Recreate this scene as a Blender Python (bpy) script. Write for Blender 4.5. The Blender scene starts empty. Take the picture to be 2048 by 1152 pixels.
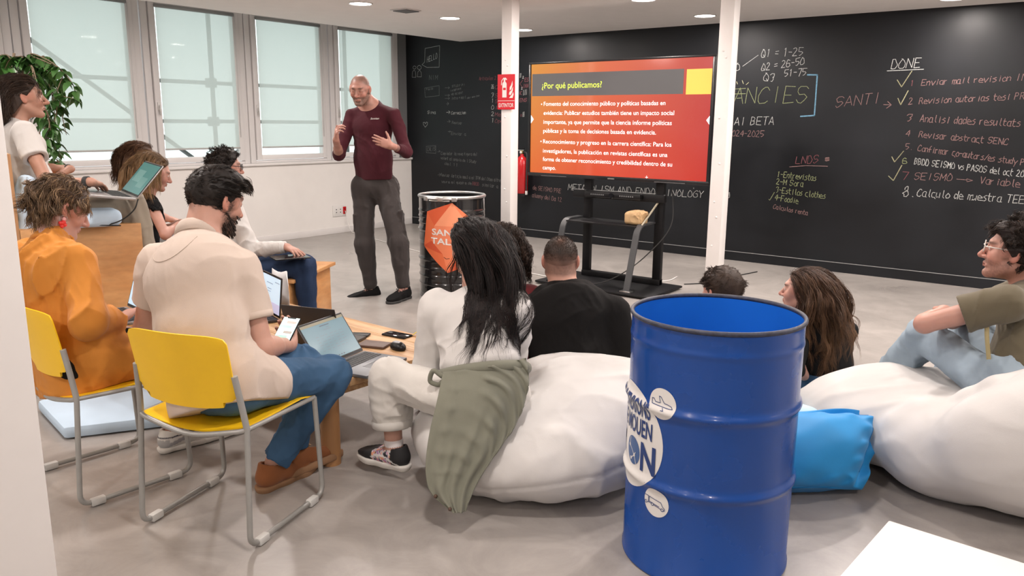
import bpy, bmesh, math, random
import numpy as np
from mathutils import Vector, Matrix
SC = bpy.context.scene
COL = SC.collection
# ---------------------------------------------------------------- camera, world, exposure
CAM_H = 1.5
F_PX, PITCH, YAW, ROLL = 1587.0, 0.205357, 0.651914, 0.008943
def camera():
    cy, sy = math.cos(YAW), math.sin(YAW)
    fwd = Vector((-sy*math.cos(PITCH), cy*math.cos(PITCH), -math.sin(PITCH)))
    right = Vector((cy, sy, 0)); up = right.cross(fwd)
    c, s = math.cos(ROLL), math.sin(ROLL)
    r2 = c*right + s*up; u2 = -s*right + c*up
    cd = bpy.data.cameras.new('camera'); co = bpy.data.objects.new('camera', cd); COL.objects.link(co)
    cd.sensor_width = 36; cd.lens = F_PX/2048*36; cd.clip_start = .05; cd.clip_end = 100
    co.matrix_world = Matrix(((r2.x, u2.x, -fwd.x, 0), (r2.y, u2.y, -fwd.y, 0), (r2.z, u2.z, -fwd.z, CAM_H), (0, 0, 0, 1)))
    SC.camera = co
camera()
w = bpy.data.worlds.new('world'); SC.world = w; w.use_nodes = True
bg = w.node_tree.nodes['Background']; bg.inputs[0].default_value = (.95, .985, 1, 1); bg.inputs[1].default_value = 1.75
SC.view_settings.view_transform = 'Standard'; SC.view_settings.look = 'None'
SC.view_settings.exposure = 0.27; SC.view_settings.gamma = 1; SC.view_settings.use_curve_mapping = False
SC.cycles.use_denoising = True
SC.cycles.max_bounces = 8; SC.cycles.diffuse_bounces = 4; SC.cycles.glossy_bounces = 4; SC.cycles.transparent_max_bounces = 12
SC.cycles.sample_clamp_indirect = 6; SC.cycles.caustics_reflective = False; SC.cycles.caustics_refractive = False
LAMP_W = 23.0            # watts of each ceiling downlight
LAMP_C = (1.0, .90, .84)
# daylight portals at the windows (guide the sampling of the sky)
WIN_X = -8.54
WIN = [(2.24, 3.17), (3.49, 4.43), (4.76, 5.70), (6.02, 6.96), (7.29, 8.24)]   # blind extents along the wall
BACK_Y, LEFT_X, CEIL_Z, SOFFIT_X = 8.564, -8.44, 2.582, -7.463
# ---------------------------------------------------------------- helpers
def link(o): COL.objects.link(o); return o
def setp(o, label=None, cat=None, group=None, kind=None):
    if label: o['label'] = label
    if cat: o['category'] = cat
    if group: o['group'] = group
    if kind: o['kind'] = kind
    return o
def empty(name, label, cat, loc=(0, 0, 0), rz=0, group=None):
    o = bpy.data.objects.new(name, None); link(o); o.location = loc; o.rotation_euler = (0, 0, rz); o.empty_display_size = .1
    return setp(o, label, cat, group)
def add(name, verts, faces, mat, parent=None, smooth=True, cols=None, mats=None, fm=None):
    """one mesh object; verts are in the parent's space"""
    me = bpy.data.meshes.new(name)
    me.from_pydata([tuple(map(float, v)) for v in verts], [], [tuple(map(int, f)) for f in faces])
    return fin(name, me, mat, parent, smooth, cols, mats, fm)
def fin(name, me, mat, parent=None, smooth=True, cols=None, mats=None, fm=None):
    for m in (mats or [mat]): me.materials.append(m)
    if smooth: me.polygons.foreach_set('use_smooth', [True]*len(me.polygons))
    if fm is not None: me.polygons.foreach_set('material_index', np.asarray(fm, np.int32))
    if cols is not None:
        a = me.color_attributes.new('col', 'FLOAT_COLOR', 'POINT')
        c = np.ones((len(me.vertices), 4), np.float32); c[:, :3] = cols; a.data.foreach_set('color', c.ravel())
    me.update()
    o = bpy.data.objects.new(name, me); link(o)
    if parent is not None: o.parent = parent
    return o
def from_bm(name, bm, mat, parent=None, smooth=False, angle=None):
    me = bpy.data.meshes.new(name); bmesh.ops.recalc_face_normals(bm, faces=bm.faces[:]); bm.to_mesh(me); bm.free()
    o = fin(name, me, mat, parent, smooth or angle is not None)
    if angle is not None: sharp(o, angle)
    return o
def sharp(o, angle=35):
    bm = bmesh.new(); bm.from_mesh(o.data); a = math.radians(angle)
    for e in bm.edges:
        if len(e.link_faces) == 2 and e.calc_face_angle(0) > a: e.smooth = False
    bm.to_mesh(o.data); bm.free()
def bx(bm, lo, hi, bev=0, seg=2, mtx=None):
    lo, hi = Vector(lo), Vector(hi); c = (lo+hi)/2; d = hi-lo
    r = bmesh.ops.create_cube(bm, size=1.0)
    vs = r['verts']
    for v in vs: v.co = Vector((v.co.x*d.x, v.co.y*d.y, v.co.z*d.z)) + c
    if bev > 0:
        es = list({e for v in vs for e in v.link_edges})
        r2 = bmesh.ops.bevel(bm, geom=es, offset=min(bev, min(d)/2.01), segments=seg, affect='EDGES', profile=.5)
        vs = list({v for f in r2['faces'] for v in f.verts} | {v for v in vs if v.is_valid})
    if mtx is not None:
        for v in vs: v.co = mtx @ v.co
    return vs
def box(name, lo, hi, mat, parent=None, bev=0.0, mtx=None):
    bm = bmesh.new(); bx(bm, lo, hi, bev, mtx=mtx); return from_bm(name, bm, mat, parent, angle=40 if bev else None)
def tube_data(path, rad, n=10, cap=True):
    """swept tube along a polyline; rad scalar or list"""
    P = np.asarray(path, float); m = len(P); rad = np.full(m, rad) if np.isscalar(rad) else np.asarray(rad, float)
    T = np.gradient(P, axis=0); T /= np.linalg.norm(T, axis=1)[:, None]+1e-12
    ref = np.array([0, 0, 1.]) if abs(T[0][2]) < .9 else np.array([1., 0, 0])
    N = np.cross(T[0], ref); N /= np.linalg.norm(N)
    V = []; a = np.linspace(0, 2*np.pi, n, endpoint=False)
    for i in range(m):
        N = N - T[i]*(N@T[i]); N /= np.linalg.norm(N)+1e-12; B = np.cross(T[i], N)
        V.append(P[i] + rad[i]*(np.cos(a)[:, None]*N + np.sin(a)[:, None]*B))
    V = np.concatenate(V); Fc = []
    for i in range(m-1):
        for j in range(n):
            Fc.append((i*n+j, i*n+(j+1) % n, (i+1)*n+(j+1) % n, (i+1)*n+j))
    if cap: Fc.append(tuple(range(n))[::-1]); Fc.append(tuple((m-1)*n+j for j in range(n)))
    return V, Fc
def merge(parts):
    V = []; Fc = []; k = 0
    for v, f in parts:
        V.append(np.asarray(v, float)); Fc += [tuple(i+k for i in q) for q in f]; k += len(v)
    return np.concatenate(V), Fc
def tube(name, path, rad, mat, parent=None, n=10, cap=True):
    v, f = tube_data(path, rad, n, cap); o = add(name, v, f, mat, parent); sharp(o, 60); return o
def fillet(path, r, seg=6):
    """round the corners of a polyline"""
    P = [np.asarray(p, float) for p in path]; out = [P[0]]
    for i in range(1, len(P)-1):
        a, b, c = P[i-1], P[i], P[i+1]; u = a-b; v = c-b; lu, lv = np.linalg.norm(u), np.linalg.norm(v)
        k = min(r, lu*.48, lv*.48); s = b+u/lu*k; e = b+v/lv*k
        for t in np.linspace(0, 1, seg+1): out.append((1-t)**2*s + 2*t*(1-t)*b + t*t*e)
    out.append(P[-1]); return out
def spline(pts, n=40):
    """Catmull-Rom through points"""
    P = np.asarray(pts, float); P = np.vstack([2*P[0]-P[1], P, 2*P[-1]-P[-2]]); m = len(P)-3; out = []
    for t in np.linspace(0, m, n):
        i = min(int(t), m-1); u = t-i; a, b, c, d = P[i:i+4]
        out.append(.5*((2*b)+(-a+c)*u+(2*a-5*b+4*c-d)*u*u+(-a+3*b-3*c+d)*u**3))
    return np.array(out)
def lathe_data(prof, n=64, closed=False):
    a = np.linspace(0, 2*np.pi, n, endpoint=False); V = []; Fc = []
    for r, z in prof: V += [(r*math.cos(t), r*math.sin(t), z) for t in a]
    m = len(prof)
    for i in range(m-1 if not closed else m):
        i2 = (i+1) % m
        for j in range(n): Fc.append((i*n+j, i*n+(j+1) % n, i2*n+(j+1) % n, i2*n+j))
    return V, Fc
def lathe(name, prof, mat, parent=None, n=64, closed=False, ang=40):
    v, f = lathe_data(prof, n, closed); o = add(name, v, f, mat, parent); sharp(o, ang); return o
def prism(name, pts, z0, z1, mat, parent=None, bev=0, mtx=None):
    bm = bmesh.new(); vs = [bm.verts.new((x, y, z0)) for x, y in pts]; f = bm.faces.new(vs)
    r = bmesh.ops.extrude_face_region(bm, geom=[f]); top = [g for g in r['geom'] if isinstance(g, bmesh.types.BMVert)]
    for v in top: v.co.z = z1
    if bev: bmesh.ops.bevel(bm, geom=[e for e in bm.edges], offset=bev, segments=2, affect='EDGES', profile=.5)
    if mtx is not None: bm.transform(mtx)
    return from_bm(name, bm, mat, parent, angle=40 if bev else None)
# ---------------------------------------------------------------- materials
def M(name, col, rough=.6, metal=0, var=0, vscale=6, bump=0, bscale=150, attr=False, emit=0, coat=0, sheen=0, sss=0, spec=.5, stretch=(1, 1, 1), det=4, rvar=0):
    m = bpy.data.materials.new(name); m.use_nodes = True; nt = m.node_tree; N = nt.nodes; L = nt.links
    b = N['Principled BSDF']; b.inputs['Roughness'].default_value = rough; b.inputs['Metallic'].default_value = metal
    b.inputs['Base Color'].default_value = (*col, 1); b.inputs['Specular IOR Level'].default_value = spec
    if coat: b.inputs['Coat Weight'].default_value = coat; b.inputs['Coat Roughness'].default_value = .08
    if sheen: b.inputs['Sheen Weight'].default_value = sheen
    if sss:
        b.inputs['Subsurface Weight'].default_value = sss; b.inputs['Subsurface Radius'].default_value = (.012, .005, .003); b.inputs['Subsurface Scale'].default_value = 1
    tc = N.new('ShaderNodeTexCoord'); mp = N.new('ShaderNodeMapping'); L.new(tc.outputs['Object'], mp.inputs[0]); mp.inputs['Scale'].default_value = stretch
    src = None
    if attr:
        a = N.new('ShaderNodeAttribute'); a.attribute_name = 'col'; src = a.outputs['Color']
    if var:
        n = N.new('ShaderNodeTexNoise'); n.inputs['Scale'].default_value = vscale; n.inputs['Detail'].default_value = det; L.new(mp.outputs[0], n.inputs['Vector'])
        mr = N.new('ShaderNodeMapRange'); mr.inputs[1].default_value = .25; mr.inputs[2].default_value = .75; mr.inputs[3].default_value = 1-var; mr.inputs[4].default_value = 1+var; L.new(n.outputs[0], mr.inputs[0])
        mx = N.new('ShaderNodeMix'); mx.data_type = 'RGBA'; mx.blend_type = 'MULTIPLY'; mx.inputs[0].default_value = 1
        mx.inputs[6].default_value = (*col, 1)
        if src is not None: L.new(src, mx.inputs[6])
        L.new(mr.outputs[0], mx.inputs[7]); src = mx.outputs[2]
        if rvar:
            m2 = N.new('ShaderNodeMapRange'); m2.inputs[1].default_value = .3; m2.inputs[2].default_value = .7; m2.inputs[3].default_value = rough-rvar; m2.inputs[4].default_value = rough+rvar
            L.new(n.outputs[0], m2.inputs[0]); L.new(m2.outputs[0], b.inputs['Roughness'])
    if src is not None: L.new(src, b.inputs['Base Color'])
    if bump:
        n = N.new('ShaderNodeTexNoise'); n.inputs['Scale'].default_value = bscale; n.inputs['Detail'].default_value = 3; L.new(mp.outputs[0], n.inputs['Vector'])
        bp = N.new('ShaderNodeBump'); bp.inputs['Strength'].default_value = bump; bp.inputs['Distance'].default_value = .004; L.new(n.outputs[0], bp.inputs['Height']); L.new(bp.outputs[0], b.inputs['Normal'])
    if emit:
        b.inputs['Emission Color'].default_value = (*col, 1); b.inputs['Emission Strength'].default_value = emit
        if src is not None: L.new(src, b.inputs['Emission Color'])
    return m
def wood(name, c1, c2, scale=3, rough=.5, stretch=(1, 1, 8), bump=.05, coat=0):
    m = bpy.data.materials.new(name); m.use_nodes = True; nt = m.node_tree; N = nt.nodes; L = nt.links; b = N['Principled BSDF']
    tc = N.new('ShaderNodeTexCoord'); mp = N.new('ShaderNodeMapping'); L.new(tc.outputs['Object'], mp.inputs[0]); mp.inputs['Scale'].default_value = stretch
    n = N.new('ShaderNodeTexNoise'); n.inputs['Scale'].default_value = scale; n.inputs['Detail'].default_value = 2; n.inputs['Distortion'].default_value = .6; L.new(mp.outputs[0], n.inputs['Vector'])
    mt = N.new('ShaderNodeMath'); mt.operation = 'MULTIPLY'; mt.inputs[1].default_value = 9; L.new(n.outputs[0], mt.inputs[0])
    fr = N.new('ShaderNodeMath'); fr.operation = 'PINGPONG'; fr.inputs[1].default_value = 1; L.new(mt.outputs[0], fr.inputs[0])
    cr = N.new('ShaderNodeValToRGB'); cr.color_ramp.elements[0].color = (*c1, 1); cr.color_ramp.elements[1].color = (*c2, 1); L.new(fr.outputs[0], cr.inputs[0])
    n2 = N.new('ShaderNodeTexNoise'); n2.inputs['Scale'].default_value = scale*14; n2.inputs['Detail'].default_value = 3; L.new(mp.outputs[0], n2.inputs['Vector'])
    mx = N.new('ShaderNodeMix'); mx.data_type = 'RGBA'; mx.blend_type = 'MULTIPLY'; mx.inputs[0].default_value = .35; L.new(cr.outputs[0], mx.inputs[6]); L.new(n2.outputs[0], mx.inputs[7])
    L.new(mx.outputs[2], b.inputs['Base Color']); b.inputs['Roughness'].default_value = rough
    if coat: b.inputs['Coat Weight'].default_value = coat
    bp = N.new('ShaderNodeBump'); bp.inputs['Strength'].default_value = bump; bp.inputs['Distance'].default_value = .003; L.new(fr.outputs[0], bp.inputs['Height']); L.new(bp.outputs[0], b.inputs['Normal'])
    return m
MT = {}
MT['white_wall'] = M('white_wall', (.76, .735, .71), .75, var=.02, bump=.05, bscale=90)
MT['ceiling'] = M('ceiling_paint', (.92, .89, .87), .8, var=.02)
MT['white_paint'] = M('white_paint', (.73, .705, .69), .45, var=.02, vscale=9, bump=.06, bscale=40)
MT['frame'] = M('window_frame_white', (.70, .68, .675), .4)
MT['grey_dark'] = M('dark_grey_profile', (.16, .165, .17), .5)
MT['black_metal'] = M('black_metal', (.007, .007, .008), .5, spec=.25)
MT['black_plastic'] = M('black_plastic', (.008, .008, .009), .4, spec=.3)
MT['chrome'] = M('steel', (.6, .6, .6), .28, metal=1)
MT['grey_steel'] = M('grey_painted_steel', (.36, .36, .345), .38, metal=.35, var=.05, vscale=20)
MT['chalk'] = M('white_chalk', (.42, .43, .42), .9, var=.5, vscale=130, det=5)
MT['chalk_dim'] = M('faded_chalk', (.13, .135, .135), .9, var=.5, vscale=130)
MT['chalk_red'] = M('red_chalk', (.20, .07, .08), .9, var=.45, vscale=130)
MT['chalk_yellow'] = M('yellow_chalk', (.42, .41, .25), .9, var=.5, vscale=130)
MT['chalk_green'] = M('green_chalk', (.24, .27, .14), .9, var=.5, vscale=130)
MT['chalk_blue'] = M('blue_chalk', (.13, .28, .40), .9, var=.35, vscale=90)
MT['chalk_pink'] = M('pink_chalk', (.24, .145, .14), .9, var=.5, vscale=130)
def floor_mat():
    m = M('polished_concrete', (.33, .305, .285), .34, var=.16, vscale=.9, bump=.02, bscale=60, det=8, rvar=.07, spec=.5)
    nt = m.node_tree; N = nt.nodes; L = nt.links; b = N['Principled BSDF']; prev = b.inputs['Base Color'].links[0].from_socket
    n = N.new('ShaderNodeTexNoise'); n.inputs['Scale'].default_value = 3.2; n.inputs['Detail'].default_value = 10; n.inputs['Roughness'].default_value = .7; n.inputs['Distortion'].default_value = 1.2
    tc = N.new('ShaderNodeTexCoord'); L.new(tc.outputs['Object'], n.inputs['Vector'])
    cr = N.new('ShaderNodeValToRGB'); e = cr.color_ramp.elements; e[0].position = .3; e[0].color = (.80, .80, .80, 1); e[1].position = .68; e[1].color = (1.1, 1.1, 1.1, 1); L.new(n.outputs[0], cr.inputs[0])
    mx = N.new('ShaderNodeMix'); mx.data_type = 'RGBA'; mx.blend_type = 'MULTIPLY'; mx.inputs[0].default_value = 1; L.new(prev, mx.inputs[6]); L.new(cr.outputs[0], mx.inputs[7]); L.new(mx.outputs[2], b.inputs['Base Color'])
    return m
MT['floor'] = floor_mat()
MT['chalkboard'] = M('chalkboard_paint', (.0082, .0094, .0118), .46, var=.35, vscale=1.6, det=6, spec=.3, bump=.03, bscale=45, rvar=.08)
def glass_mat():
    m = bpy.data.materials.new('window_glass'); m.use_nodes = True; nt = m.node_tree; N = nt.nodes; L = nt.links; N.remove(N['Principled BSDF'])
    t = N.new('ShaderNodeBsdfTransparent'); t.inputs[0].default_value = (.93, .98, .97, 1); g = N.new('ShaderNodeBsdfGlossy'); g.inputs['Roughness'].default_value = .02
    x = N.new('ShaderNodeMixShader'); x.inputs[0].default_value = .06; L.new(t.outputs[0], x.inputs[1]); L.new(g.outputs[0], x.inputs[2]); L.new(x.outputs[0], N['Material Output'].inputs[0]); return m
MT['glass'] = glass_mat()
def blind_mat():
    m = bpy.data.materials.new('screen_fabric'); m.use_nodes = True; nt = m.node_tree; N = nt.nodes; L = nt.links; N.remove(N['Principled BSDF'])
    t = N.new('ShaderNodeBsdfTransparent'); t.inputs[0].default_value = (.95, .98, .955, 1)
    tl = N.new('ShaderNodeBsdfTranslucent'); tl.inputs[0].default_value = (.57, .60, .565, 1)
    d = N.new('ShaderNodeBsdfDiffuse'); d.inputs[0].default_value = (.50, .52, .50, 1)
    x = N.new('ShaderNodeMixShader'); x.inputs[0].default_value = .5; L.new(tl.outputs[0], x.inputs[1]); L.new(d.outputs[0], x.inputs[2])
    y = N.new('ShaderNodeMixShader'); y.inputs[0].default_value = .86; L.new(t.outputs[0], y.inputs[1]); L.new(x.outputs[0], y.inputs[2]); L.new(y.outputs[0], N['Material Output'].inputs[0]); return m
MT['blind'] = blind_mat()
# ---------------------------------------------------------------- writing: a single-stroke alphabet and chalk
GLY = {}
def _g():
    # columns 0-4, rows: baseline 2, x-height 6, capital height 8, descender 0; digits are xy pairs, blank = pen up
    t = """A 021828384241 0.  """
    D = {'A': '022842 1434', 'B': '0208283736250515 253534331202', 'C': '4738281705031232 3243', 'D': '0208283645443212 1202', 'E': '48080242 0535', 'F': '480802 0535', 'G': '473828170503123243452 2545', 'H': '0208 4842 0545', 'I': '2228', 'J': '3833221203', 'K': '0208 480542', 'L': '080242', 'M': '0208244842', 'N': '02084248', 'O': '2817050312324345371828', 'P': '020828373625 0525', 'Q': '2817050312324345371828 2442', 'R': '020828373625052542', 'S': '473818070615354433221203', 'T': '0848 2822', 'U': '08031232434348', 'V': '082248', 'W': '0812263248', 'X': '0248 0842', 'Y': '0825 482522', 'Z': '08480242',
         'a': '361605031232 3632 3242', 'b': '0802 0516364433120303', 'c': '36160503123241', 'd': '3832 3516050312233', 'e': '0444351605031242', 'f': '38281712 0535', 'g': '36160504133435 3631200', 'h': '0802 05263532', 'i': '2622 2727', 'j': '2621100 2727', 'k': '0802 360432', 'l': '282332', 'm': '0602 051625 22 2522 25364542', 'n': '0602 05263532', 'o': '26150412324435260', 'p': '0600 0516354433130', 'q': '36160504133435 3630', 'r': '0602 05263', 's': '3626150534332202', 't': '1813222232 0636', 'u': '06031223 3632', 'v': '062246', 'w': '0612243246', 'x': '0246 0642', 'y': '062346 2310', 'z': '06360232',
         '0': '2817050312324345371828', '1': '172822', '2': '07182837360242', '3': '07183836253422120 2535', '4': '38044 04443832', '5': '48080535443322120', '6': '371806031232433505', '7': '0848212', '8': '2817162504131232433525162 2536373828', '9': '3525160718384632', '-': '0535', '.': '2222', ',': '2221', ':': '2424 2222', '=': '0636 0434', '/': '0248', '!': '2824 2222', '(': '38151332', ')': '18353312', '>': '0545 364534', '+': '0545 2327', '¿': '2222', ' ': ''}
    for k, s in D.items():
        out = []
        for st in s.split():
            pts = [(int(st[i]), int(st[i+1])-2) for i in range(0, len(st)-1, 2)]
            if len(pts) == 1 or (len(pts) == 2 and pts[0] == pts[1]): pts = [pts[0], (pts[0][0]+.3, pts[0][1]-.3)]
            out.append(pts)
        GLY[k] = out
_g()
def strokes(text, rnd=None, slant=.12, adv=5.2, jit=.0):
    """unit strokes: cap height 1, baseline 0; returns (list of polylines, width)"""
    x = 0; out = []
    for ch in text:
        for st in GLY.get(ch, []):
            q = []
            for a, b in st:
                if rnd: a += rnd.uniform(-jit, jit); b += rnd.uniform(-jit, jit)
                q.append(((x+a+b*slant)/6, b/6))
            out.append(q)
        x += (adv if ch.isupper() or ch.isdigit() else adv*.82) if ch != ' ' else 3.6
    return out, max(x-1.2, .1)/6
def ribbon(poly, wd):
    """flat 2-D stroke with rounded joints: list of quads as verts, faces"""
    V = []; Fc = []
    P = [np.array(p, float) for p in poly]
    for a, b in zip(P[:-1], P[1:]):
        d = b-a; l = np.linalg.norm(d)
        if l < 1e-6: continue
        d /= l; n = np.array([-d[1], d[0]])*wd/2; e = d*wd*.4; k = len(V)
        V += [a-e*.4+n, a-e-n*0, a-e*.4-n, b+e*.4-n, b+e, b+e*.4+n]; Fc.append(tuple(range(k, k+6)))
    return V, Fc
# ---------------------------------------------------------------- the room
def structure(o, label=None): o['kind'] = 'structure'; return setp(o, label)
X1, Y0 = 5.0, -5.5
structure(box('floor', (-9.0, Y0-.3, -.12), (X1+.3, BACK_Y+.3, 0), MT['floor']), 'grey polished concrete floor')
structure(box('ceiling', (SOFFIT_X, Y0-.3, CEIL_Z), (X1+.3, BACK_Y+.3, CEIL_Z+.5), MT['ceiling']), 'white dropped ceiling with round downlights')
structure(box('ceiling', (-9.0, Y0-.3, CEIL_Z+.42), (SOFFIT_X, BACK_Y+.3, CEIL_Z+.5), MT['ceiling']), 'raised ceiling strip above the windows')
wb = structure(box('wall_back', (-8.9, BACK_Y, 0), (X1+.3, BACK_Y+.2, CEIL_Z+.5), MT['chalkboard']), 'black chalkboard wall covered with chalk notes')
structure(box('wall_right', (X1, Y0-.2, 0), (X1+.2, BACK_Y, CEIL_Z), MT['white_wall']))
structure(box('wall_front', (-8.9, Y0-.2, 0), (X1, Y0, CEIL_Z+.5), MT['white_wall']))
# left wall: parapet under the windows, piers between, lintel
bm = bmesh.new()
bx(bm, (-8.9, Y0, 0), (LEFT_X, BACK_Y, .955))
bx(bm, (-8.9, Y0, 2.78), (WIN_X-.02, BACK_Y, CEIL_Z+.42))
bx(bm, (-8.9, Y0, .955), (LEFT_X, 2.10, 2.78))
bx(bm, (-8.9, 8.40, .955), (WIN_X-.03, BACK_Y, 2.78))
structure(from_bm('wall_left', bm, MT['white_wall']), 'white window wall')
structure(box('trim_1', (WIN_X-.02, 2.10, .955), (LEFT_X+.035, BACK_Y-.002, .985), MT['white_paint'], bev=.006), 'white window sill')
structure(box('trim_2', (WIN_X-.025, 8.405, .985), (WIN_X+.03, BACK_Y-.001, 2.78), MT['grey_dark']), 'grey corner profile beside the last window')
structure(box('baseboard_left', (LEFT_X, Y0+.01, 0), (LEFT_X+.014, BACK_Y-.016, .085), MT['white_paint'], bev=.004), 'white skirting under the windows')
bm = bmesh.new(); bx(bm, (LEFT_X+.016, BACK_Y-.016, 0), (X1-.01, BACK_Y, .098), .003)
structure(from_bm('baseboard_back', bm, MT['chalkboard']), 'black skirting along the chalkboard wall')
structure(box('trim_3', (LEFT_X+.016, BACK_Y-.017, .098), (X1-.01, BACK_Y, .1015), M('skirting_top_edge', (.30, .30, .30), .5)), 'pale top edge of the black skirting')
# windows
for i, (a, b) in enumerate(WIN):
    x = WIN_X
    W = empty('window_%d' % (i+1), None, None, (x, (a+b)/2, .985)); W['kind'] = 'structure'
    ya, yb = a-.155-(a+b)/2, b+.155-(a+b)/2
    z0, z1 = 0, 1.795
    def fr(name, y0, y1, zz0, zz1, x0, x1, mat=MT['frame'], bev=.004): return box(name, (x0, y0, zz0), (x1, y1, zz1), mat, W, bev)
    bm = bmesh.new()           # fixed frame
    bx(bm, (-.04, ya, z0), (.03, ya+.075, z1), .004); bx(bm, (-.04, yb-.075, z0), (.03, yb, z1), .004)
    bx(bm, (-.04, ya+.075, z0), (.03, yb-.075, .03), .004); bx(bm, (-.04, ya+.075, z1-.03), (.03, yb-.075, z1), .004)
    from_bm('frame', bm, MT['frame'], W, angle=40)
    sa, sb = ya+.082, yb-.082
    bm = bmesh.new()           # sash
    bx(bm, (-.03, sa, .036), (.05, sa+.07, z1-.034), .006); bx(bm, (-.03, sb-.07, .036), (.05, sb, z1-.034), .006)
    bx(bm, (-.03, sa+.07, .036), (.05, sb-.07, .098), .006); bx(bm, (-.03, sa+.07, z1-.09), (.05, sb-.07, z1-.034), .006)
    from_bm('sash', bm, MT['frame'], W, angle=40)
    box('glass', (-.006, sa+.068, .096), (.002, sb-.068, z1-.088), MT['glass'], W)
    bm = bmesh.new(); bx(bm, (.05, sa+.022, .60), (.058, sa+.05, .70), .003); bx(bm, (.058, sa+.029, .57), (.085, sa+.043, .585+.03), .004); bx(bm, (.072, sa+.028, .56), (.086, sa+.044, .67), .005)
    from_bm('handle', bm, M('window_handle_%d' % i, (.62, .61, .60), .35), W, angle=40)
    bl = empty('roller_blind', 'roller blind of pale grey-green screen fabric, %s' % ['in the window at the left edge', 'behind the leafy plant', 'crossed by the upright pole outside', 'with only level bars behind it', 'behind the standing man'][i], 'blind', (x+.055, (a+b)/2, 2.70), 0, 'roller blinds in the windows')
    h = (b-a)/2
    add('fabric', [(.0015, -h, -1.52), (.0015, h, -1.52), (.0015, h, -.012), (.0015, -h, -.012)], [(0, 1, 2, 3)], MT['blind'], bl, False)
    v, f = tube_data([(.006, -h-.01, 0), (.006, h+.01, 0)], .02, 14); add('roller', v, f, M('roller_grey_%d' % i, (.30, .31, .31), .5), bl)
    box('bottom_bar', (-.004, -h-.004, -1.535), (.010, h+.004, -1.515), M('bar_grey_%d' % i, (.42, .42, .41), .4), bl, .003)
    v, f = tube_data([(.012, h+.02, 0), (.013, h+.022, -.7), (.012, h+.02, -1.4)], .0022, 6); v2, f2 = tube_data([(.0, h+.03, 0), (.0, h+.032, -.7), (.002, h+.021, -1.4)], .0022, 6)
    v, f = merge([(v, f), (v2, f2)]); add('cord', v, f, MT['frame'], bl)
# scaffolding seen as shadows through the blinds
sc = empty('scaffolding', 'steel tube scaffolding outside, seen as shadows through the blinds', 'scaffolding', (-9.6, 5, 0))
gm = M('galvanised_tube', (.09, .09, .09), .6)
for z in (1.482, 1.972): tube('rail', [(0, -6, z), (0, 3.45, z)], .026, gm, sc)
for y in (-2.05, 1.055, 3.3): tube('upright', [(.06, y, -1), (.06, y, 3.6)], .028, gm, sc)
tube('brace', [(-.06, -1.75, 2.86), (-.06, .9, .93)], .026, gm, sc)
for z in (1.482, 1.972):
    for y in (-2.05, 1.055): box('coupler', (-.03, y-.05, z-.06), (.1, y+.05, z+.06), gm, sc, .01)
# columns: painted steel, 11 cm
def column(name, x, y, s, label, z1=CEIL_Z, riv=True):
    c = empty(name, label, None, (x, y, 0)); c['kind'] = 'structure'
    bm = bmesh.new(); bx(bm, (-s/2, -s/2, 0), (s/2, s/2, z1), .004); from_bm('shaft', bm, MT['white_paint'], c, angle=40)
    if riv:
        for k, z in enumerate((.25, .36, .55, .78, .9, 1.2, 1.55, 2.0, 2.05)):
            vs = []
            bm = bmesh.new(); bmesh.ops.create_uvsphere(bm, u_segments=8, v_segments=6, radius=.009)
            bm.transform(Matrix.Translation((.012*(1 if k % 2 else -1), -s/2, z)) @ Matrix.Scale(.5, 4, (0, 1, 0))); from_bm('rivet', bm, MT['white_paint'], c, True)
        return c
column('column', -4.515, 5.86, .112, 'white steel column with red fire extinguisher sign', riv=True)
column('column', -2.535, 6.02, .112, 'white steel column in front of the right edge of the display')
c3 = column('column', -2.16, .60, .30, 'white pillar at the left edge in the foreground', riv=False)
# ceiling downlights, a regular grid; those behind the camera light the room too
dl = M('downlight_diffuser', (1, .96, .92), .5, emit=14)
names = {(0, 1): 'leftmost ceiling downlight, above the second window', (0, 2): 'ceiling downlight above the black drum corner', (0, 3): 'small ceiling downlight just right of the column with the sign', (1, 2): 'ceiling downlight cut by the top picture edge above the display', (1, 3): 'ceiling downlight beside the second white column', (2, 3): 'ceiling downlight at the top right above the chalk list'}
for ix, x in enumerate((-5.88, -3.585, -1.36, .9, 3.2)):
    for iy, y in enumerate((4.1, 5.33, 6.58, 7.88, -3.6, -1.0, 1.55)):
        if iy in (4, 5, 6) and ix == 4: continue
        d = empty('ceiling_light', names.get((ix, iy), 'round ceiling downlight further along the grid, outside the picture'), 'ceiling light', (x, y if (ix, iy) != (2, 3) else 8.0, CEIL_Z), 0, 'round ceiling downlights')
        lathe('trim_ring', [(.098, -.004), (.106, -.010), (.114, -.006), (.116, 0), (.098, 0)], MT['white_paint'], d, 32)
        v, f = lathe_data([(.0005, -.006), (.098, -.006), (.098, -.001), (.0005, -.001)], 32); add('diffuser', v, f, dl, d)
        ld = bpy.data.lights.new('downlight', 'AREA'); ld.shape = 'DISK'; ld.size = .19; ld.energy = LAMP_W; ld.color = LAMP_C
        lo = bpy.data.objects.new('lamp', ld); link(lo); lo.parent = d; lo.location = (0, 0, -.012)
# daylight portals
for i, (a, b) in enumerate(WIN):
    ld = bpy.data.lights.new('portal', 'AREA'); ld.shape = 'RECTANGLE'; ld.size = b-a+.1; ld.size_y = 1.75; ld.cycles.is_portal = True
    lo = bpy.data.objects.new('window_portal', ld); link(lo); lo.location = (WIN_X-.08, (a+b)/2, 1.88); lo.rotation_euler = (math.pi/2, 0, -math.pi/2)
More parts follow.
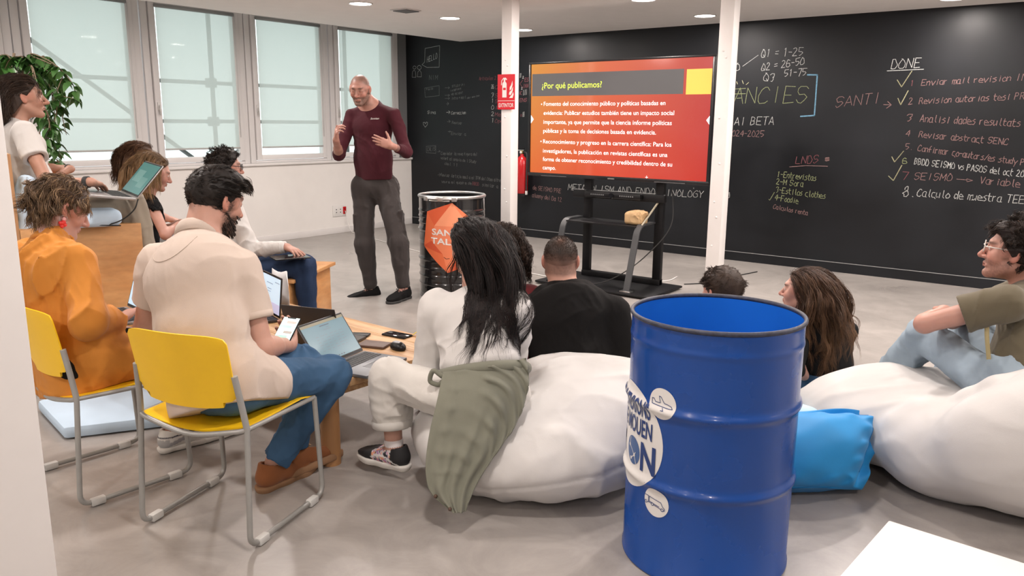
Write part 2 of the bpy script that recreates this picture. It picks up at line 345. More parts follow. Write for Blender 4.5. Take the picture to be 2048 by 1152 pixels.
# air vent
vt = empty('ceiling_vent', 'flat grey slatted air vent in the ceiling', 'vent', (-5.857, 5.90, CEIL_Z))
box('vent_frame', (-.11, -.11, -.008), (.11, .11, -.0005), MT['frame'], vt, .003)
for k in range(6): box('slat', (-.09, -.085+k*.032, -.016), (.09, -.063+k*.032, -.008), MT['grey_dark'], vt)
# ---------------------------------------------------------------- chalk writing on the black wall
RND = random.Random(5)
def chalk(name, items, mat, wd):
    """items: polylines in wall coordinates (x, z)"""
    V = []; Fc = []
    for poly in items:
        v, f = ribbon(poly, wd*RND.uniform(.85, 1.15)); k = len(V); V += [(p[0], BACK_Y-.0012, p[1]) for p in v]; Fc += [tuple(i+k for i in q) for q in f]
    o = add(name, V, Fc, mat, wb, False); return o
def written(text, x0, z0, x1, z1, h, slant=.12, jit=.22):
    st, wd = strokes(text, RND, slant, jit=jit); L = x1-x0
    out = []
    for q in st: out.append([(x0+p[0]/wd*L, z0+(z1-z0)*p[0]/wd+p[1]*h) for p in q])
    return out
CHALK = {}
def ct(col, text, x0, z0, x1, z1, h, **k): CHALK.setdefault(col, []).extend(written(text, x0, z0, x1, z1, h, **k))
def cl(col, *pts): CHALK.setdefault(col, []).append(list(pts))
cl('', (-8.128, 2.523), (-7.848, 2.548), (-7.861, 2.257), (-8.096, 2.26), (-8.194, 2.302), (-8.141, 2.337), (-8.128, 2.523))
ct('', 'HELLO', -8.095, 2.329, -7.898, 2.381, 0.073)
cl('', (-8.312, 2.268), (-8.317, 2.257), (-8.328, 2.249), (-8.344, 2.247), (-8.36, 2.25), (-8.371, 2.259), (-8.375, 2.27), (-8.37, 2.28), (-8.359, 2.288), (-8.343, 2.29), (-8.327, 2.287), (-8.316, 2.279), (-8.312, 2.268))
cl('', (-8.207, 2.264), (-8.212, 2.25), (-8.227, 2.24), (-8.248, 2.237), (-8.268, 2.242), (-8.282, 2.252), (-8.287, 2.267), (-8.282, 2.281), (-8.267, 2.29), (-8.246, 2.294), (-8.226, 2.289), (-8.212, 2.278), (-8.207, 2.264))
cl('', (-8.394, 2.134), (-8.386, 2.209), (-8.351, 2.234), (-8.323, 2.207), (-8.318, 2.132), (-8.394, 2.134))
cl('', (-8.287, 2.136), (-8.279, 2.201), (-8.241, 2.23), (-8.211, 2.195), (-8.209, 2.134), (-8.287, 2.136))
ct('_dim', 'NIM', -8.06, 2.091, -7.896, 2.087, 0.061)
cl('_dim', (-8.148, 1.976), (-7.865, 2.005), (-7.866, 1.867), (-8.138, 1.849), (-8.148, 1.976))
ct('_dim', 'Paula', -8.117, 1.943, -7.989, 1.956, 0.028)
cl('_dim', (-7.755, 1.973), (-7.667, 1.973))
cl('_dim', (-7.69, 1.987), (-7.667, 1.973), (-7.696, 1.957))
cl('_dim', (-7.756, 1.87), (-7.668, 1.871))
cl('_dim', (-7.691, 1.884), (-7.668, 1.871), (-7.697, 1.854))
cl('_dim', (-7.757, 1.827), (-7.668, 1.828))
cl('_dim', (-7.691, 1.842), (-7.668, 1.828), (-7.698, 1.812))
cl('_dim', (-7.728, 1.75), (-7.686, 1.758), (-7.71, 1.775))
cl('_dim', (-7.686, 1.758), (-7.71, 1.732))
ct('_dim', 'STUDY PI', -7.623, 1.975, -7.389, 1.993, 0.029)
ct('_dim', '! A DEFINIR', -7.658, 1.916, -7.455, 1.946, 0.023)
ct('_dim', 'MD SCIENT', -7.635, 1.869, -7.427, 1.891, 0.023)
ct('_dim', 'Intro + mail', -7.633, 1.809, -7.373, 1.823, 0.036)
ct('_dim', 'del equipo', -7.344, 1.819, -7.131, 1.85, 0.021)
ct('', 'Sina', -8.099, 1.616, -7.945, 1.616, 0.04)
cl('', (-7.729, 1.633), (-7.661, 1.64))
cl('', (-7.69, 1.659), (-7.661, 1.64), (-7.688, 1.616))
ct('', 'Correccion', -7.641, 1.608, -7.374, 1.614, 0.038)
cl('', (-8.145, 1.425), (-8.182, 1.461), (-8.185, 1.492), (-8.157, 1.496), (-8.141, 1.474), (-8.119, 1.501), (-8.098, 1.492), (-8.104, 1.461), (-8.145, 1.425))
cl('_dim', (-7.719, 1.504), (-7.659, 1.513))
cl('_dim', (-7.689, 1.53), (-7.659, 1.513), (-7.683, 1.491))
ct('_dim', 'Revisar', -7.627, 1.478, -7.438, 1.471, 0.037)
ct('_dim', '+', -7.708, 1.347, -7.661, 1.348, 0.044)
ct('_dim', 'Enviar a', -7.643, 1.326, -7.375, 1.318, 0.04)
cl('_dim', (-8.132, 1.151), (-7.943, 1.167), (-7.942, 1.056), (-8.13, 1.061), (-8.132, 1.151))
ct('_dim', 'CALIS', -8.114, 1.084, -7.953, 1.095, 0.054)
cl('_dim', (-7.904, 1.079), (-7.856, 1.085), (-7.88, 1.102))
ct('_dim', 'Completar la nova figura del', -7.844, 1.041, -7.17, 1.048, 0.04)
ct('_dim', 'volent al angulo de l Study', -7.851, 0.978, -7.187, 0.945, 0.04)
ct('_dim', 'del 11', -7.773, 0.901, -7.523, 0.884, 0.04)
cl('_dim', (-7.909, 0.748), (-7.854, 0.757), (-7.884, 0.778))
cl('_dim', (-7.854, 0.757), (-7.879, 0.731))
ct('_dim', 'Revisar (article meu) a el TFM del Oteo altres', -7.848, 0.733, -6.726, 0.709, 0.044)
ct('_dim', 'veure el quadre de', -7.837, 0.639, -7.274, 0.642, 0.04)
ct('_red', 'BBDD', -7.251, 0.639, -7.136, 0.636, 0.043)
ct('_dim', 'similar a l', -7.074, 0.635, -6.736, 0.619, 0.043)
ct('_red', 'Articulos 2 EN', -7.131, 2.06, -6.747, 2.063, 0.046)
ct('', '26', -6.918, 1.947, -6.875, 1.946, 0.053)
ct('_red', 'Con', -6.853, 1.942, -6.72, 1.938, 0.049)
ct('', '3', -6.917, 1.837, -6.874, 1.836, 0.053)
ct('_red', 'Stu', -6.853, 1.832, -6.719, 1.828, 0.049)
ct('', '1', -6.917, 1.763, -6.874, 1.762, 0.053)
ct('_red', 'Sci', -6.852, 1.758, -6.719, 1.755, 0.049)
ct('', '0', -6.917, 1.676, -6.873, 1.676, 0.054)
ct('_red', 'Inv', -6.852, 1.672, -6.718, 1.67, 0.049)
ct('', '2', -6.916, 1.59, -6.873, 1.59, 0.053)
ct('_red', 'Met', -6.851, 1.585, -6.717, 1.584, 0.05)
ct('', '1', -6.916, 1.502, -6.872, 1.503, 0.054)
ct('_red', 'Opr', -6.851, 1.499, -6.716, 1.498, 0.049)
ct('', 'II', -6.441, 2.077, -6.415, 2.081, 0.052)
ct('', '2', -6.395, 2.066, -6.374, 2.066, 0.028)
ct('_red', 'ES', -6.359, 2.026, -6.298, 2.025, 0.047)
ct('_red', 'INV', -6.383, 1.944, -6.297, 1.946, 0.051)
ct('', '2', -6.413, 1.928, -6.393, 1.928, 0.028)
cl('_red', (-6.435, 1.998), (-6.389, 2.047))
cl('_red', (-6.435, 1.998), (-6.388, 1.952))
ct('_red', 'K', -6.438, 1.859, -6.407, 1.859, 0.048)
ct('', 'III', -6.387, 1.852, -6.316, 1.859, 0.068)
ct('_red', 'ENS', -6.437, 1.769, -6.324, 1.772, 0.044)
ct('_red', 'o', -6.424, 1.584, -6.403, 1.584, 0.041)
ct('', 'II', -6.388, 1.576, -6.357, 1.581, 0.061)
ct('_pink', 'de SEISMO PRE', -6.203, 0.636, -5.756, 0.614, 0.054)
ct('_pink', 'alumny del Da 12', -6.213, 0.536, -5.742, 0.502, 0.054)
ct('', 'METABOLISM AND ENDOCRINOLOGY', -5.645, 0.66, -3.801, 0.678, 0.077)
cl('', (-5.584, 0.682), (-4.304, 0.687))
cl('', (-3.912, 0.78), (-3.914, 0.776), (-3.919, 0.776), (-3.921, 0.779), (-3.919, 0.783), (-3.915, 0.783), (-3.912, 0.78))
ct('', '9)', -3.511, 0.696, -3.481, 0.696, 0.063)
ct('', 'Q1 = 1-25', -3.233, 2.205, -2.799, 2.204, 0.081)
ct('', 'Q2 = 26-50', -3.219, 2.064, -2.775, 2.116, 0.072)
ct('', 'Q3', -3.19, 1.961, -3.068, 1.951, 0.079)
ct('', '51-75', -2.971, 2.0, -2.746, 2.01, 0.067)
cl('', (-3.427, 2.119), (-3.263, 2.228))
ct('', 'O', -3.517, 2.077, -3.464, 2.075, 0.076)
ct('_green', 'VACANCIES', -3.914, 1.722, -2.723, 1.731, 0.167)
cl('_yellow', (-3.486, 1.961), (-3.473, 1.933))
cl('_yellow', (-3.422, 1.97), (-3.406, 1.935))
cl('_yellow', (-3.348, 1.948), (-3.376, 1.924))
cl('_green', (-3.507, 1.829), (-3.375, 1.83))
cl('_green', (-3.511, 1.881), (-3.377, 1.886))
ct('', 'ESPAI BETA', -3.683, 1.491, -3.044, 1.504, 0.083)
ct('_pink', '2024-2025', -3.545, 1.378, -3.146, 1.374, 0.064)
cl('!_blue', (-2.729, 2.01), (-2.629, 2.007), (-2.624, 1.601), (-2.765, 1.591))
ct('_red', 'LNDS', -2.78, 1.099, -2.55, 1.118, 0.079)
cl('_pink', (-2.837, 1.066), (-2.669, 1.086), (-2.447, 1.088))
cl('!_pink', (-2.474, 1.168), (-2.441, 1.172))
cl('!_pink', (-2.473, 1.158), (-2.441, 1.162))
cl('!_pink', (-2.472, 1.148), (-2.44, 1.152))
cl('_pink', (-2.462, 1.138), (-2.453, 1.148))
ct('_green', '1-Entrevistas', -2.965, 0.955, -2.554, 0.933, 0.06)
ct('_green', '2-M Sora', -2.968, 0.877, -2.685, 0.864, 0.06)
ct('_green', '3-Estilos clothes', -2.964, 0.789, -2.445, 0.754, 0.06)
ct('_green', '4-Foodie', -2.969, 0.707, -2.722, 0.684, 0.06)
cl('_green', (-3.034, 0.71), (-3.023, 0.7), (-2.979, 0.788))
ct('_pink', 'Calculos renta', -2.98, 0.613, -2.612, 0.569, 0.046)
ct('_pink', 'SANTI', -2.424, 1.68, -2.002, 1.726, 0.101)
cl('_pink', (-1.968, 1.706), (-1.896, 1.703))
cl('_pink', (-1.932, 1.735), (-1.896, 1.703), (-1.937, 1.671))
ct('', 'DONE', -1.935, 2.043, -1.68, 2.048, 0.088)
cl('', (-1.966, 2.026), (-1.644, 2.031))
cl('_yellow', (-1.867, 1.938), (-1.822, 1.872), (-1.746, 2.017))
cl('_yellow', (-1.864, 1.938), (-1.82, 1.872), (-1.743, 2.017))
cl('_yellow', (-1.844, 1.766), (-1.814, 1.703), (-1.76, 1.836))
cl('_yellow', (-1.842, 1.766), (-1.811, 1.703), (-1.757, 1.836))
cl('_yellow', (-1.844, 1.205), (-1.814, 1.154), (-1.742, 1.263))
cl('_yellow', (-1.841, 1.205), (-1.811, 1.155), (-1.74, 1.263))
cl('_yellow', (-1.856, 1.016), (-1.807, 0.973), (-1.745, 1.125))
cl('_yellow', (-1.853, 1.016), (-1.804, 0.974), (-1.742, 1.125))
ct('_red', '1', -1.745, 1.879, -1.719, 1.881, 0.051)
ct('_pink', 'Enviar mail revision INV', -1.65, 1.88, -0.76, 1.914, 0.056)
ct('_pink', '2', -1.745, 1.705, -1.712, 1.708, 0.063)
ct('_pink', 'Revision autorias tesi PRES', -1.653, 1.71, -0.717, 1.751, 0.057)
ct('_pink', '3', -1.752, 1.55, -1.696, 1.55, 0.063)
ct('_pink', 'Analisi dades resultats abst', -1.628, 1.544, -0.63, 1.497, 0.065)
ct('_pink', '4', -1.738, 1.406, -1.705, 1.406, 0.057)
ct('_pink', 'Revisar abstract SENC', -1.621, 1.399, -0.88, 1.341, 0.057)
ct('_pink', '5.', -1.729, 1.282, -1.668, 1.279, 0.055)
ct('_pink', 'Confirmar co-autors/es study PASOS', -1.619, 1.27, -0.587, 1.142, 0.058)
ct('_green', '6', -1.744, 1.142, -1.703, 1.141, 0.056)
ct('', 'BBDD SEISMO vs PASOS del oct 2024', -1.635, 1.14, -0.656, 1.053, 0.059)
ct('_red', '7', -1.737, 0.995, -1.68, 0.995, 0.068)
ct('_pink', 'SEISMO', -1.62, 0.992, -1.296, 0.996, 0.067)
cl('_pink', (-1.254, 1.015), (-1.17, 1.011))
cl('_pink', (-1.171, 1.022), (-1.12, 1.008), (-1.166, 0.994), (-1.171, 1.022))
ct('_pink', 'Variable P', -1.061, 0.983, -0.668, 0.962, 0.064)
ct('', '8.', -1.712, 0.825, -1.602, 0.83, 0.098)
ct('', 'Calculo de muestra TEESAT', -1.582, 0.833, -0.547, 0.82, 0.071)

for k, (items) in CHALK.items():
    thick = k.startswith('!'); key = k.lstrip('!')
    chalk('chalk_writing', items, MT['chalk'+key], .014 if thick else .0052)
# ---------------------------------------------------------------- sculpting: signed distance shapes -> one continuous mesh
A = lambda *v: np.array(v, float)
def nrm(v): v = np.asarray(v, float); return v/(np.linalg.norm(v)+1e-12)
def lerp(a, b, t): return a+(b-a)*t
_rs = np.random.RandomState(7); _TAB = _rs.uniform(-1, 1, 4096).astype(np.float32)
def vnoise(p):
    """smooth value noise in [-1, 1]"""
    i = np.floor(p).astype(np.int64); f = (p-i).astype(np.float32); f = f*f*(3-2*f); r = 0
    for dx in (0, 1):
        wx = f[:, 0] if dx else 1-f[:, 0]
        for dy in (0, 1):
            wy = f[:, 1] if dy else 1-f[:, 1]
            for dz in (0, 1):
                wz = f[:, 2] if dz else 1-f[:, 2]
                h = ((i[:, 0]+dx)*73856093 ^ (i[:, 1]+dy)*19349663 ^ (i[:, 2]+dz)*83492791) & 4095
                r = r + wx*wy*wz*_TAB[h]
    return r
class Sdf:
    def __init__(s): s.p = []; s.disp = []; s.cuts = []
    def cone(s, a, b, r1, r2, k=.02, ax=None, kx=1, op='u', cuts=()):
        a, b = np.asarray(a, float), np.asarray(b, float)
        if ax is not None: ax = nrm(ax)
        c = (a+b)/2; R = np.linalg.norm(b-a)/2+max(r1, r2)*max(kx, 1)
        s.p.append(('c', a, b, r1, r2, k, ax, kx, op, cuts, c, R)); return s
    def ell(s, c, r, k=.02, rot=None, op='u', cuts=()):
        c = np.asarray(c, float); r = np.asarray(r, float) if not np.isscalar(r) else np.array([r, r, r], float)
        s.p.append(('e', c, np.eye(3) if rot is None else np.asarray(rot, float), r, k, op, cuts, c, r.max())); return s
    def rbox(s, c, h, r, k=.0, rot=None, op='u'):
        c = np.asarray(c, float); h = np.asarray(h, float)
        s.p.append(('b', c, np.eye(3) if rot is None else np.asarray(rot, float), h, r, k, op, (), c, np.linalg.norm(h)+r)); return s
    def chain(s, pts, rads, k=.01, **kw):
        for i in range(len(pts)-1): s.cone(pts[i], pts[i+1], rads[i], rads[i+1], k, **kw)
        return s
    def cut(s, o, n): s.cuts.append((np.asarray(o, float), nrm(n))); return s   # keeps the side against n
    def bounds(s):
        lo = np.full(3, 1e9); hi = -lo
        for q in s.p:
            op = q[8] if q[0] == 'c' else (q[5] if q[0] == 'e' else q[6])
            if op == 's': continue
            c, R = q[-2], q[-1]
            if q[0] == 'c' and q[7] == 1:
                lo = np.minimum(lo, np.minimum(q[1]-q[3], q[2]-q[4])); hi = np.maximum(hi, np.maximum(q[1]+q[3], q[2]+q[4]))
            else: lo = np.minimum(lo, c-R); hi = np.maximum(hi, c+R)
        return lo, hi
    def __call__(s, P):
        P = np.asarray(P, np.float32); d = np.full(len(P), .3, np.float32)
        for q in s.p:
            c, R = q[-2], q[-1]
            dc = P-c.astype(np.float32); m = np.einsum('ij,ij->i', dc, dc) < (R+.09)**2
            ix = np.nonzero(m)[0]
            if len(ix) == 0: continue
            X = P[ix]
            if q[0] == 'c':
                _, a, b, r1, r2, k, ax, kx, op, cuts, _, _ = q
                pa = X-a.astype(np.float32); ba = (b-a).astype(np.float32)
                if ax is not None:
                    axf = ax.astype(np.float32); t = pa@axf; pa = pa-np.outer(t, axf)*np.float32(1-1/kx)
                    ba = ba-axf*(ba@axf)*np.float32(1-1/kx)
                l2 = ba@ba+1e-12; t = np.clip((pa@ba)/l2, 0, 1)
                e = pa-t[:, None]*ba; v = np.sqrt(np.einsum('ij,ij->i', e, e))-(r1+(r2-r1)*t)
            elif q[0] == 'e':
                _, c0, rot, r, k, op, cuts, _, _ = q
                y = (X-c0.astype(np.float32))@rot.T.astype(np.float32); rf = r.astype(np.float32)
                k0 = np.sqrt(((y/rf)**2).sum(1)); k1 = np.sqrt(((y/rf**2)**2).sum(1)); v = k0*(k0-1)/(k1+1e-9)
            else:
                _, c0, rot, h, rr, k, op, cuts, _, _ = q
                y = np.abs((X-c0.astype(np.float32))@rot.T.astype(np.float32))-h.astype(np.float32)+rr
                v = np.sqrt((np.maximum(y, 0)**2).sum(1))+np.minimum(y.max(1), 0)-rr
            for (o, n) in cuts: v = np.maximum(v, (X-np.asarray(o, np.float32))@np.asarray(nrm(n), np.float32))
            w0 = d[ix]
            if op == 'u':
                if k > 0: h = np.maximum(k-np.abs(w0-v), 0)/k; d[ix] = np.minimum(w0, v)-h*h*k*.25
                else: d[ix] = np.minimum(w0, v)
            else:
                v = -v
                if k > 0: h = np.maximum(k-np.abs(w0-v), 0)/k; d[ix] = np.maximum(w0, v)+h*h*k*.25
                else: d[ix] = np.maximum(w0, v)
        for f in s.disp:
            ix = np.nonzero(np.abs(d) < .06)[0]
            if len(ix): d[ix] += f(P[ix]).astype(np.float32)
        for (o, n) in s.cuts: d = np.maximum(d, (P-o.astype(np.float32))@n.astype(np.float32))
        return d
    def mesh(s, h, pad=.02):
        lo, hi = s.bounds(); lo = lo-pad-h; hi = hi+pad+h
        b = 4; n = (np.ceil((hi-lo)/(h*b)).astype(int)+1); N = n*b
        g = np.stack(np.meshgrid(*[lo[i]+(np.arange(n[i])*b+(b-1)/2)*h for i in range(3)], indexing='ij'), -1).reshape(-1, 3)
        dc = s(g).reshape(n); act = np.abs(dc) < b*h*1.35+.006
        a2 = act.copy()
        for ax in range(3):
            z = np.zeros_like(act); sl = [slice(None)]*3; sr = [slice(None)]*3; sl[ax] = slice(1, None); sr[ax] = slice(None, -1)
            z[tuple(sl)] |= a2[tuple(sr)]; z[tuple(sr)] |= a2[tuple(sl)]; a2 = a2 | z
        D = np.repeat(np.repeat(np.repeat(dc, b, 0), b, 1), b, 2).astype(np.float32)
        mk = np.repeat(np.repeat(np.repeat(a2, b, 0), b, 1), b, 2); ii = np.argwhere(mk)
        for k in range(0, len(ii), 400000):
            q = ii[k:k+400000]; D[q[:, 0], q[:, 1], q[:, 2]] = s(lo+q*h)
        return surface_nets(D, lo, h)
def surface_nets(D, lo, h):
    I = D < 0; sh = np.array(D.shape)-1
    cnt = np.zeros(sh, np.int8)
    for dx in (0, 1):
        for dy in (0, 1):
            for dz in (0, 1): cnt += I[dx:dx+sh[0], dy:dy+sh[1], dz:dz+sh[2]]
    C = np.argwhere((cnt > 0) & (cnt < 8)); idx = np.full(sh, -1, np.int32); idx[C[:, 0], C[:, 1], C[:, 2]] = np.arange(len(C))
    cor = [(dx, dy, dz) for dx in (0, 1) for dy in (0, 1) for dz in (0, 1)]
    vals = np.stack([D[C[:, 0]+a, C[:, 1]+b, C[:, 2]+c] for a, b, c in cor], 1)
    acc = np.zeros((len(C), 3)); num = np.zeros(len(C))
    for i in range(8):
        for j in range(i+1, 8):
            e = np.array(cor[j])-np.array(cor[i])
            if np.abs(e).sum() != 1: continue
            a, b = vals[:, i], vals[:, j]; m = (a < 0) != (b < 0); t = np.where(m, a/(a-b+1e-12), 0)
            acc += np.where(m[:, None], np.array(cor[i])+t[:, None]*e, 0); num += m
    V = lo+(C+acc/num[:, None])*h
    Q = []
    for ax in range(3):
        u, v = (ax+1) % 3, (ax+2) % 3
        s0 = [slice(1, -1)]*3; s0[ax] = slice(0, -1); s1 = [slice(1, -1)]*3; s1[ax] = slice(1, None)
        a, b = I[tuple(s0)], I[tuple(s1)]; E = np.argwhere(a != b)
        if len(E) == 0: continue
        flip = a[E[:, 0], E[:, 1], E[:, 2]]
        E = E+1; E[:, ax] -= 1
        du = np.zeros(3, int); du[u] = 1; dv = np.zeros(3, int); dv[v] = 1
        c0 = idx[tuple((E-du-dv).T)]; c1 = idx[tuple((E-dv).T)]; c2 = idx[tuple(E.T)]; c3 = idx[tuple((E-du).T)]
        q = np.stack([c0, c1, c2, c3], 1); q[~flip] = q[~flip][:, ::-1]; Q.append(q)
    return V, (np.concatenate(Q) if Q else np.zeros((0, 4), int))
def np_mesh(name, V, Q, mat, parent=None, cols=None, off=None):
    me = bpy.data.meshes.new(name); V = np.asarray(V, np.float32); Q = np.asarray(Q, np.int32)
    if off is not None: V = V-np.asarray(off, np.float32)
    me.vertices.add(len(V)); me.vertices.foreach_set('co', V.ravel())
    k = Q.shape[1]; me.loops.add(Q.size); me.loops.foreach_set('vertex_index', Q.ravel())
    me.polygons.add(len(Q)); me.polygons.foreach_set('loop_start', np.arange(0, Q.size, k, dtype=np.int32)); me.polygons.foreach_set('loop_total', np.full(len(Q), k, np.int32))
    me.update(); me.validate()
    return fin(name, me, mat, parent, True, cols)
def folds(amp, sx, seed=0., axis=None, squash=.35, sharpv=1.5):
    """cloth folds: warped ridges, long along axis, stronger in some places than in others"""
    sx = sx*1.9
    def f(P):
        w = np.stack([vnoise(P*3.1+seed+7*i) for i in range(3)], 1)*.10
        X = (P+w)*sx+seed
        if axis is not None: a = nrm(axis); t = X@a; X = X-np.outer(t, a)*(1-squash)
        r = (1-np.abs(vnoise(X)))**3+.5*(1-np.abs(vnoise(X*1.9+9.3)))**3
        m = np.clip(.55+1.1*vnoise(P*5.+seed*1.7), .12, 1.25)
        return -amp*m*(r-.45)*1.5
    return f
def lumps(amp, sx, seed=0.):
    def f(P): return amp*(vnoise(P*sx+seed)+.5*vnoise(P*sx*2.3+4.1))
    return f
def strands(paths, rads, sides=4):
    """many tapered locks: paths (N, K, 3), rads (N,) -> verts, quads"""
    N, K, _ = paths.shape; T = np.gradient(paths, axis=1); T /= np.linalg.norm(T, axis=2, keepdims=True)+1e-9
    ref = np.where(np.abs(T[:, :, 2:3]) < .9, A(0, 0, 1), A(1, 0, 0)); U = np.cross(T, ref); U /= np.linalg.norm(U, axis=2, keepdims=True)+1e-9; B = np.cross(T, U)
    prof = np.sin(np.pi*np.clip(np.linspace(.12, 1, K), 0, 1))**.55; prof[0] = .8; prof[-1] = .08
    a = np.arange(sides)*2*np.pi/sides
    V = paths[:, :, None, :]+(rads[:, None]*prof[None])[:, :, None, None]*(np.cos(a)[None, None, :, None]*U[:, :, None]+.62*np.sin(a)[None, None, :, None]*B[:, :, None])
    base = (np.arange(N)*K*sides)[:, None, None]+(np.arange(K-1)*sides)[None, :, None]; j = np.arange(sides)[None, None, :]; j2 = (j+1) % sides
    Q = np.stack([base+j, base+j2, base+sides+j2, base+sides+j], -1).reshape(-1, 4)
    return V.reshape(-1, 3), Q
# ---------------------------------------------------------------- large furniture
MT['yellow'] = M('yellow_plastic', (.93, .575, .012), .38, var=.03, vscale=8, bump=.04, bscale=260)
MT['bag_white'] = M('white_beanbag_cloth', (.62, .605, .59), .8, var=.03, vscale=5, bump=.12, bscale=420, sheen=.15)
MT['bag_blue'] = M('blue_beanbag_cloth', (.008, .26, .62), .62, var=.06, vscale=6, bump=.1, bscale=420, sheen=.1)
MT['pale_blue'] = M('pale_blue_cloth', (.52, .66, .80), .85, var=.04, vscale=5, bump=.12, bscale=420)
MT['ply'] = wood('orange_plywood', (.58, .27, .095), (.72, .38, .155), 1.1, .45, (1, 1, 3.2))
MT['ply_light'] = wood('pale_plywood', (.66, .45, .26), (.74, .53, .33), 1.2, .5, (1, 1, 3.2))
MT['ply_edge'] = M('plywood_edge', (.42, .22, .10), .6, var=.35, vscale=40, stretch=(1, 6, .2))
MT['table_wood'] = wood('pine_planks', (.50, .27, .115), (.68, .43, .22), 1.6, .42, (1, 9, 9), .08)
MT['card_tube'] = M('brown_cardboard_tube', (.42, .215, .09), .55, var=.10, vscale=10, stretch=(1, 1, .2), bump=.05, bscale=80)
MT['rubber'] = M('black_rubber', (.02, .02, .02), .7)
# --- yellow sled-base chairs
def chair(label, x, y, rz):
    c = empty('chair', label, 'chair', (x, y, 0), rz, 'yellow sled base chairs')
    for sx in (-1, 1):
        p = [(sx*.236, -.20, .452), (sx*.244, -.232, .018), (sx*.244, .225, .018), (sx*.236, .205, .432)]
        tube('side_frame', fillet(p, .05, 7), .0105, MT['grey_steel'], c, 10)
        for yy in (-.165, .15):
            box('glide', (sx*.244-.014, yy-.028, .002), (sx*.244+.014, yy+.028, .032), M('grey_glide', (.62, .62, .60), .5) if 'glide' not in MT else MT['glide'], c, .006)
        q = [(sx*.236, -.20, .445), (sx*.226, -.208, .53), (sx*.214, -.222, .645)]
        bm = bmesh.new(); 
        tube('back_post', spline(q, 8), .0115, MT['grey_steel'], c, 10)
    # curved rear rail under the seat and straight side rails
    tube('seat_rail', spline([(-.236, -.20, .449), (-.19, -.212, .436), (0, -.224, .408), (.19, -.212, .436), (.236, -.20, .449)], 24), .0095, MT['grey_steel'], c, 10)
    for sx in (-1, 1): tube('seat_rail', [(sx*.236, -.20, .447), (sx*.236, .205, .432)], .009, MT['grey_steel'], c, 8)
    # seat: dished shell with front roll
    def shell(f, nu, nv, th, name):
        V = []; 
        for i in range(nu+1):
            for j in range(nv+1): V.append(f(i/nu*2-1, j/nv))
        V = np.array(V); G = V.reshape(nu+1, nv+1, 3); du = np.gradient(G, axis=0); dv = np.gradient(G, axis=1); Nn = np.cross(du, dv); Nn /= np.linalg.norm(Nn, axis=2, keepdims=True)+1e-9
        W = (G+Nn*th).reshape(-1, 3); k = len(V); Fc = []
        ix = lambda i, j: i*(nv+1)+j
        for i in range(nu):
            for j in range(nv):
                Fc.append((ix(i, j), ix(i, j+1), ix(i+1, j+1), ix(i+1, j))); Fc.append((k+ix(i, j), k+ix(i+1, j), k+ix(i+1, j+1), k+ix(i, j+1)))
        for i in range(nu): Fc.append((ix(i, 0), ix(i+1, 0), k+ix(i+1, 0), k+ix(i, 0))); Fc.append((ix(i, nv), k+ix(i, nv), k+ix(i+1, nv), ix(i+1, nv)))
        for j in range(nv): Fc.append((ix(0, j), k+ix(0, j), k+ix(0, j+1), ix(0, j+1))); Fc.append((ix(nu, j), ix(nu, j+1), k+ix(nu, j+1), k+ix(nu, j)))
        o = add(name, np.concatenate([V, W]), Fc, MT['yellow'], c); sharp(o, 50); return o
    shell(lambda u, v: (u*.228, -.205+v*.43, .447-.034*(1-u*u)*(1-.6*v)*(1 if v < .95 else .9)-.02*max(0, v-.8)/.2), 20, 18, .006, 'seat')
    def back(u, v):
        zb = .545-.03*(1-u*u)**.5+(.035 if abs(u) > .82 else 0)*(1 if v == 0 else 0)
        zt = .792-.012*(abs(u)**6); z = zb+(zt-zb)*v
        hw = .208+.004*v-(.012*max(0, (v-.93)/.07)**2); t = (z-.53)/.26
        return (u*hw, -.205-.035*t-.010*t*t-.028*(1-u*u), z)
    shell(back, 26, 14, .0055, 'backrest')
    return c
MT['glide'] = M('grey_glide', (.62, .62, .60), .5)
chair('yellow sled chair with the polo shirt man, nearest the camera', -2.588, 1.629, math.atan2(.299, .954))
chair('yellow sled chair with the woman in orange, partly behind the pillar', -3.30, 1.50, math.atan2(-.06, .998))
# --- low table of planks on cardboard tube legs
tb = empty('coffee_table', 'low pine plank table on brown cardboard tube legs', 'table', (-3.32, 2.545, 0), -.03)
for k in range(7):
    y0 = -.42+k*.12; box('plank', (-.735, y0+.0012, .352), (.735, y0+.1188, .388), MT['table_wood'], tb, .003)
for sx in (-1, 1):
    box('rail', (sx*.655-.05, -.40, .315), (sx*.655+.05, .40, .352), MT['table_wood'], tb, .003)
    for sy in (-1, 1):
        lathe('leg', [(.0425, 0), (.0425, .352), (.034, .352), (.034, .0)], MT['card_tube'], tb, 32, True).location = (sx*.68, sy*.372, 0)
        box('bracket', (sx*.68-.008+.0, sy*.372-.045, .275), (sx*.68+.022, sy*.372-.040, .31), MT['chrome'], tb, .001)
# --- high plywood bench with a tall back, on casters
bn = empty('bench', 'tall orange plywood bench on casters under the woman in white with a laptop', 'bench', (-4.55, 1.71, 0), math.atan2(-.28, .96))
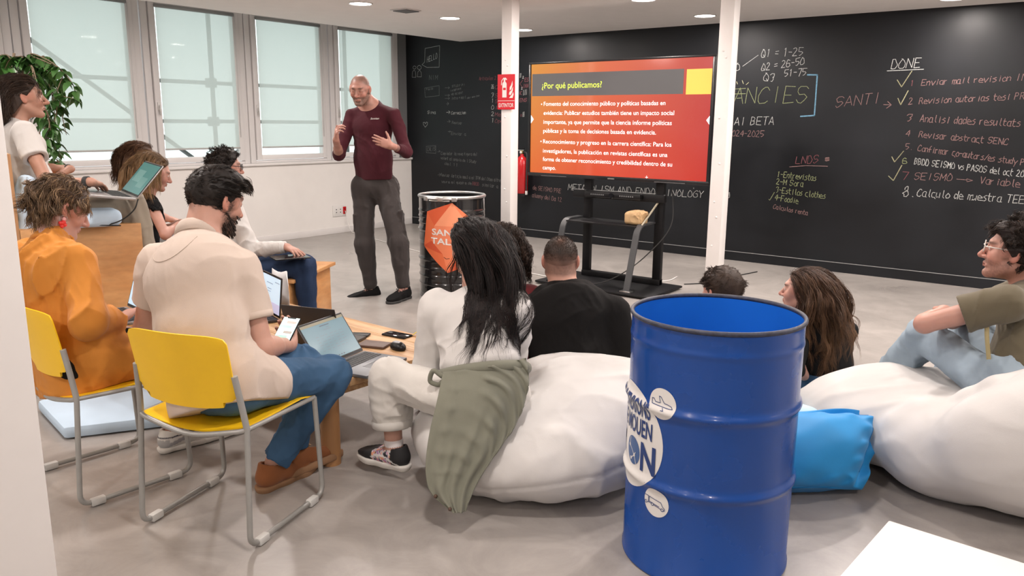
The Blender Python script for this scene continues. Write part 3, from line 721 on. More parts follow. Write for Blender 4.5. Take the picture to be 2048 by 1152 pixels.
# local: +y = direction she faces, -x = along the back, origin at the near back corner
box('back_panel', (-1.25, -.022, .11), (-.006, .0, 1.32), MT['ply_light'], bn, .002)
box('back_panel_edge', (-.006, -.022, .11), (0, 0, 1.32), MT['ply_edge'], bn)
box('side_panel', (-.018, .002, .11), (0, .59, .925), MT['ply'], bn, .002)
box('seat_board', (-1.25, .002, .905), (-.02, .585, .925), MT['ply'], bn, .002)
box('front_panel', (-1.23, .568, .11), (-.02, .586, .905), MT['ply'], bn, .002)
box('foot_step', (-.75, .588, .42), (-.02, .92, .445), MT['ply'], bn, .002)
box('step_front', (-.75, .90, .11), (-.02, .918, .42), MT['ply'], bn, .002)
for cx, cy in ((-.12, .10), (-.12, .82), (-1.12, .10), (-.65, .82)):
    box('caster_fork', (cx-.02, cy-.03, .05), (cx+.02, cy+.03, .11), MT['black_metal'], bn, .005)
    v, f = tube_data([(cx-.014, cy+.02, .04), (cx+.014, cy+.02, .04)], .04, 20); o = add('caster_wheel', v, f, MT['rubber'], bn); sharp(o, 40)
# second low plywood bench for the row by the window
b2 = empty('bench', 'low plywood bench by the window under the row of three people', 'bench', (-5.25, 3.12, 0), math.radians(28))
box('seat_board', (-.85, -.25, .415), (.85, .50, .44), MT['ply'], b2, .003)
for sx in (-.8, .8): box('side_panel', (sx-.012, -.24, 0), (sx+.012, .48, .415), MT['ply'], b2, .002)
box('front_panel', (-.78, .2, .02), (.78, .22, .415), MT['ply'], b2, .002)
# --- steel drums
def drum_profile(R, H, top_open=True):
    p = [(.002, .012), (R-.012, .012), (R-.006, 0), (R+.004, .004), (R+.004, .016), (R, .02)]
    z = .03
    def bead(zc, a=.011, w=.028): return [(R+a*math.exp(-((zz-zc)/w*1.8)**2), zz) for zz in np.linspace(zc-w*1.6, zc+w*1.6, 15)]
    return p, bead
def drum(name, label, R, H, loc, mat, ribs, rim, inner=None):
    d = empty(name, label, 'drum', loc)
    p, bead = drum_profile(R, H)
    for zc, a, w in ribs: p += bead(zc, a, w)
    p += [(R, H-.03)]
    lathe('body', p+[(R, H-.012), (R-.002, H-.008), (R-.003, H-.03)]+[(R-.003, z) for z in (H*.75, H*.5, H*.25, .03)]+[(.002, .02)], mat, d, 96, False, 50)
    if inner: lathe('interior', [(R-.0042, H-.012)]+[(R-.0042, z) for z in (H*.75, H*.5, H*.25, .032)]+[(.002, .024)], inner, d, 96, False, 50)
    lathe('rim', [(R+.007*math.cos(a), H-.006+.008*math.sin(a)) for a in np.linspace(0, 2*np.pi, 14, endpoint=False)], rim, d, 96, True, 80)
    return d
blue = M('blue_drum_paint', (.0045, .055, .27), .26, var=.05, vscale=5, coat=.22, rvar=.05, spec=.4)
bd = drum('steel_drum', 'blue steel drum with round white stickers, in the foreground', .285, .88, (-1.035, 2.505, 0), blue, [(.328, .0105, .026), (.592, .0105, .026), (.80, .003, .02)], M('worn_rim', (.03, .035, .06), .5, var=.5, vscale=60), M('blue_lit_inside', (.012, .13, .56), .2, coat=.4))  # inside is the same paint, its colour lightened to look strongly lit
black = M('black_drum_paint', (.010, .010, .011), .22, var=.1, vscale=6, coat=.6, bump=.03, bscale=12)
kd = drum('steel_drum', 'black steel drum with an orange faceted sticker, beside the presenter', .285, .885, (-4.62, 5.18, 0), black, [(.03+.0, .004, .012)]+[(z, .0075, .02) for z in (.13, .2, .27)]+[(.345, .011, .024)]+[(.49, .004, .012), (.60, .011, .024)]+[(z, .006, .016) for z in (.66, .71, .76)], MT['black_metal'])
# galvanised clamp ring with its lever on the black drum
lathe('clamp_ring', [(.285+.014*math.cos(a)-.002, .878+.014*math.sin(a)) for a in np.linspace(0, 2*np.pi, 12, endpoint=False)], M('galvanised_ring', (.42, .42, .42), .35, metal=.8, var=.1, vscale=40), kd, 96, True, 80)
def arc(R, a0, a1, z, n=16): return [(R*math.cos(math.radians(a)), R*math.sin(math.radians(a)), z) for a in np.linspace(a0, a1, n)]
tube('lever', arc(.312, -95, -40, .872), .009, MT['chrome'], kd, 8); tube('lever', arc(.312, -85, -52, .855), .005, MT['chrome'], kd, 8)
for a in (-92, -66, -45):
    q = Matrix.Rotation(math.radians(a), 4, 'Z'); box('latch', (.296, -.022, .852), (.325, .022, .888), MT['chrome'], kd, .004, q)
tube('wire', spline([(.29*math.cos(math.radians(22)), .29*math.sin(math.radians(22)), .86), (.297*math.cos(math.radians(20)), .297*math.sin(math.radians(20)), .80), (.296*math.cos(math.radians(22)), .296*math.sin(math.radians(22)), .7), (.30*math.cos(math.radians(20)), .30*math.sin(math.radians(20)), .60)], 12), .003, MT['chrome'], kd, 6)
def on_drum(V2, R, a0, z0):
    """wrap flat drawing (x along the girth to the right seen from outside, y up) round a drum"""
    out = []
    for x, y in V2:
        a = math.radians(a0)+x/R; out.append((R*math.cos(a), R*math.sin(a), z0+y))
    return out
def ribbump(z, ribs): return sum(a*math.exp(-((z-zc)/w*1.8)**2) for zc, a, w in ribs)
BR = [(.328, .0105, .026), (.592, .0105, .026), (.80, .003, .02)]
KR_ = [(z, .0075, .02) for z in (.13, .2, .27)]+[(.345, .011, .024), (.49, .004, .012), (.60, .011, .024)]+[(z, .006, .016) for z in (.66, .71, .76)]
def wrap_obj(name, V2, Fc, R, a0, z0, ribs, off, mat, par, cols=None):
    V = []
    for x, y in V2:
        a = math.radians(a0)+x/.285; r = R+off+ribbump(z0+y, ribs); V.append((r*math.cos(a), r*math.sin(a), z0+y))
    return add(name, V, Fc, mat, par, True, cols)
def disc2(r, n=48, m=14):
    V = [(0, 0)]; Fc = []
    for i in range(1, m+1): V += [(r*i/m*math.cos(2*math.pi*j/n), r*i/m*math.sin(2*math.pi*j/n)) for j in range(n)]
    for j in range(n): Fc.append((0, 1+j, 1+(j+1) % n))
    for i in range(m-1):
        for j in range(n): a = 1+i*n; Fc.append((a+j, a+n+j, a+n+(j+1) % n, a+(j+1) % n))
    return V, Fc
def text2d(s, w=None, h=None, cut=.007, shear=0, bold=0):
    """built-in font -> flat, finely cut mesh (verts 2-D, faces), scaled to width w / cap height h, origin at its lower left"""
    cu = bpy.data.curves.new('lettering', 'FONT'); cu.body = s; cu.size = 1; cu.resolution_u = 3; cu.offset = bold; cu.shear = shear
    o = bpy.data.objects.new('lettering', cu); link(o); dg = bpy.context.evaluated_depsgraph_get(); me = bpy.data.meshes.new_from_object(o.evaluated_get(dg))
    bm = bmesh.new(); bm.from_mesh(me); bpy.data.objects.remove(o); bpy.data.curves.remove(cu); bpy.data.meshes.remove(me)
    xs = [v.co.x for v in bm.verts]; ys = [v.co.y for v in bm.verts]; x0, x1 = min(xs), max(xs)
    sx = w/(x1-x0) if w else h/.72; sy = h/.72 if h else sx
    for v in bm.verts: v.co = Vector(((v.co.x-x0)*sx, v.co.y*sy, 0))
    if cut:
        for ax in (0, 1):
            lo = min(v.co[ax] for v in bm.verts); hi = max(v.co[ax] for v in bm.verts)
            for t in np.arange(lo+cut, hi, cut):
                co = [0, 0, 0]; co[ax] = t; no = [0, 0, 0]; no[ax] = 1
                bmesh.ops.bisect_plane(bm, geom=bm.verts[:]+bm.edges[:]+bm.faces[:], plane_co=co, plane_no=no)
    bm.verts.index_update(); V = [(v.co.x, v.co.y) for v in bm.verts]; Fc = [tuple(v.index for v in f.verts) for f in bm.faces]; bm.free(); return V, Fc
vinyl = M('white_vinyl', (.70, .685, .665), .4); navy = M('navy_print', (.018, .045, .17), .45)
R0 = .285
v, f = disc2(.183, 64, 46); wrap_obj('round_sticker', v, f, R0, -134.4, .46, BR, .0012, vinyl, bd)
def drum_text(s, right_deg, z, w, h, mat, bold=.01):
    v, f = text2d(s, w, h, bold=bold); v = [(x-w, y) for x, y in v]; wrap_obj('lettering', v, f, R0, right_deg, z, BR, .0034, mat, bd)
drum_text('CONNEXIONS', -109, .548, .25, .060, navy, .02); drum_text('QUE MOUEN', -106.8, .478, .262, .060, navy, .02)
drum_text('N', -103, .362, .072, .098, navy, .03); drum_text('M', -148, .362, .10, .098, navy, .03)
v, f = disc2(.0475, 32, 8); v = [(x, y*1.05) for x, y in v]; wrap_obj('globe_print', v, f, R0, -128.2, .408, BR, .0022, M('globe_blue', (.05, .11, .27), .45), bd)
V = []; Fc = []
for poly in ([(-.02, .04), (-.025, .012), (.012, -.014), (.028, -.045)], [(.012, -.014), (-.016, -.036)], [(.012, -.014), (.02, -.002)]):
    vv, ff = ribbon(poly, .003); k = len(V); V += [tuple(p) for p in vv]; Fc += [tuple(i+k for i in q) for q in ff]
for px, py in ((-.025, .012), (.012, -.014), (-.012, -.032)):
    vv, ff = disc2(.006, 12, 2); k = len(V); V += [(x+px, y+py) for x, y in vv]; Fc += [tuple(i+k for i in q) for q in ff]
wrap_obj('globe_print', V, Fc, R0, -128.2, .408, BR, .0030, vinyl, bd)
def line_sticker(a, z, r, polys, wd):
    v, f = disc2(r, 40, 8); wrap_obj('round_sticker', v, f, R0, a, z, BR, .0018, vinyl, bd); V = []; Fc = []
    for p in polys:
        fine = []
        for q0, q1 in zip(p[:-1], p[1:]):
            n = max(1, int(math.dist(q0, q1)*r/.008)); fine += [(q0[0]+(q1[0]-q0[0])*t/n, q0[1]+(q1[1]-q0[1])*t/n) for t in range(n)]
        fine.append(p[-1]); vv, ff = ribbon([(x*r, y*r) for x, y in fine], wd); k = len(V); V += [tuple(q) for q in vv]; Fc += [tuple(i+k for i in q) for q in ff]
    wrap_obj('line_drawing', V, Fc, R0, a, z, BR, .0028, navy, bd)
line_sticker(-100, .618, .052, [[(-.75, -.12), (.55, -.18), (.78, -.16), (.68, -.02), (.42, .06), (.18, .08), (-.08, .44), (-.22, .46), (-.12, .05), (-.5, .04), (-.62, .22), (-.78, .22), (-.75, -.12)], [(.1, -.22), (.2, -.38), (.02, -.38)]], .0022)
line_sticker(-101.2, .272, .050, [[(-.95, .28), (-.62, .28), (-.62, -.18), (-.7, -.2)], [(-.55, .26), (.42, .14), (.55, -.1), (.72, -.22), (.7, -.36), (.64, -.36)], [(-.55, .26), (-.55, -.16), (-.36, -.18)], [(-.16, -.2), (.44, -.32)], [(-.5, -.08), (.3, -.2)]]+[[(cx+.1*math.cos(t), cy+.1*math.sin(t)) for t in np.linspace(0, 6.283, 10)] for cx, cy in ((-.84, -.2), (-.26, -.2), (.54, -.34))], .0022)
# orange faceted sticker on the black drum: polygons in (girth, height) metres around the middle
ocols = [(.62, .10, .035), (.72, .20, .09), (.80, .30, .16), (.66, .14, .05), (.55, .08, .03), (.74, .22, .11)]
P0 = [(-.245, .245), (-.02, .325), (.16, .17), (.245, .02), (.10, -.21), (-.06, -.27), (-.29, -.05)]
def facet(pts, col, k):
    bm = bmesh.new(); bm.faces.new([bm.verts.new((x, y, 0)) for x, y in pts])
    for ax in (0, 1):
        lo = min(v.co[ax] for v in bm.verts); hi = max(v.co[ax] for v in bm.verts)
        for t in np.arange(lo+.011, hi, .014):
            co = [0, 0, 0]; co[ax] = t; no = [0, 0, 0]; no[ax] = 1
            bmesh.ops.bisect_plane(bm, geom=bm.verts[:]+bm.edges[:]+bm.faces[:], plane_co=co, plane_no=no)
    bm.verts.index_update(); V = [(v.co.x, v.co.y) for v in bm.verts]; Fc = [tuple(v.index for v in f.verts) for f in bm.faces]; bm.free()
    return V, Fc, [col]*len(V)
tri = [([P0[0], P0[1], (-.17, .13)], 0), ([P0[1], (.12, .125), (-.17, .13)], 2), ([P0[1], P0[2], (.12, .125)], 1), ([P0[0], (-.17, .13), (-.2, .0), P0[6]], 3), ([(-.17, .13), (.12, .125), (.16, -.05), (-.2, 0)], 5), ([(.12, .125), P0[2], P0[3], (.16, -.05)], 3), ([P0[6], (-.2, 0), (-.10, -.11)], 4), ([(-.2, 0), (.16, -.05), (.03, -.12), (-.10, -.11)], 1), ([P0[6], (-.10, -.11), P0[5]], 3), ([(-.10, -.11), (.03, -.12), P0[5]], 1), ([(.03, -.12), (.16, -.05), P0[4], P0[5]], 0), ([P0[3], P0[4], (.16, -.05)], 4)]
V = []; Fc = []; Cc = []
for pts, ci in tri:
    v, f, c = facet(pts, ocols[ci], 0); k = len(V); V += v; Fc += [tuple(i+k for i in q) for q in f]; Cc += c
SA, SZ = -44.0, .515
wrap_obj('faceted_sticker', V, Fc, R0, SA, SZ, [], .0118, M('orange_print', (.7, .15, .06), .45, attr=True), kd, Cc)
for s, x, z, w in (('SANT', -.195, .055, .235), ('TALKS', -.205, -.02, .28)):
    v, f = text2d(s, w, .052, bold=.022); v = [(a+x, b+z-.0-(a)*.06) for a, b in v]; wrap_obj('lettering', v, f, R0, SA, SZ, [], .0132, vinyl, kd)
V = []; Fc = []
for poly in ([(-.09, -.135), (-.07, -.15), (-.045, -.145)],): vv, ff = ribbon(poly, .004); V += [tuple(p) for p in vv]; Fc += ff
wrap_obj('line_drawing', V, Fc, R0, SA, SZ, [], .0132, MT['black_plastic'], kd)
# --- beanbags
def bag(name, label, S, h, mat, loc, group=None, cat='beanbag'):
    V, Q = S.mesh(h); o = np_mesh(name, V, Q, mat, None, None, loc); o.location = loc; return setp(o, label, cat, group)
def crease(c, d, amp, w, L, k=6, seed=0):
    """radial folds gathered at a point"""
    c = A(*c); d = nrm(d)
    def f(P):
        q = P-c; r = np.linalg.norm(q, axis=1)+1e-6; s = np.cross([0, 0, 1.], d); s = nrm(s); t = np.cross(d, s)
        a = np.arctan2(q@t, q@s); return amp*np.cos(a*k+seed+3*r)*np.exp(-(r/L)**2)*np.clip(r/w, 0, 1)
    return f
S = Sdf(); ax = A(.795, .607, 0)
S.ell((-1.87, 2.66, .20), (.53, .47, .245), 0, [(.795, .607, 0), (-.607, .795, 0), (0, 0, 1)])
S.ell((-1.74, 2.90, .25), (.44, .40, .225), .12, [(.795, .607, 0), (-.607, .795, 0), (0, 0, 1)])
S.ell((-2.03, 2.53, .16), (.31, .34, .18), .1, [(.795, .607, 0), (-.607, .795, 0), (0, 0, 1)])
S.ell((-2.04, 2.52, .56), (.24, .24, .20), .10, op='s')
S.disp.append(folds(.010, 2.2, 3.1, (.3, -.75, .6), .22)); S.disp.append(folds(.008, 3.6, 5.3, (.795, .607, .1), .10)); S.disp.append(folds(.0025, 6, 7.7, (.3, -.75, .6), .25))
S.disp.append(crease((-2.02, 2.55, .38), (0, 0, 1), .012, .12, .5, 9)); S.cut((0, 0, .001), (0, 0, -1))
S.disp.append(lambda P: -.006*np.exp(-((P[:, 2]-.16-.06*np.sin(P[:, 0]*4))/.008)**2)*-1)
BAG1 = S
bag('beanbag', 'big white beanbag under the woman in the white long-sleeved tee', S, .011, MT['bag_white'], (-1.93, 2.62, 0), 'white beanbags')
S = Sdf(); B3 = [(.86, .51, 0), (-.51, .86, 0), (0, 0, 1)]
S.ell((-.22, 3.86, .20), (.62, .50, .25), 0, B3); S.ell((-.70, 3.84, .20), (.42, .34, .20), .12, B3)
S.cone((-.72, 3.82, .22), (-1.07, 3.69, .235), .17, .012, .10)
S.ell((-.10, 3.50, .30), (.40, .20, .26), .08, B3); S.ell((.12, 3.62, .40), (.42, .26, .26), .1, B3); S.ell((-.42, 3.54, .20), (.26, .20, .20), .08, B3)
S.ell((-.42, 3.86, .62), (.36, .22, .22), .10, op='s')
S.chain([A(-0.615, 3.456, 0.280), A(-0.525, 3.500, 0.332), A(-0.397, 3.541, 0.359), A(-0.366, 3.528, 0.418), A(-0.280, 3.535, 0.487), A(-0.173, 3.577, 0.530)], [.045, .05, .045, .05, .055, .06], .035)
S.disp.append(folds(.011, 2.4, 1.3, (.9, .3, .2), .25)); S.disp.append(folds(.0025, 6, 5.7, (.7, .3, .5), .3)); S.disp.append(crease((-.46, 3.58, .33), (0, 0, 1), .014, .04, .22, 11, 1)); S.cut((0, 0, .001), (0, 0, -1))
bag('beanbag', 'big white beanbag at the right edge, under the man in the olive tee', S, .011, MT['bag_white'], (-.25, 3.8, 0), 'white beanbags')
# blue one: a fat square cushion leaning back, with a flat stitched border all round
def pillow(label, BL, BR, TR, TL, loc, mat, bulge=.18, fl=.15, n=72):
    BL, BR, TR, TL = (A(*q) for q in (BL, BR, TR, TL)); nf = nrm(np.cross(BR-BL, TL-BL)); out = []
    t = np.linspace(-1, 1, n); U, V_ = np.meshgrid(t, t, indexing='ij'); k = 1-fl
    a, b = (U/k+1)/2, (V_/k+1)/2; b = np.where(b < 0, b*.12, b)
    base = (BL*((1-a)*(1-b))[..., None]+BR*(a*(1-b))[..., None]+TR*(a*b)[..., None]+TL*((1-a)*b)[..., None])
    iu, iv = np.clip(1-(np.abs(U)/k)**2.2, 0, 1), np.clip(1-(np.abs(V_)/k)**2.2, 0, 1); th = (iu*iv)**.5
    edge = np.maximum(np.abs(U), np.abs(V_)); w = np.clip((edge-k)/fl, 0, 1)
    nz = vnoise(np.stack([U*2.2, V_*2.2, U*0+3.3], -1).reshape(-1, 3)).reshape(n, n)
    wave = w*(.022*np.sin(np.where(np.abs(U) > np.abs(V_), V_*9+.6, U*5))+.012*nz)
    pinch = .012*np.cos(np.where(np.abs(U) > np.abs(V_), V_*16, U*16)+nz*2)*np.exp(-((edge-k+.12)/.10)**2)*(edge < k)
    for sg in (1, -1):
        P = base+nf[None, None]*(sg*(.003+bulge*th*(1+.10*nz)+pinch*(th > .02))+wave)[..., None]
        P[..., 2] -= .035*th*(1-b)*1.0; P[..., 2] = np.where(P[..., 2] < .006, .006+.0*P[..., 2], P[..., 2]); out.append(P.reshape(-1, 3))
    Vv = np.concatenate(out)-A(*loc); Fc = []; m = n*n; ix = lambda i, j: i*n+j
    for i in range(n-1):
        for j in range(n-1): Fc.append((ix(i, j), ix(i+1, j), ix(i+1, j+1), ix(i, j+1))); Fc.append((m+ix(i, j), m+ix(i, j+1), m+ix(i+1, j+1), m+ix(i+1, j)))
    for i in range(n-1):
        for (p, q) in ((ix(i, 0), ix(i+1, 0)), (ix(i+1, n-1), ix(i, n-1)), (ix(0, i+1), ix(0, i)), (ix(n-1, i), ix(n-1, i+1))): Fc.append((p, m+p, m+q, q))
    o = add('beanbag', Vv, Fc, mat); o.location = loc
    seam = [np.array(out[0][ix(int((1+x*k)/2*(n-1)), int((1+y*k)/2*(n-1)))])+nf*.001 for x, y in [(q, .985) for q in np.linspace(-.97, .97, 40)]+[(.985, q) for q in np.linspace(.95, -.6, 30)]]
    v, f = tube_data(seam, .0022, 5); add('seam', np.asarray(v)-A(*loc), f, M('seam_blue', (.006, .16, .42), .7), o); return setp(o, label, 'beanbag')
pillow('bright blue cushion-shaped beanbag half behind the blue drum', (-1.141, 2.886, 0.050), (-0.715, 3.250, 0.050), (-0.717, 3.526, 0.272), (-1.127, 3.175, 0.284), (-1.0, 3.3, 0), MT['bag_blue'])
S = Sdf(); S.ell((-1.10, 3.97, .07), (.30, .24, .085), 0); S.ell((-1.10, 3.62, .10), (.30, .16, .11), .1); S.cone((-1.22, 3.52, .215), (-.86, 3.55, .20), .045, .03, .1); S.cone((-.80, 3.58, .10), (-.70, 3.60, .08), .05, .02, .05)
S.disp.append(folds(.008, 6, 2.3)); S.cut((0, 0, .001), (0, 0, -1))
bag('beanbag', 'pale blue floor bag under the woman with long brown hair', S, .011, M('pale_blue_bag', (.50, .70, .86), .8, bump=.1, bscale=400), (-1.05, 3.85, 0))
S = Sdf(); S.ell((-2.12, 3.28, .12), (.52, .34, .155), 0, [(.795, .607, 0), (-.607, .795, 0), (0, 0, 1)]); S.disp.append(folds(.008, 5, 4.3)); S.cut((0, 0, .001), (0, 0, -1))
bag('beanbag', 'low white beanbag behind the big one, under the man in black', S, .012, MT['bag_white'], (-2.12, 3.28, 0), 'white beanbags')
S = Sdf(); S.rbox((-2.58, 3.13, .075), (.27, .27, .075), .05, 0); S.disp.append(folds(.005, 6, 4.3)); S.cut((0, 0, .001), (0, 0, -1))
bag('floor_cushion', 'square grey floor cushion under the curly-haired person', S, .012, M('grey_cloth', (.22, .22, .23), .85), (-2.58, 3.13, 0), None, 'cushion')
# pale blue foam pad lying on the floor
pd = prism('floor_pad', [(0, 0), (.50, -.09), (.73, .30), (.12, .58)], 0, .062, MT['pale_blue'], None, .018); pd.location = (-4.34, 1.62, .004); setp(pd, 'pale blue flat foam pad lying on the floor by the chairs', 'cushion')
# white tabletop in the near right corner
wt = empty('side_table', 'white tabletop cut by the bottom right corner', 'table', (-.276, 1.576, 0), 0)
box('tabletop', (0, -.62, .722), (.70, .0, .75), M('white_laminate', (.70, .70, .68), .35), wt, .003, Matrix.Rotation(-.075, 4, 'Z'))
for x, y in ((.06, -.56), (.64, -.56), (.06, -.09), (.64, -.12)): box('leg', (x-.02, y-.02, 0), (x+.02, y+.02, .722), MT['white_paint'], wt, .003)
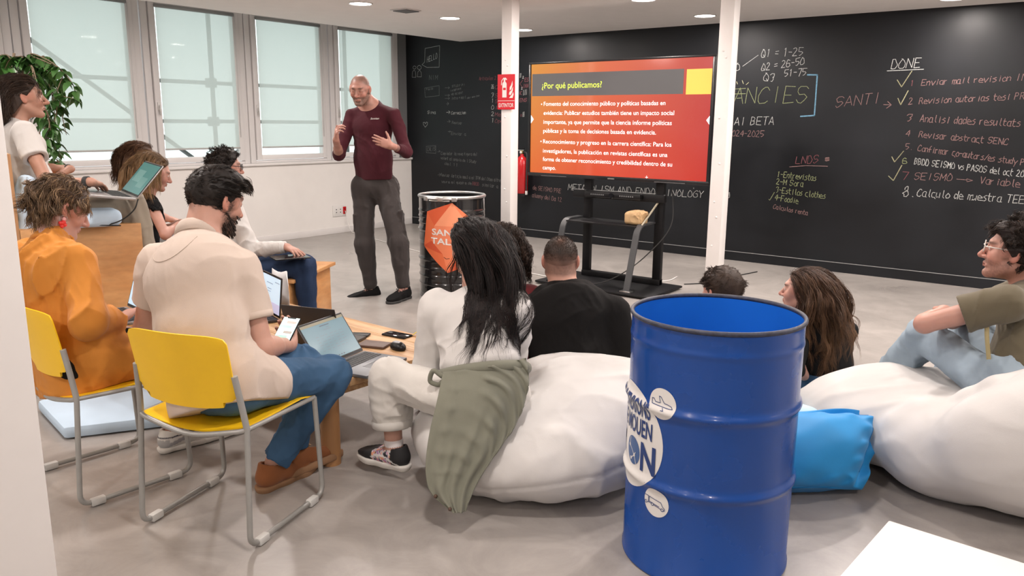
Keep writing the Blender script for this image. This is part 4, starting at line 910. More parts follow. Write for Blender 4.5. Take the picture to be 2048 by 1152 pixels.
# ---------------------------------------------------------------- people
PEOPLE = {
 'bench': dict(P=(-4.762, 1.953, 1.004), N=(-5.074, 1.947, 1.445), H=(-5.051, 2.009, 1.614), hf=(0.363, 0.932, 0.020), hu=(-0.007, -0.019, 1.000), SR=(-4.785, 1.878, 1.422), SL=(-5.261, 2.008, 1.438), ER=(-4.563, 1.876, 1.158), EL=(-5.294, 2.145, 1.196), WR=(-4.348, 2.001, 1.173), WL=(-5.067, 2.222, 1.203), HR=(-4.683, 1.923, 1.004), HL=(-4.841, 1.984, 1.004), KR=(-4.484, 2.292, 1.004), KL=(-4.645, 2.355, 1.024), AR=(-4.462, 2.348, 0.594), AL=(-4.624, 2.411, 0.614), TR=(0.363, 0.932, 0.000), TL=(0.363, 0.932, 0.000), dR=(-0.584, 0.780, -0.224), nR=(0.000, 0.000, -1.000), dL=(-0.120, -0.897, -0.426), nL=(0.000, 0.000, -1.000), hs=0.95),
 'blazer': dict(P=(-3.320, 1.420, 0.545), N=(-3.418, 1.399, 1.006), H=(-3.457, 1.468, 1.134), hf=(0.124, 0.892, -0.435), hu=(0.031, 0.439, 0.898), SR=(-3.239, 1.418, 0.945), SL=(-3.617, 1.379, 0.921), ER=(-3.112, 1.369, 0.735), EL=(-3.597, 1.499, 0.661), WR=(-3.245, 1.556, 0.681), WL=(-3.477, 1.699, 0.561), HR=(-3.235, 1.411, 0.545), HL=(-3.405, 1.429, 0.545), KR=(-3.178, 1.828, 0.505), KL=(-3.397, 1.850, 0.515), AR=(-3.330, 1.800, 0.100), AL=(-3.300, 1.990, 0.100), TR=(0.050, 0.999, 0.000), TL=(0.000, 1.000, 0.000), dR=(-0.377, 0.887, 0.268), nR=(0.195, 0.098, -0.976), dL=(0.342, 0.912, -0.228), nL=(0.000, 0.000, -1.000), hs=0.97),
 'polo': dict(P=(-2.574, 1.572, 0.545), N=(-2.789, 1.669, 1.037), H=(-2.803, 1.762, 1.187), hf=(0.000, 0.954, -0.301), hu=(0.000, 0.301, 0.954), SR=(-2.587, 1.711, 0.950), SL=(-3.000, 1.613, 0.946), ER=(-2.488, 1.711, 0.666), EL=(-3.103, 1.590, 0.666), WR=(-2.606, 1.923, 0.607), WL=(-2.945, 1.791, 0.578), HR=(-2.487, 1.596, 0.545), HL=(-2.661, 1.548, 0.545), KR=(-2.505, 2.050, 0.468), KL=(-2.640, 2.000, 0.500), AR=(-2.660, 1.859, 0.103), AL=(-2.690, 1.990, 0.110), TR=(-0.102, 0.995, 0.000), TL=(-0.050, 0.999, 0.000), dR=(-0.809, 0.542, 0.230), nR=(-0.049, -0.362, 0.931), dL=(0.946, 0.281, 0.161), nL=(0.000, 0.000, 1.000), hs=1.03),
 'blonde': dict(P=(-5.353, 2.792, 0.531), N=(-5.433, 2.879, 0.945), H=(-5.410, 2.944, 1.128), hf=(0.438, 0.836, -0.330), hu=(0.153, 0.293, 0.944), SR=(-5.267, 2.828, 0.908), SL=(-5.606, 2.953, 0.900), ER=(-5.129, 2.823, 0.731), EL=(-5.498, 2.982, 0.699), WR=(-5.164, 2.939, 0.786), WL=(-5.359, 3.070, 0.775), HR=(-5.278, 2.753, 0.531), HL=(-5.429, 2.831, 0.531), KR=(-5.079, 3.122, 0.551), KL=(-5.238, 3.206, 0.551), AR=(-5.056, 3.167, 0.121), AL=(-5.215, 3.250, 0.121), TR=(0.464, 0.886, 0.000), TL=(0.464, 0.886, 0.000), dR=(0.644, 0.765, 0.000), nR=(0.000, 0.000, -1.000), dL=(0.795, 0.607, 0.000), nL=(0.000, 0.000, -1.000), hs=0.95),
 'brown': dict(P=(-6.069, 3.091, 0.569), N=(-6.130, 3.165, 1.028), H=(-6.129, 3.235, 1.196), hf=(0.269, 0.952, -0.148), hu=(0.040, 0.143, 0.989), SR=(-5.960, 3.148, 0.961), SL=(-6.320, 3.233, 0.959), ER=(-5.754, 3.131, 0.786), EL=(-6.249, 3.248, 0.714), WR=(-5.763, 3.242, 0.745), WL=(-6.127, 3.340, 0.707), HR=(-5.987, 3.068, 0.569), HL=(-6.151, 3.114, 0.569), KR=(-5.868, 3.471, 0.569), KL=(-6.041, 3.520, 0.569), AR=(-5.855, 3.519, 0.119), AL=(-6.028, 3.568, 0.119), TR=(0.272, 0.962, 0.000), TL=(0.272, 0.962, 0.000), dR=(0.606, 0.759, -0.236), nR=(0.000, 0.000, -1.000), dL=(0.795, 0.607, 0.000), nL=(0.000, 0.000, -1.000), hs=0.95),
 'white': dict(P=(-4.836, 3.165, 0.447), N=(-5.061, 3.190, 0.955), H=(-5.057, 3.275, 1.168), hf=(0.377, 0.925, -0.050), hu=(0.019, 0.046, 0.999), SR=(-4.803, 3.144, 0.906), SL=(-5.254, 3.221, 0.897), ER=(-4.712, 3.199, 0.626), EL=(-5.093, 3.332, 0.607), WR=(-4.488, 3.328, 0.654), WL=(-4.801, 3.421, 0.590), HR=(-4.753, 3.131, 0.447), HL=(-4.919, 3.199, 0.447), KR=(-4.399, 3.398, 0.523), KL=(-4.595, 3.446, 0.523), AR=(-4.391, 3.417, 0.103), AL=(-4.588, 3.464, 0.103), TR=(0.377, 0.926, 0.000), TL=(0.377, 0.926, 0.000), dR=(0.976, 0.086, -0.199), nR=(0.000, 0.000, -1.000), dL=(0.795, 0.607, 0.000), nL=(0.000, 0.000, -1.000), hs=1.00),
 'presenter': dict(P=(-5.157, 4.780, 0.925), N=(-5.220, 4.818, 1.647), H=(-5.201, 4.681, 1.758), hf=(0.489, -0.830, -0.268), hu=(0.141, -0.232, 0.963), SR=(-5.359, 4.723, 1.545), SL=(-4.975, 4.850, 1.547), ER=(-5.350, 4.557, 1.225), EL=(-4.822, 4.838, 1.251), WR=(-5.203, 4.405, 1.344), WL=(-4.767, 4.612, 1.306), HR=(-5.239, 4.723, 0.925), HL=(-5.074, 4.837, 0.925), KR=(-5.178, 4.666, 0.453), KL=(-4.847, 4.747, 0.485), AR=(-5.145, 4.690, 0.057), AL=(-4.790, 4.740, 0.097), TR=(-0.468, -0.884, 0.000), TL=(0.148, -0.989, 0.000), dR=(0.339, -0.192, 0.921), nR=(0.544, 0.832, -0.110), dL=(-0.679, -0.645, 0.350), nL=(-0.377, 0.905, -0.199), hs=1.02),
 'whitetee': dict(P=(-1.933, 2.352, 0.414), N=(-2.073, 2.470, 0.781), H=(-2.134, 2.514, 0.982), hf=(-0.919, 0.380, -0.100), hu=(-0.100, 0.049, 0.994), SR=(-1.886, 2.479, 0.765), SL=(-2.207, 2.383, 0.740), ER=(-1.989, 2.604, 0.530), EL=(-2.265, 2.385, 0.467), WR=(-2.222, 2.662, 0.542), WL=(-2.332, 2.615, 0.479), HR=(-1.909, 2.434, 0.414), HL=(-1.956, 2.271, 0.414), KR=(-2.310, 2.563, 0.504), KL=(-2.373, 2.252, 0.431), AR=(-2.358, 2.576, 0.144), AL=(-2.339, 2.239, 0.133), TR=(-0.800, 0.600, 0.000), TL=(-0.996, -0.091, 0.000), dR=(-0.931, 0.350, -0.105), nR=(0.000, 0.000, -1.000), dL=(-0.309, 0.902, -0.301), nL=(0.000, 0.000, -1.000), hs=0.96),
 'curly': dict(P=(-2.292, 2.961, 0.251), N=(-2.346, 3.037, 0.703), H=(-2.403, 3.079, 0.879), hf=(-0.751, 0.660, 0.000), hu=(0.000, 0.000, 1.000), SR=(-2.224, 3.068, 0.662), SL=(-2.455, 2.975, 0.635), ER=(-2.310, 3.231, 0.450), EL=(-2.629, 3.060, 0.433), WR=(-2.516, 3.308, 0.450), WL=(-2.700, 3.269, 0.433), HR=(-2.236, 3.024, 0.251), HL=(-2.348, 2.897, 0.251), KR=(-2.483, 3.288, 0.471), KL=(-2.641, 3.108, 0.471), AR=(-2.558, 3.355, 0.101), AL=(-2.716, 3.174, 0.101), TR=(-0.751, 0.660, 0.000), TL=(-0.751, 0.660, 0.000), dR=(-0.931, 0.350, -0.105), nR=(0.000, 0.000, -1.000), dL=(-0.324, 0.946, 0.000), nL=(0.000, 0.000, -1.000), hs=0.96),
 'hoodie': dict(P=(-1.978, 3.110, 0.252), N=(-2.074, 3.132, 0.712), H=(-2.122, 3.168, 0.841), hf=(-0.541, 0.841, -0.020), hu=(-0.012, 0.016, 1.000), SR=(-1.851, 3.216, 0.626), SL=(-2.159, 3.004, 0.618), ER=(-1.797, 3.261, 0.345), EL=(-2.183, 3.062, 0.335), WR=(-2.002, 3.401, 0.371), WL=(-2.252, 3.300, 0.361), HR=(-1.904, 3.161, 0.252), HL=(-2.052, 3.060, 0.252), KR=(-2.094, 3.492, 0.452), KL=(-2.292, 3.356, 0.452), AR=(-2.162, 3.591, 0.072), AL=(-2.360, 3.455, 0.072), TR=(-0.566, 0.824, 0.000), TL=(-0.566, 0.824, 0.000), dR=(-0.827, 0.562, 0.000), nR=(0.000, 0.000, -1.000), dL=(-0.324, 0.946, 0.000), nL=(0.000, 0.000, -1.000), hs=1.02),
 'behind': dict(P=(-1.418, 3.623, 0.085), N=(-1.476, 3.692, 0.519), H=(-1.527, 3.733, 0.678), hf=(-0.898, 0.440, 0.000), hu=(0.000, 0.000, 1.000), SR=(-1.340, 3.841, 0.444), SL=(-1.589, 3.528, 0.467), ER=(-1.434, 4.033, 0.234), EL=(-1.738, 3.647, 0.236), WR=(-1.659, 4.118, 0.234), WL=(-1.819, 3.883, 0.236), HR=(-1.378, 3.704, 0.085), HL=(-1.457, 3.542, 0.085), KR=(-1.688, 3.889, 0.355), KL=(-1.794, 3.673, 0.355), AR=(-1.868, 3.977, -0.005), AL=(-1.974, 3.761, -0.005), TR=(-0.898, 0.440, 0.000), TL=(-0.898, 0.440, 0.000), dR=(-0.827, 0.562, 0.000), nR=(0.000, 0.000, -1.000), dL=(-0.324, 0.946, 0.000), nL=(0.000, 0.000, -1.000), hs=1.00),
 'longhair': dict(P=(-1.093, 4.179, 0.131), N=(-1.179, 4.235, 0.500), H=(-1.273, 4.199, 0.636), hf=(-0.995, -0.087, 0.051), hu=(0.032, 0.024, 0.999), SR=(-1.075, 4.395, 0.416), SL=(-1.226, 4.083, 0.447), ER=(-1.155, 4.558, 0.203), EL=(-1.178, 3.834, 0.328), WR=(-1.375, 4.570, 0.203), WL=(-1.172, 4.017, 0.238), HR=(-1.064, 4.259, 0.131), HL=(-1.121, 4.099, 0.131), KR=(-1.410, 4.420, 0.351), KL=(-1.497, 4.175, 0.251), AR=(-1.673, 4.514, 0.101), AL=(-1.827, 4.293, 0.101), TR=(-0.941, 0.338, 0.000), TL=(-0.941, 0.338, 0.000), dR=(-0.931, 0.350, -0.105), nR=(0.000, 0.000, -1.000), dL=(-0.352, 0.121, 0.928), nL=(-0.795, -0.607, 0.000), hs=0.96),
 'olive': dict(P=(-0.275, 3.753, 0.440), N=(-0.247, 4.004, 0.826), H=(-0.331, 3.928, 0.978), hf=(-0.991, -0.094, 0.100), hu=(0.099, 0.009, 0.995), SR=(-0.300, 4.140, 0.765), SL=(-0.308, 3.695, 0.806), ER=(-0.551, 4.127, 0.613), EL=(-0.591, 3.652, 0.681), WR=(-0.512, 3.770, 0.681), WL=(-0.558, 3.899, 0.697), HR=(-0.284, 3.842, 0.440), HL=(-0.267, 3.663, 0.440), KR=(-0.480, 4.247, 0.571), KL=(-0.622, 3.928, 0.565), AR=(-0.600, 4.236, 0.151), AL=(-0.843, 4.093, 0.235), TR=(-0.996, -0.094, 0.000), TL=(-0.996, -0.094, 0.000), dR=(0.713, 0.682, 0.163), nR=(0.000, 0.000, -1.000), dL=(-0.276, 0.956, -0.103), nL=(0.000, 0.000, -1.000), hs=1.02),
}

MT['skin'] = M('skin', (.5, .28, .2), .48, var=.05, vscale=28, bump=.05, bscale=500, attr=True, sss=.10, spec=.4)
MT['eye_white'] = M('eye_white', (.72, .68, .66), .15); MT['iris'] = M('iris_brown', (.035, .018, .01), .1)
def cloth(name, col, bump=.14, bs=380, sheen=.15, var=.05, rough=.85, vs=7): return M(name, col, rough, var=var, vscale=vs, bump=bump, bscale=bs, sheen=sheen, spec=.2)
def hairmat(name, col, tip=None): return M(name, col, .55, var=.35, vscale=30, stretch=(1, 1, .25), attr=True, spec=.3)
HAIR = hairmat('hair', (.02, .015, .012))
def rotto(v, axis, ang):
    axis = nrm(axis); c, s = math.cos(ang), math.sin(ang); v = np.asarray(v, float); return v*c+np.cross(axis, v)*s+axis*(axis@v)*(1-c)
def hand(S, W, d, n, right, s=1.0, curls=(.35, .4, .45, .5), spread=.10, thumb=(.55, .75, .35), bends=None):
    """palm and five separate bent fingers; d wrist->knuckles, n the way the palm faces"""
    d = nrm(d); n = nrm(np.asarray(n, float)-d*(np.asarray(n, float)@d)); t = np.cross(d, n)*(1 if right else -1)
    off = [.030, .0095, -.0105, -.029]; fw = [.088, .092, .087, .078]; rk = [.0120, .0122, .0116, .0105]
    for i in range(4): S.cone(W+d*.012*s+t*off[i]*.55*s, W+(d*fw[i]+t*off[i])*s, .0165*s, rk[i]*s, .016)
    S.ell(W+(d*.05-n*-.004)*s, A(.036, .045, .0165)*s, .012, [t, d, n])
    LN = [(.043, .026, .021), (.047, .030, .022), (.043, .028, .021), (.034, .021, .019)]
    for i in range(4):
        p = W+(d*fw[i]+t*off[i])*s; dd = nrm(d+t*spread*(1.2-i*.8)); ang = 0
        ax = np.cross(dd, n)
        for j, f in enumerate((.75, 1.0, .75)):
            ang += curls[i]*f; q = p+(dd*math.cos(ang)+n*math.sin(ang))*LN[i][j]*s
            r = [.0098, .0088, .0080, .0066]; g = (1, 1.02, .98, .86)[i]*s
            S.cone(p, q, r[j]*g, r[j+1]*g, .0035 if j else .007); p = q
    # thumb leaves the side of the palm near its base
    b = W+(d*.022+t*.020+n*.004)*s; a, bb, cc = thumb
    d0 = nrm(d*a+t*bb+n*cc); q = b+d0*.044*s; S.cone(b, q, .0165*s, .0120*s, .012)
    d1 = nrm(d0+d*.25+n*.10); q2 = q+d1*.032*s; S.cone(q, q2, .0115*s, .0102*s, .004)
    d2 = nrm(d1+d*.2+n*.15); S.cone(q2, q2+d2*.025*s, .0100*s, .0078*s, .003)
class Per: pass
def head_sdf(S, p, ears=True, long_nose=1.0, jaw=1.0):
    s = p.hs; X = lambda x, y, z: p.H+(p.hr*x+p.hf*y+p.hu*z)*s; R = [p.hr, p.hf, p.hu]
    E = lambda c, r, k=.02, op='u': S.ell(X(*c), A(*r)*s, k, R, op)
    K = lambda a, b, r1, r2, k=.01, op='u': S.cone(X(*a), X(*b), r1*s, r2*s, k, op=op)
    E((0, -.014, .036), (.0745, .096, .083), 0); E((0, .030, -.028), (.0585*jaw, .062, .086), .03)
    for sx in (-1, 1):
        K((sx*.052*jaw, -.004, -.052), (sx*.018, .064, -.094), .020, .018, .022); E((sx*.040, .058, -.022), (.024, .026, .026), .02)
        E((sx*.066, .02, .015), (.012, .035, .03), .02)
    K((-.008, .074, -.097), (.008, .074, -.097), .0185, .0185, .016)
    K((-.030, .079, .033), (.030, .079, .033), .0125, .0125, .018)
    for sx in (-1, 1): E((sx*.031, .099, .013), (.0175, .016, .0125), .010, 's'); E((sx*.031, .0765, .0115), (.0145, .0130, .0115), .004)
    L = long_nose
    K((0, .086, .018), (0, .084+.030*L, -.026), .0075, .0105, .008); K((0, .084+.028*L, -.029), (0, .092, -.034), .0105, .008, .006)
    for sx in (-1, 1): E((sx*.0125, .096, -.031), (.0078, .011, .0078), .006)
    for sx in (-1, 1):
        K((0, .0918, -.0560), (sx*.024, .0828, -.0655), .0058, .0036, .006); K((0, .0900, -.0690), (sx*.022, .0820, -.0680), .0064, .0038, .006)
    K((-.022, .0900, -.0640), (.022, .0900, -.0640), .0024, .0024, .003, 's')
    E((0, .088, -.080), (.016, .008, .006), .008, 's')
    if ears:
        for sx in (-1, 1):
            Re = [rotto(p.hr, p.hu, sx*.45), rotto(p.hf, p.hu, sx*.45), p.hu]
            S.ell(X(sx*.080, -.010, .004), A(.0085, .019, .031)*s, .008, Re); S.ell(X(sx*.076, -.002, -.022), A(.008, .011, .012)*s, .006, Re)
            S.ell(X(sx*.0905, -.006, .006), A(.0065, .0105, .019)*s, .004, Re, 's')
    p.X = X
def skin_cols(p, V, tone, lips=None, brows=None, beard=None, scalp=None, beard_dens=.75, tattoo=False):
    q = (V-p.H)@np.stack([p.hr, p.hf, p.hu], 1)/p.hs; c = np.tile(A(*tone), (len(V), 1))
    x, y, z = np.abs(q[:, 0]), q[:, 1], q[:, 2]; near = (np.linalg.norm(q, axis=1) < .16)
    sm = lambda a, b, t: np.clip((t-a)/(b-a), 0, 1)
    def blend(w, col): 
        w = (w*near)[:, None]; c[:] = c*(1-w)+A(*col)*w
    red = A(*tone)*A(1.12, .78, .74)
    blend(.55*np.exp(-((x-.043)/.02)**2-((z+.022)/.022)**2)*(y > .03), red); blend(.6*np.exp(-(x/.014)**2-((z+.028)/.014)**2)*(y > .08), red)
    blend(.6*sm(.070, .082, x)*(np.abs(z) < .05), red)
    if scalp is not None:
        w = sm(.0, .018, z-.03-(y-.02)*.55)*sm(.115, .10, y+.0*z)*sm(.075, .045, y-(z-.085)*.5) ; w = np.where(y < -.02, np.maximum(w, sm(-.062, -.045, z)), w)*(1-sm(.074, .080, x)*(z < .035)); blend(.72*w*(.85+.15*vnoise(V*160)), scalp)
    if beard is not None:
        w = sm(-.030, -.048, z-(.0)*y)*sm(.0, .022, y+.012)*sm(-.135, -.118, z); w = np.maximum(w, sm(.020, .012, np.abs(x-.066))*(z < .018)*(z > -.06)*sm(.03, .01, np.abs(y-.012)))
        w = np.maximum(w, np.exp(-((z+.047)/.007)**2)*(x < .03)*(y > .07)); w = w*(1-np.exp(-((z+.0625)/.009)**4)*(x < .024)*(y > .07)); blend(beard_dens*w*np.clip(.8+.5*vnoise(V*220), 0, 1), beard)
    if tattoo:
        ba = p.WL-p.EL; t = (V-p.EL)@ba/(ba@ba); e = np.linalg.norm(V-p.EL-t[:, None]*ba, axis=1); m = (t > .55) & (t < .80) & (e < .06) & (vnoise(V*70) > -.25); c[m] = c[m]*.45+A(.06, .06, .07)*.4
    lw = np.exp(-(x/.021)**4-((z+.0625)/.0085)**4)*(y > .076); blend(.65*lw, lips or tuple(A(*tone)*A(.88, .62, .60)))
    bw = np.exp(-((x-.031)/.019)**4-((z-.0335+.05*(x-.031)**2*20)/.0052)**2)*(y > .05); blend(.85*bw, brows or (.035, .022, .016))
    return c
def scalp_pts(p, n, rnd, zmin=-.05, face=.062, inflate=.006):
    """points and normals on the hair-bearing scalp in head space"""
    P = rnd.normal(size=(n*6, 3)); P /= np.linalg.norm(P, axis=1)[:, None]; r = A(.0745, .096, .083)+inflate
    N = P/r; N /= np.linalg.norm(N, axis=1)[:, None]; P = P*r+A(0, -.014, .036)
    ok = (P[:, 2] > zmin) & ((P[:, 1]-face)*.80-(P[:, 2]-.075)*.60 < 0) & ~((np.abs(P[:, 0]) > .062) & (P[:, 2] < .03) & (P[:, 1] > -.03))
    return P[ok][:n], N[ok][:n]
def hair_cap(p, th=.010, zmin=-.055, face=.062, amp=.004, fs=60, seed=0, ell=None, rough_n=None, k=.03):
    s = p.hs; S = Sdf(); R = [p.hr, p.hf, p.hu]; X = p.X
    S.ell(X(0, -.014, .036), (A(.0745, .096, .083)+th)*s, 0, R)
    for c, r in (ell or []): S.ell(X(*c), A(*r)*s, .025, R)
    S.disp.append(folds(amp, fs, seed, rough_n if rough_n is not None else p.hf, .3))
    W = lambda v: p.hr*v[0]+p.hf*v[1]+p.hu*v[2]
    S.cut(X(0, face, .075), W((0, .80, -.60))); S.cut(X(0, 0, zmin), W((0, .25, -1)))
    return S
def flow(p, P0, N0, rnd, K=18, length=.25, comb=(0, -.6, .3), grav=.5, wob=.25, thick=.012, bodyc=(), part=None, stiff=.8, wfreq=14, side=.0, out0=.004, nw=.2):
    """hair paths: start on the scalp, follow the comb direction over the skull, then fall"""
    s = p.hs; n = len(P0); W = np.stack([p.hr, p.hf, p.hu]); q = p.H+(P0@W)*s; v = (N0*nw+A(*comb))@W
    if part is not None: v = v+np.sign(P0[:, :1]-part)*p.hr*side
    v /= np.linalg.norm(v, axis=1)[:, None]; ds = length/K*(.75+.5*rnd.uniform(size=n)); lay = rnd.uniform(.2, 1, n)*thick+out0; out = [q]
    Minv = W.T; r0 = A(.0745, .096, .083)
    for k in range(K-1):
        w = np.stack([vnoise(q*wfreq+i*17.3) for i in range(3)], 1)
        v = v*stiff+A(0, 0, -1)*grav*(.25+.9*k/K)+w*wob*(.3+k/K); v /= np.linalg.norm(v, axis=1)[:, None]
        q = q+v*ds[:, None]
        l = (q-p.H)@Minv/s-A(0, -.014, .036); rr = r0+lay[:, None]/s; g = np.linalg.norm(l/rr, axis=1); m = g < 1
        if m.any(): l[m] = l[m]/g[m][:, None]; q[m] = p.H+((l[m]+A(0, -.014, .036))@W)*s
        l = (q-p.H)@Minv/s-A(0, .03, -.028); rr = A(.0585, .062, .086)+lay[:, None]*.5; g = np.linalg.norm(l/rr, axis=1); m = g < 1
        if m.any(): l[m] = l[m]/g[m][:, None]; q[m] = p.H+((l[m]+A(0, .03, -.028))@W)*s
        for a, b, r in bodyc:
            ba = b-a; t = np.clip((q-a)@ba/(ba@ba), 0, 1); e = q-a-t[:, None]*ba; L = np.linalg.norm(e, axis=1); m = L < r+lay
            if m.any(): q[m] += e[m]/L[m][:, None]*((r+lay)[m]-L[m])[:, None]
        out.append(q)
    return np.stack(out, 1)
def curl(paths, rnd, amp=.008, turns=5, grow=True):
    N, K, _ = paths.shape; T = np.gradient(paths, axis=1); T /= np.linalg.norm(T, axis=2, keepdims=True)+1e-9
    U = np.cross(T, A(.3, .5, .8)); U /= np.linalg.norm(U, axis=2, keepdims=True)+1e-9; B = np.cross(T, U)
    ph = rnd.uniform(0, 6.28, (N, 1))+np.linspace(0, 1, K)[None]*2*np.pi*turns*rnd.uniform(.7, 1.3, (N, 1)); g = np.linspace(.3, 1, K)[None] if grow else 1
    return paths+(amp*g*np.cos(ph))[..., None]*U+(amp*g*np.sin(ph))[..., None]*B
def hair_obj(p, parts, cols):
    """parts: list of (V, Q); cols: list of colour or per-vertex"""
    Vs = []; Qs = []; Cs = []; k = 0
    for (V, Q), c in zip(parts, cols):
        Vs.append(V); Qs.append(np.asarray(Q)+k); k += len(V); Cs.append(np.tile(A(*c), (len(V), 1)) if np.ndim(c) == 1 else c)
    o = np_mesh('hair', np.concatenate(Vs), np.concatenate(Qs), HAIR, p.body, np.concatenate(Cs), p.base); return o
def strand_cols(N, K, rnd, c0, c1=None, tipc=None, frac=.3, sides=4, jit=.35):
    c = np.tile(A(*c0), (N, 1)); 
    if c1 is not None: m = rnd.uniform(size=N) < frac; c[m] = A(*c1)
    c = c*(1+rnd.uniform(-jit, jit, (N, 1))); C = np.repeat(c[:, None], K, 1)
    if tipc is not None: t = np.linspace(0, 1, K)[None, :, None]**1.6; C = C*(1-t*.8)+A(*tipc)*t*.8*(1+rnd.uniform(-jit, jit, (N, 1, 1)))
    return np.repeat(C[:, :, None], sides, 2).reshape(-1, 3)
def locks(p, rs, parts, cc, n, m, K, length, comb, grav, wob, thick, c0, c1=None, tip=None, bc=(), rad=(.0009, .0018), spread=.007, amp=0, turns=2, scalp=(-.04, .06, .008), frac=.3, roots=None, rag=.30, solids=(), **kw):
    """n locks of m hairs each: every lock follows one flow path and closes towards its tip"""
    P0, N0 = roots if roots is not None else scalp_pts(p, n, rs, *scalp)
    pa = flow(p, P0, N0, rs, K, length, comb, grav, wob, thick, bc, **kw)
    if amp: pa = curl(pa, rs, amp, turns)
    off = rs.normal(size=(len(pa), m, 1, 3))*spread; t = np.linspace(0, 1, K)[None, None, :, None]
    q = pa[:, None]+off*(1-.6*t)+rs.normal(size=(len(pa), m, 1, 3))*.004*t*t
    q = q.reshape(-1, K, 3); ix = np.linspace(0, 1, K)[None]*(K-1)*(1-rs.uniform(0, rag, (len(q), 1))**1.5); i0 = np.minimum(ix.astype(int), K-2); fr = (ix-i0)[..., None]; ar = np.arange(len(q))[:, None]; q = q[ar, i0]*(1-fr)+q[ar, i0+1]*fr
    for S in solids:
        f = q.reshape(-1, 3)
        for it in range(5):
            d = S(f); ix = np.nonzero(d < .004)[0]
            if len(ix) == 0: break
            X = f[ix]; g = np.stack([S(X+e)-S(X-e) for e in np.eye(3)*.004], 1); g /= np.linalg.norm(g, axis=1)[:, None]+1e-6; f[ix] += g*np.clip(.005-d[ix], 0, .03)[:, None]
        q = f.reshape(-1, K, 3)
    parts.append(strands(q, rs.uniform(*rad, len(q)), 3)); cc.append(strand_cols(len(q), K, rs, c0, c1, tip, frac, 3))
def drape(S, p, pts, rads, kx=1.3, k=.03):
    """solid core of long hair"""
    S.chain([np.asarray(q) for q in pts], rads, k, ax=p.hr, kx=kx)
def shoe(p, a, d, up, mat, sole_mat, s=1.0, lace=None, high=0, sole_h=.026, name='shoe', pattern=None):
    d = nrm(d); up = nrm(np.asarray(up, float)-d*(np.asarray(up, float)@d)); X = np.cross(d, up)
    F = lambda x, y, z: a+(X*x+d*y+up*z)*s
    S = Sdf(); bot = -.100+sole_h
    S.cone(F(0, -.045, bot+.030), F(0, .045, bot+.028), .036*s, .040*s, .02); S.cone(F(0, .045, bot+.028), F(0, .125, bot+.022), .040*s, .041*s, .02, X, 1.08); S.cone(F(0, .125, bot+.022), F(0, .165, bot+.020), .041*s, .036*s, .02, X, 1.12)
    S.cone(F(0, -.022, -.04), F(0, -.028, .0+high), .040*s, .038*s, .03); S.cone(F(0, .02, -.02), F(0, .10, -.052), .030*s, .024*s, .035)
    S.cut(F(0, 0, bot), -up); S.cut(F(0, -.02, .006+high), nrm(up*.92+d*.25)); S.cone(F(0, -.022, -.01), F(0, -.022, .06), .030*s, .032*s, .004, op='s')
    V, Q = S.mesh(.0055*s); cols = None
    if pattern: cols = pattern(V, (V-a)@np.stack([X, d, up], 1)/s)
    o = np_mesh(name, V, Q, mat, p.body, cols, p.base)
    S = Sdf()
    for (y0, y1, r0, r1) in ((-.05, .04, .037, .038), (.04, .125, .038, .046), (.125, .168, .046, .041)): S.cone(F(0, y0, bot), F(0, y1, bot), r0*s, r1*s, .03)
    S.cut(F(0, 0, -.100), -up); S.cut(F(0, 0, bot+.004), up); V, Q = S.mesh(.006*s); so = np_mesh('sole', V, Q, sole_mat, o, None, p.base)
    if lace is not None:
        L = []
        for k in range(5):
            y = .035+k*.017; z = -.008-k*.0085-(k*.4)**2*.002
            L.append(tube_data(spline([F(-.026, y, z-.012), F(-.012, y+.004, z+.006), F(.012, y+.004, z+.006), F(.026, y+.01, z-.012)], 8), .0032*s, 5))
        L.append(tube_data(spline([F(0, .03, 0), F(.03, .02, .012), F(.035, .05, -.005), F(.005, .035, .002)], 10), .0025, 5)); L.append(tube_data(spline([F(0, .03, 0), F(-.03, .02, .012), F(-.035, .05, -.005), F(-.005, .035, .002)], 10), .0025, 5))
        v, f = merge(L); add('laces', v-p.base, f, lace, o)
    return o
def glasses(p, mat, w=.0225, h=.018, zc=.012, y=.104, r=.0017, round_=2.6, lens=True):
    X = p.X; s = p.hs; T = []
    for sx in (-1, 1):
        a = np.linspace(0, 2*np.pi, 25); e = 2/round_
        pts = [X(sx*.032+w*np.sign(math.cos(t))*abs(math.cos(t))**e, y-.10*abs(w*math.cos(t)*sx+ .0)*.5-.0, zc+h*np.sign(math.sin(t))*abs(math.sin(t))**e) for t in a]
        T.append(tube_data(np.array(pts), r*s, 5, False)); T.append(tube_data(spline([X(sx*(.032+w), y-.003, zc+.005), X(sx*.072, .07, zc+.006), X(sx*.081, .0, zc+.006), X(sx*.079, -.022, zc-.012)], 10), r*s, 5))
    T.append(tube_data(spline([X(-.010, y-.001, zc+.004), X(0, y+.003, zc+.007), X(.010, y-.001, zc+.004)], 6), r*s, 5)); v, f = merge(T)
    return add('glasses', v-p.base, f, mat, p.body)
def eyes(p, gaze=(0, 1, 0), back=.0):
    g = nrm(p.hr*gaze[0]+p.hf*gaze[1]+p.hu*gaze[2])
    for sx in (-1, 1):
        c = p.X(sx*.0315, .0790-back, .0105); bm = bmesh.new(); bmesh.ops.create_uvsphere(bm, u_segments=16, v_segments=10, radius=.0112*p.hs); bm.transform(Matrix.Translation(Vector(c-p.base))); o = from_bm('eye', bm, MT['eye_white'], p.body, True)
        bm = bmesh.new(); bmesh.ops.create_uvsphere(bm, u_segments=12, v_segments=8, radius=.0058*p.hs); bm.transform(Matrix.Translation(Vector(c-p.base+g*.0062*p.hs))); from_bm('iris', bm, MT['iris'], o, True)
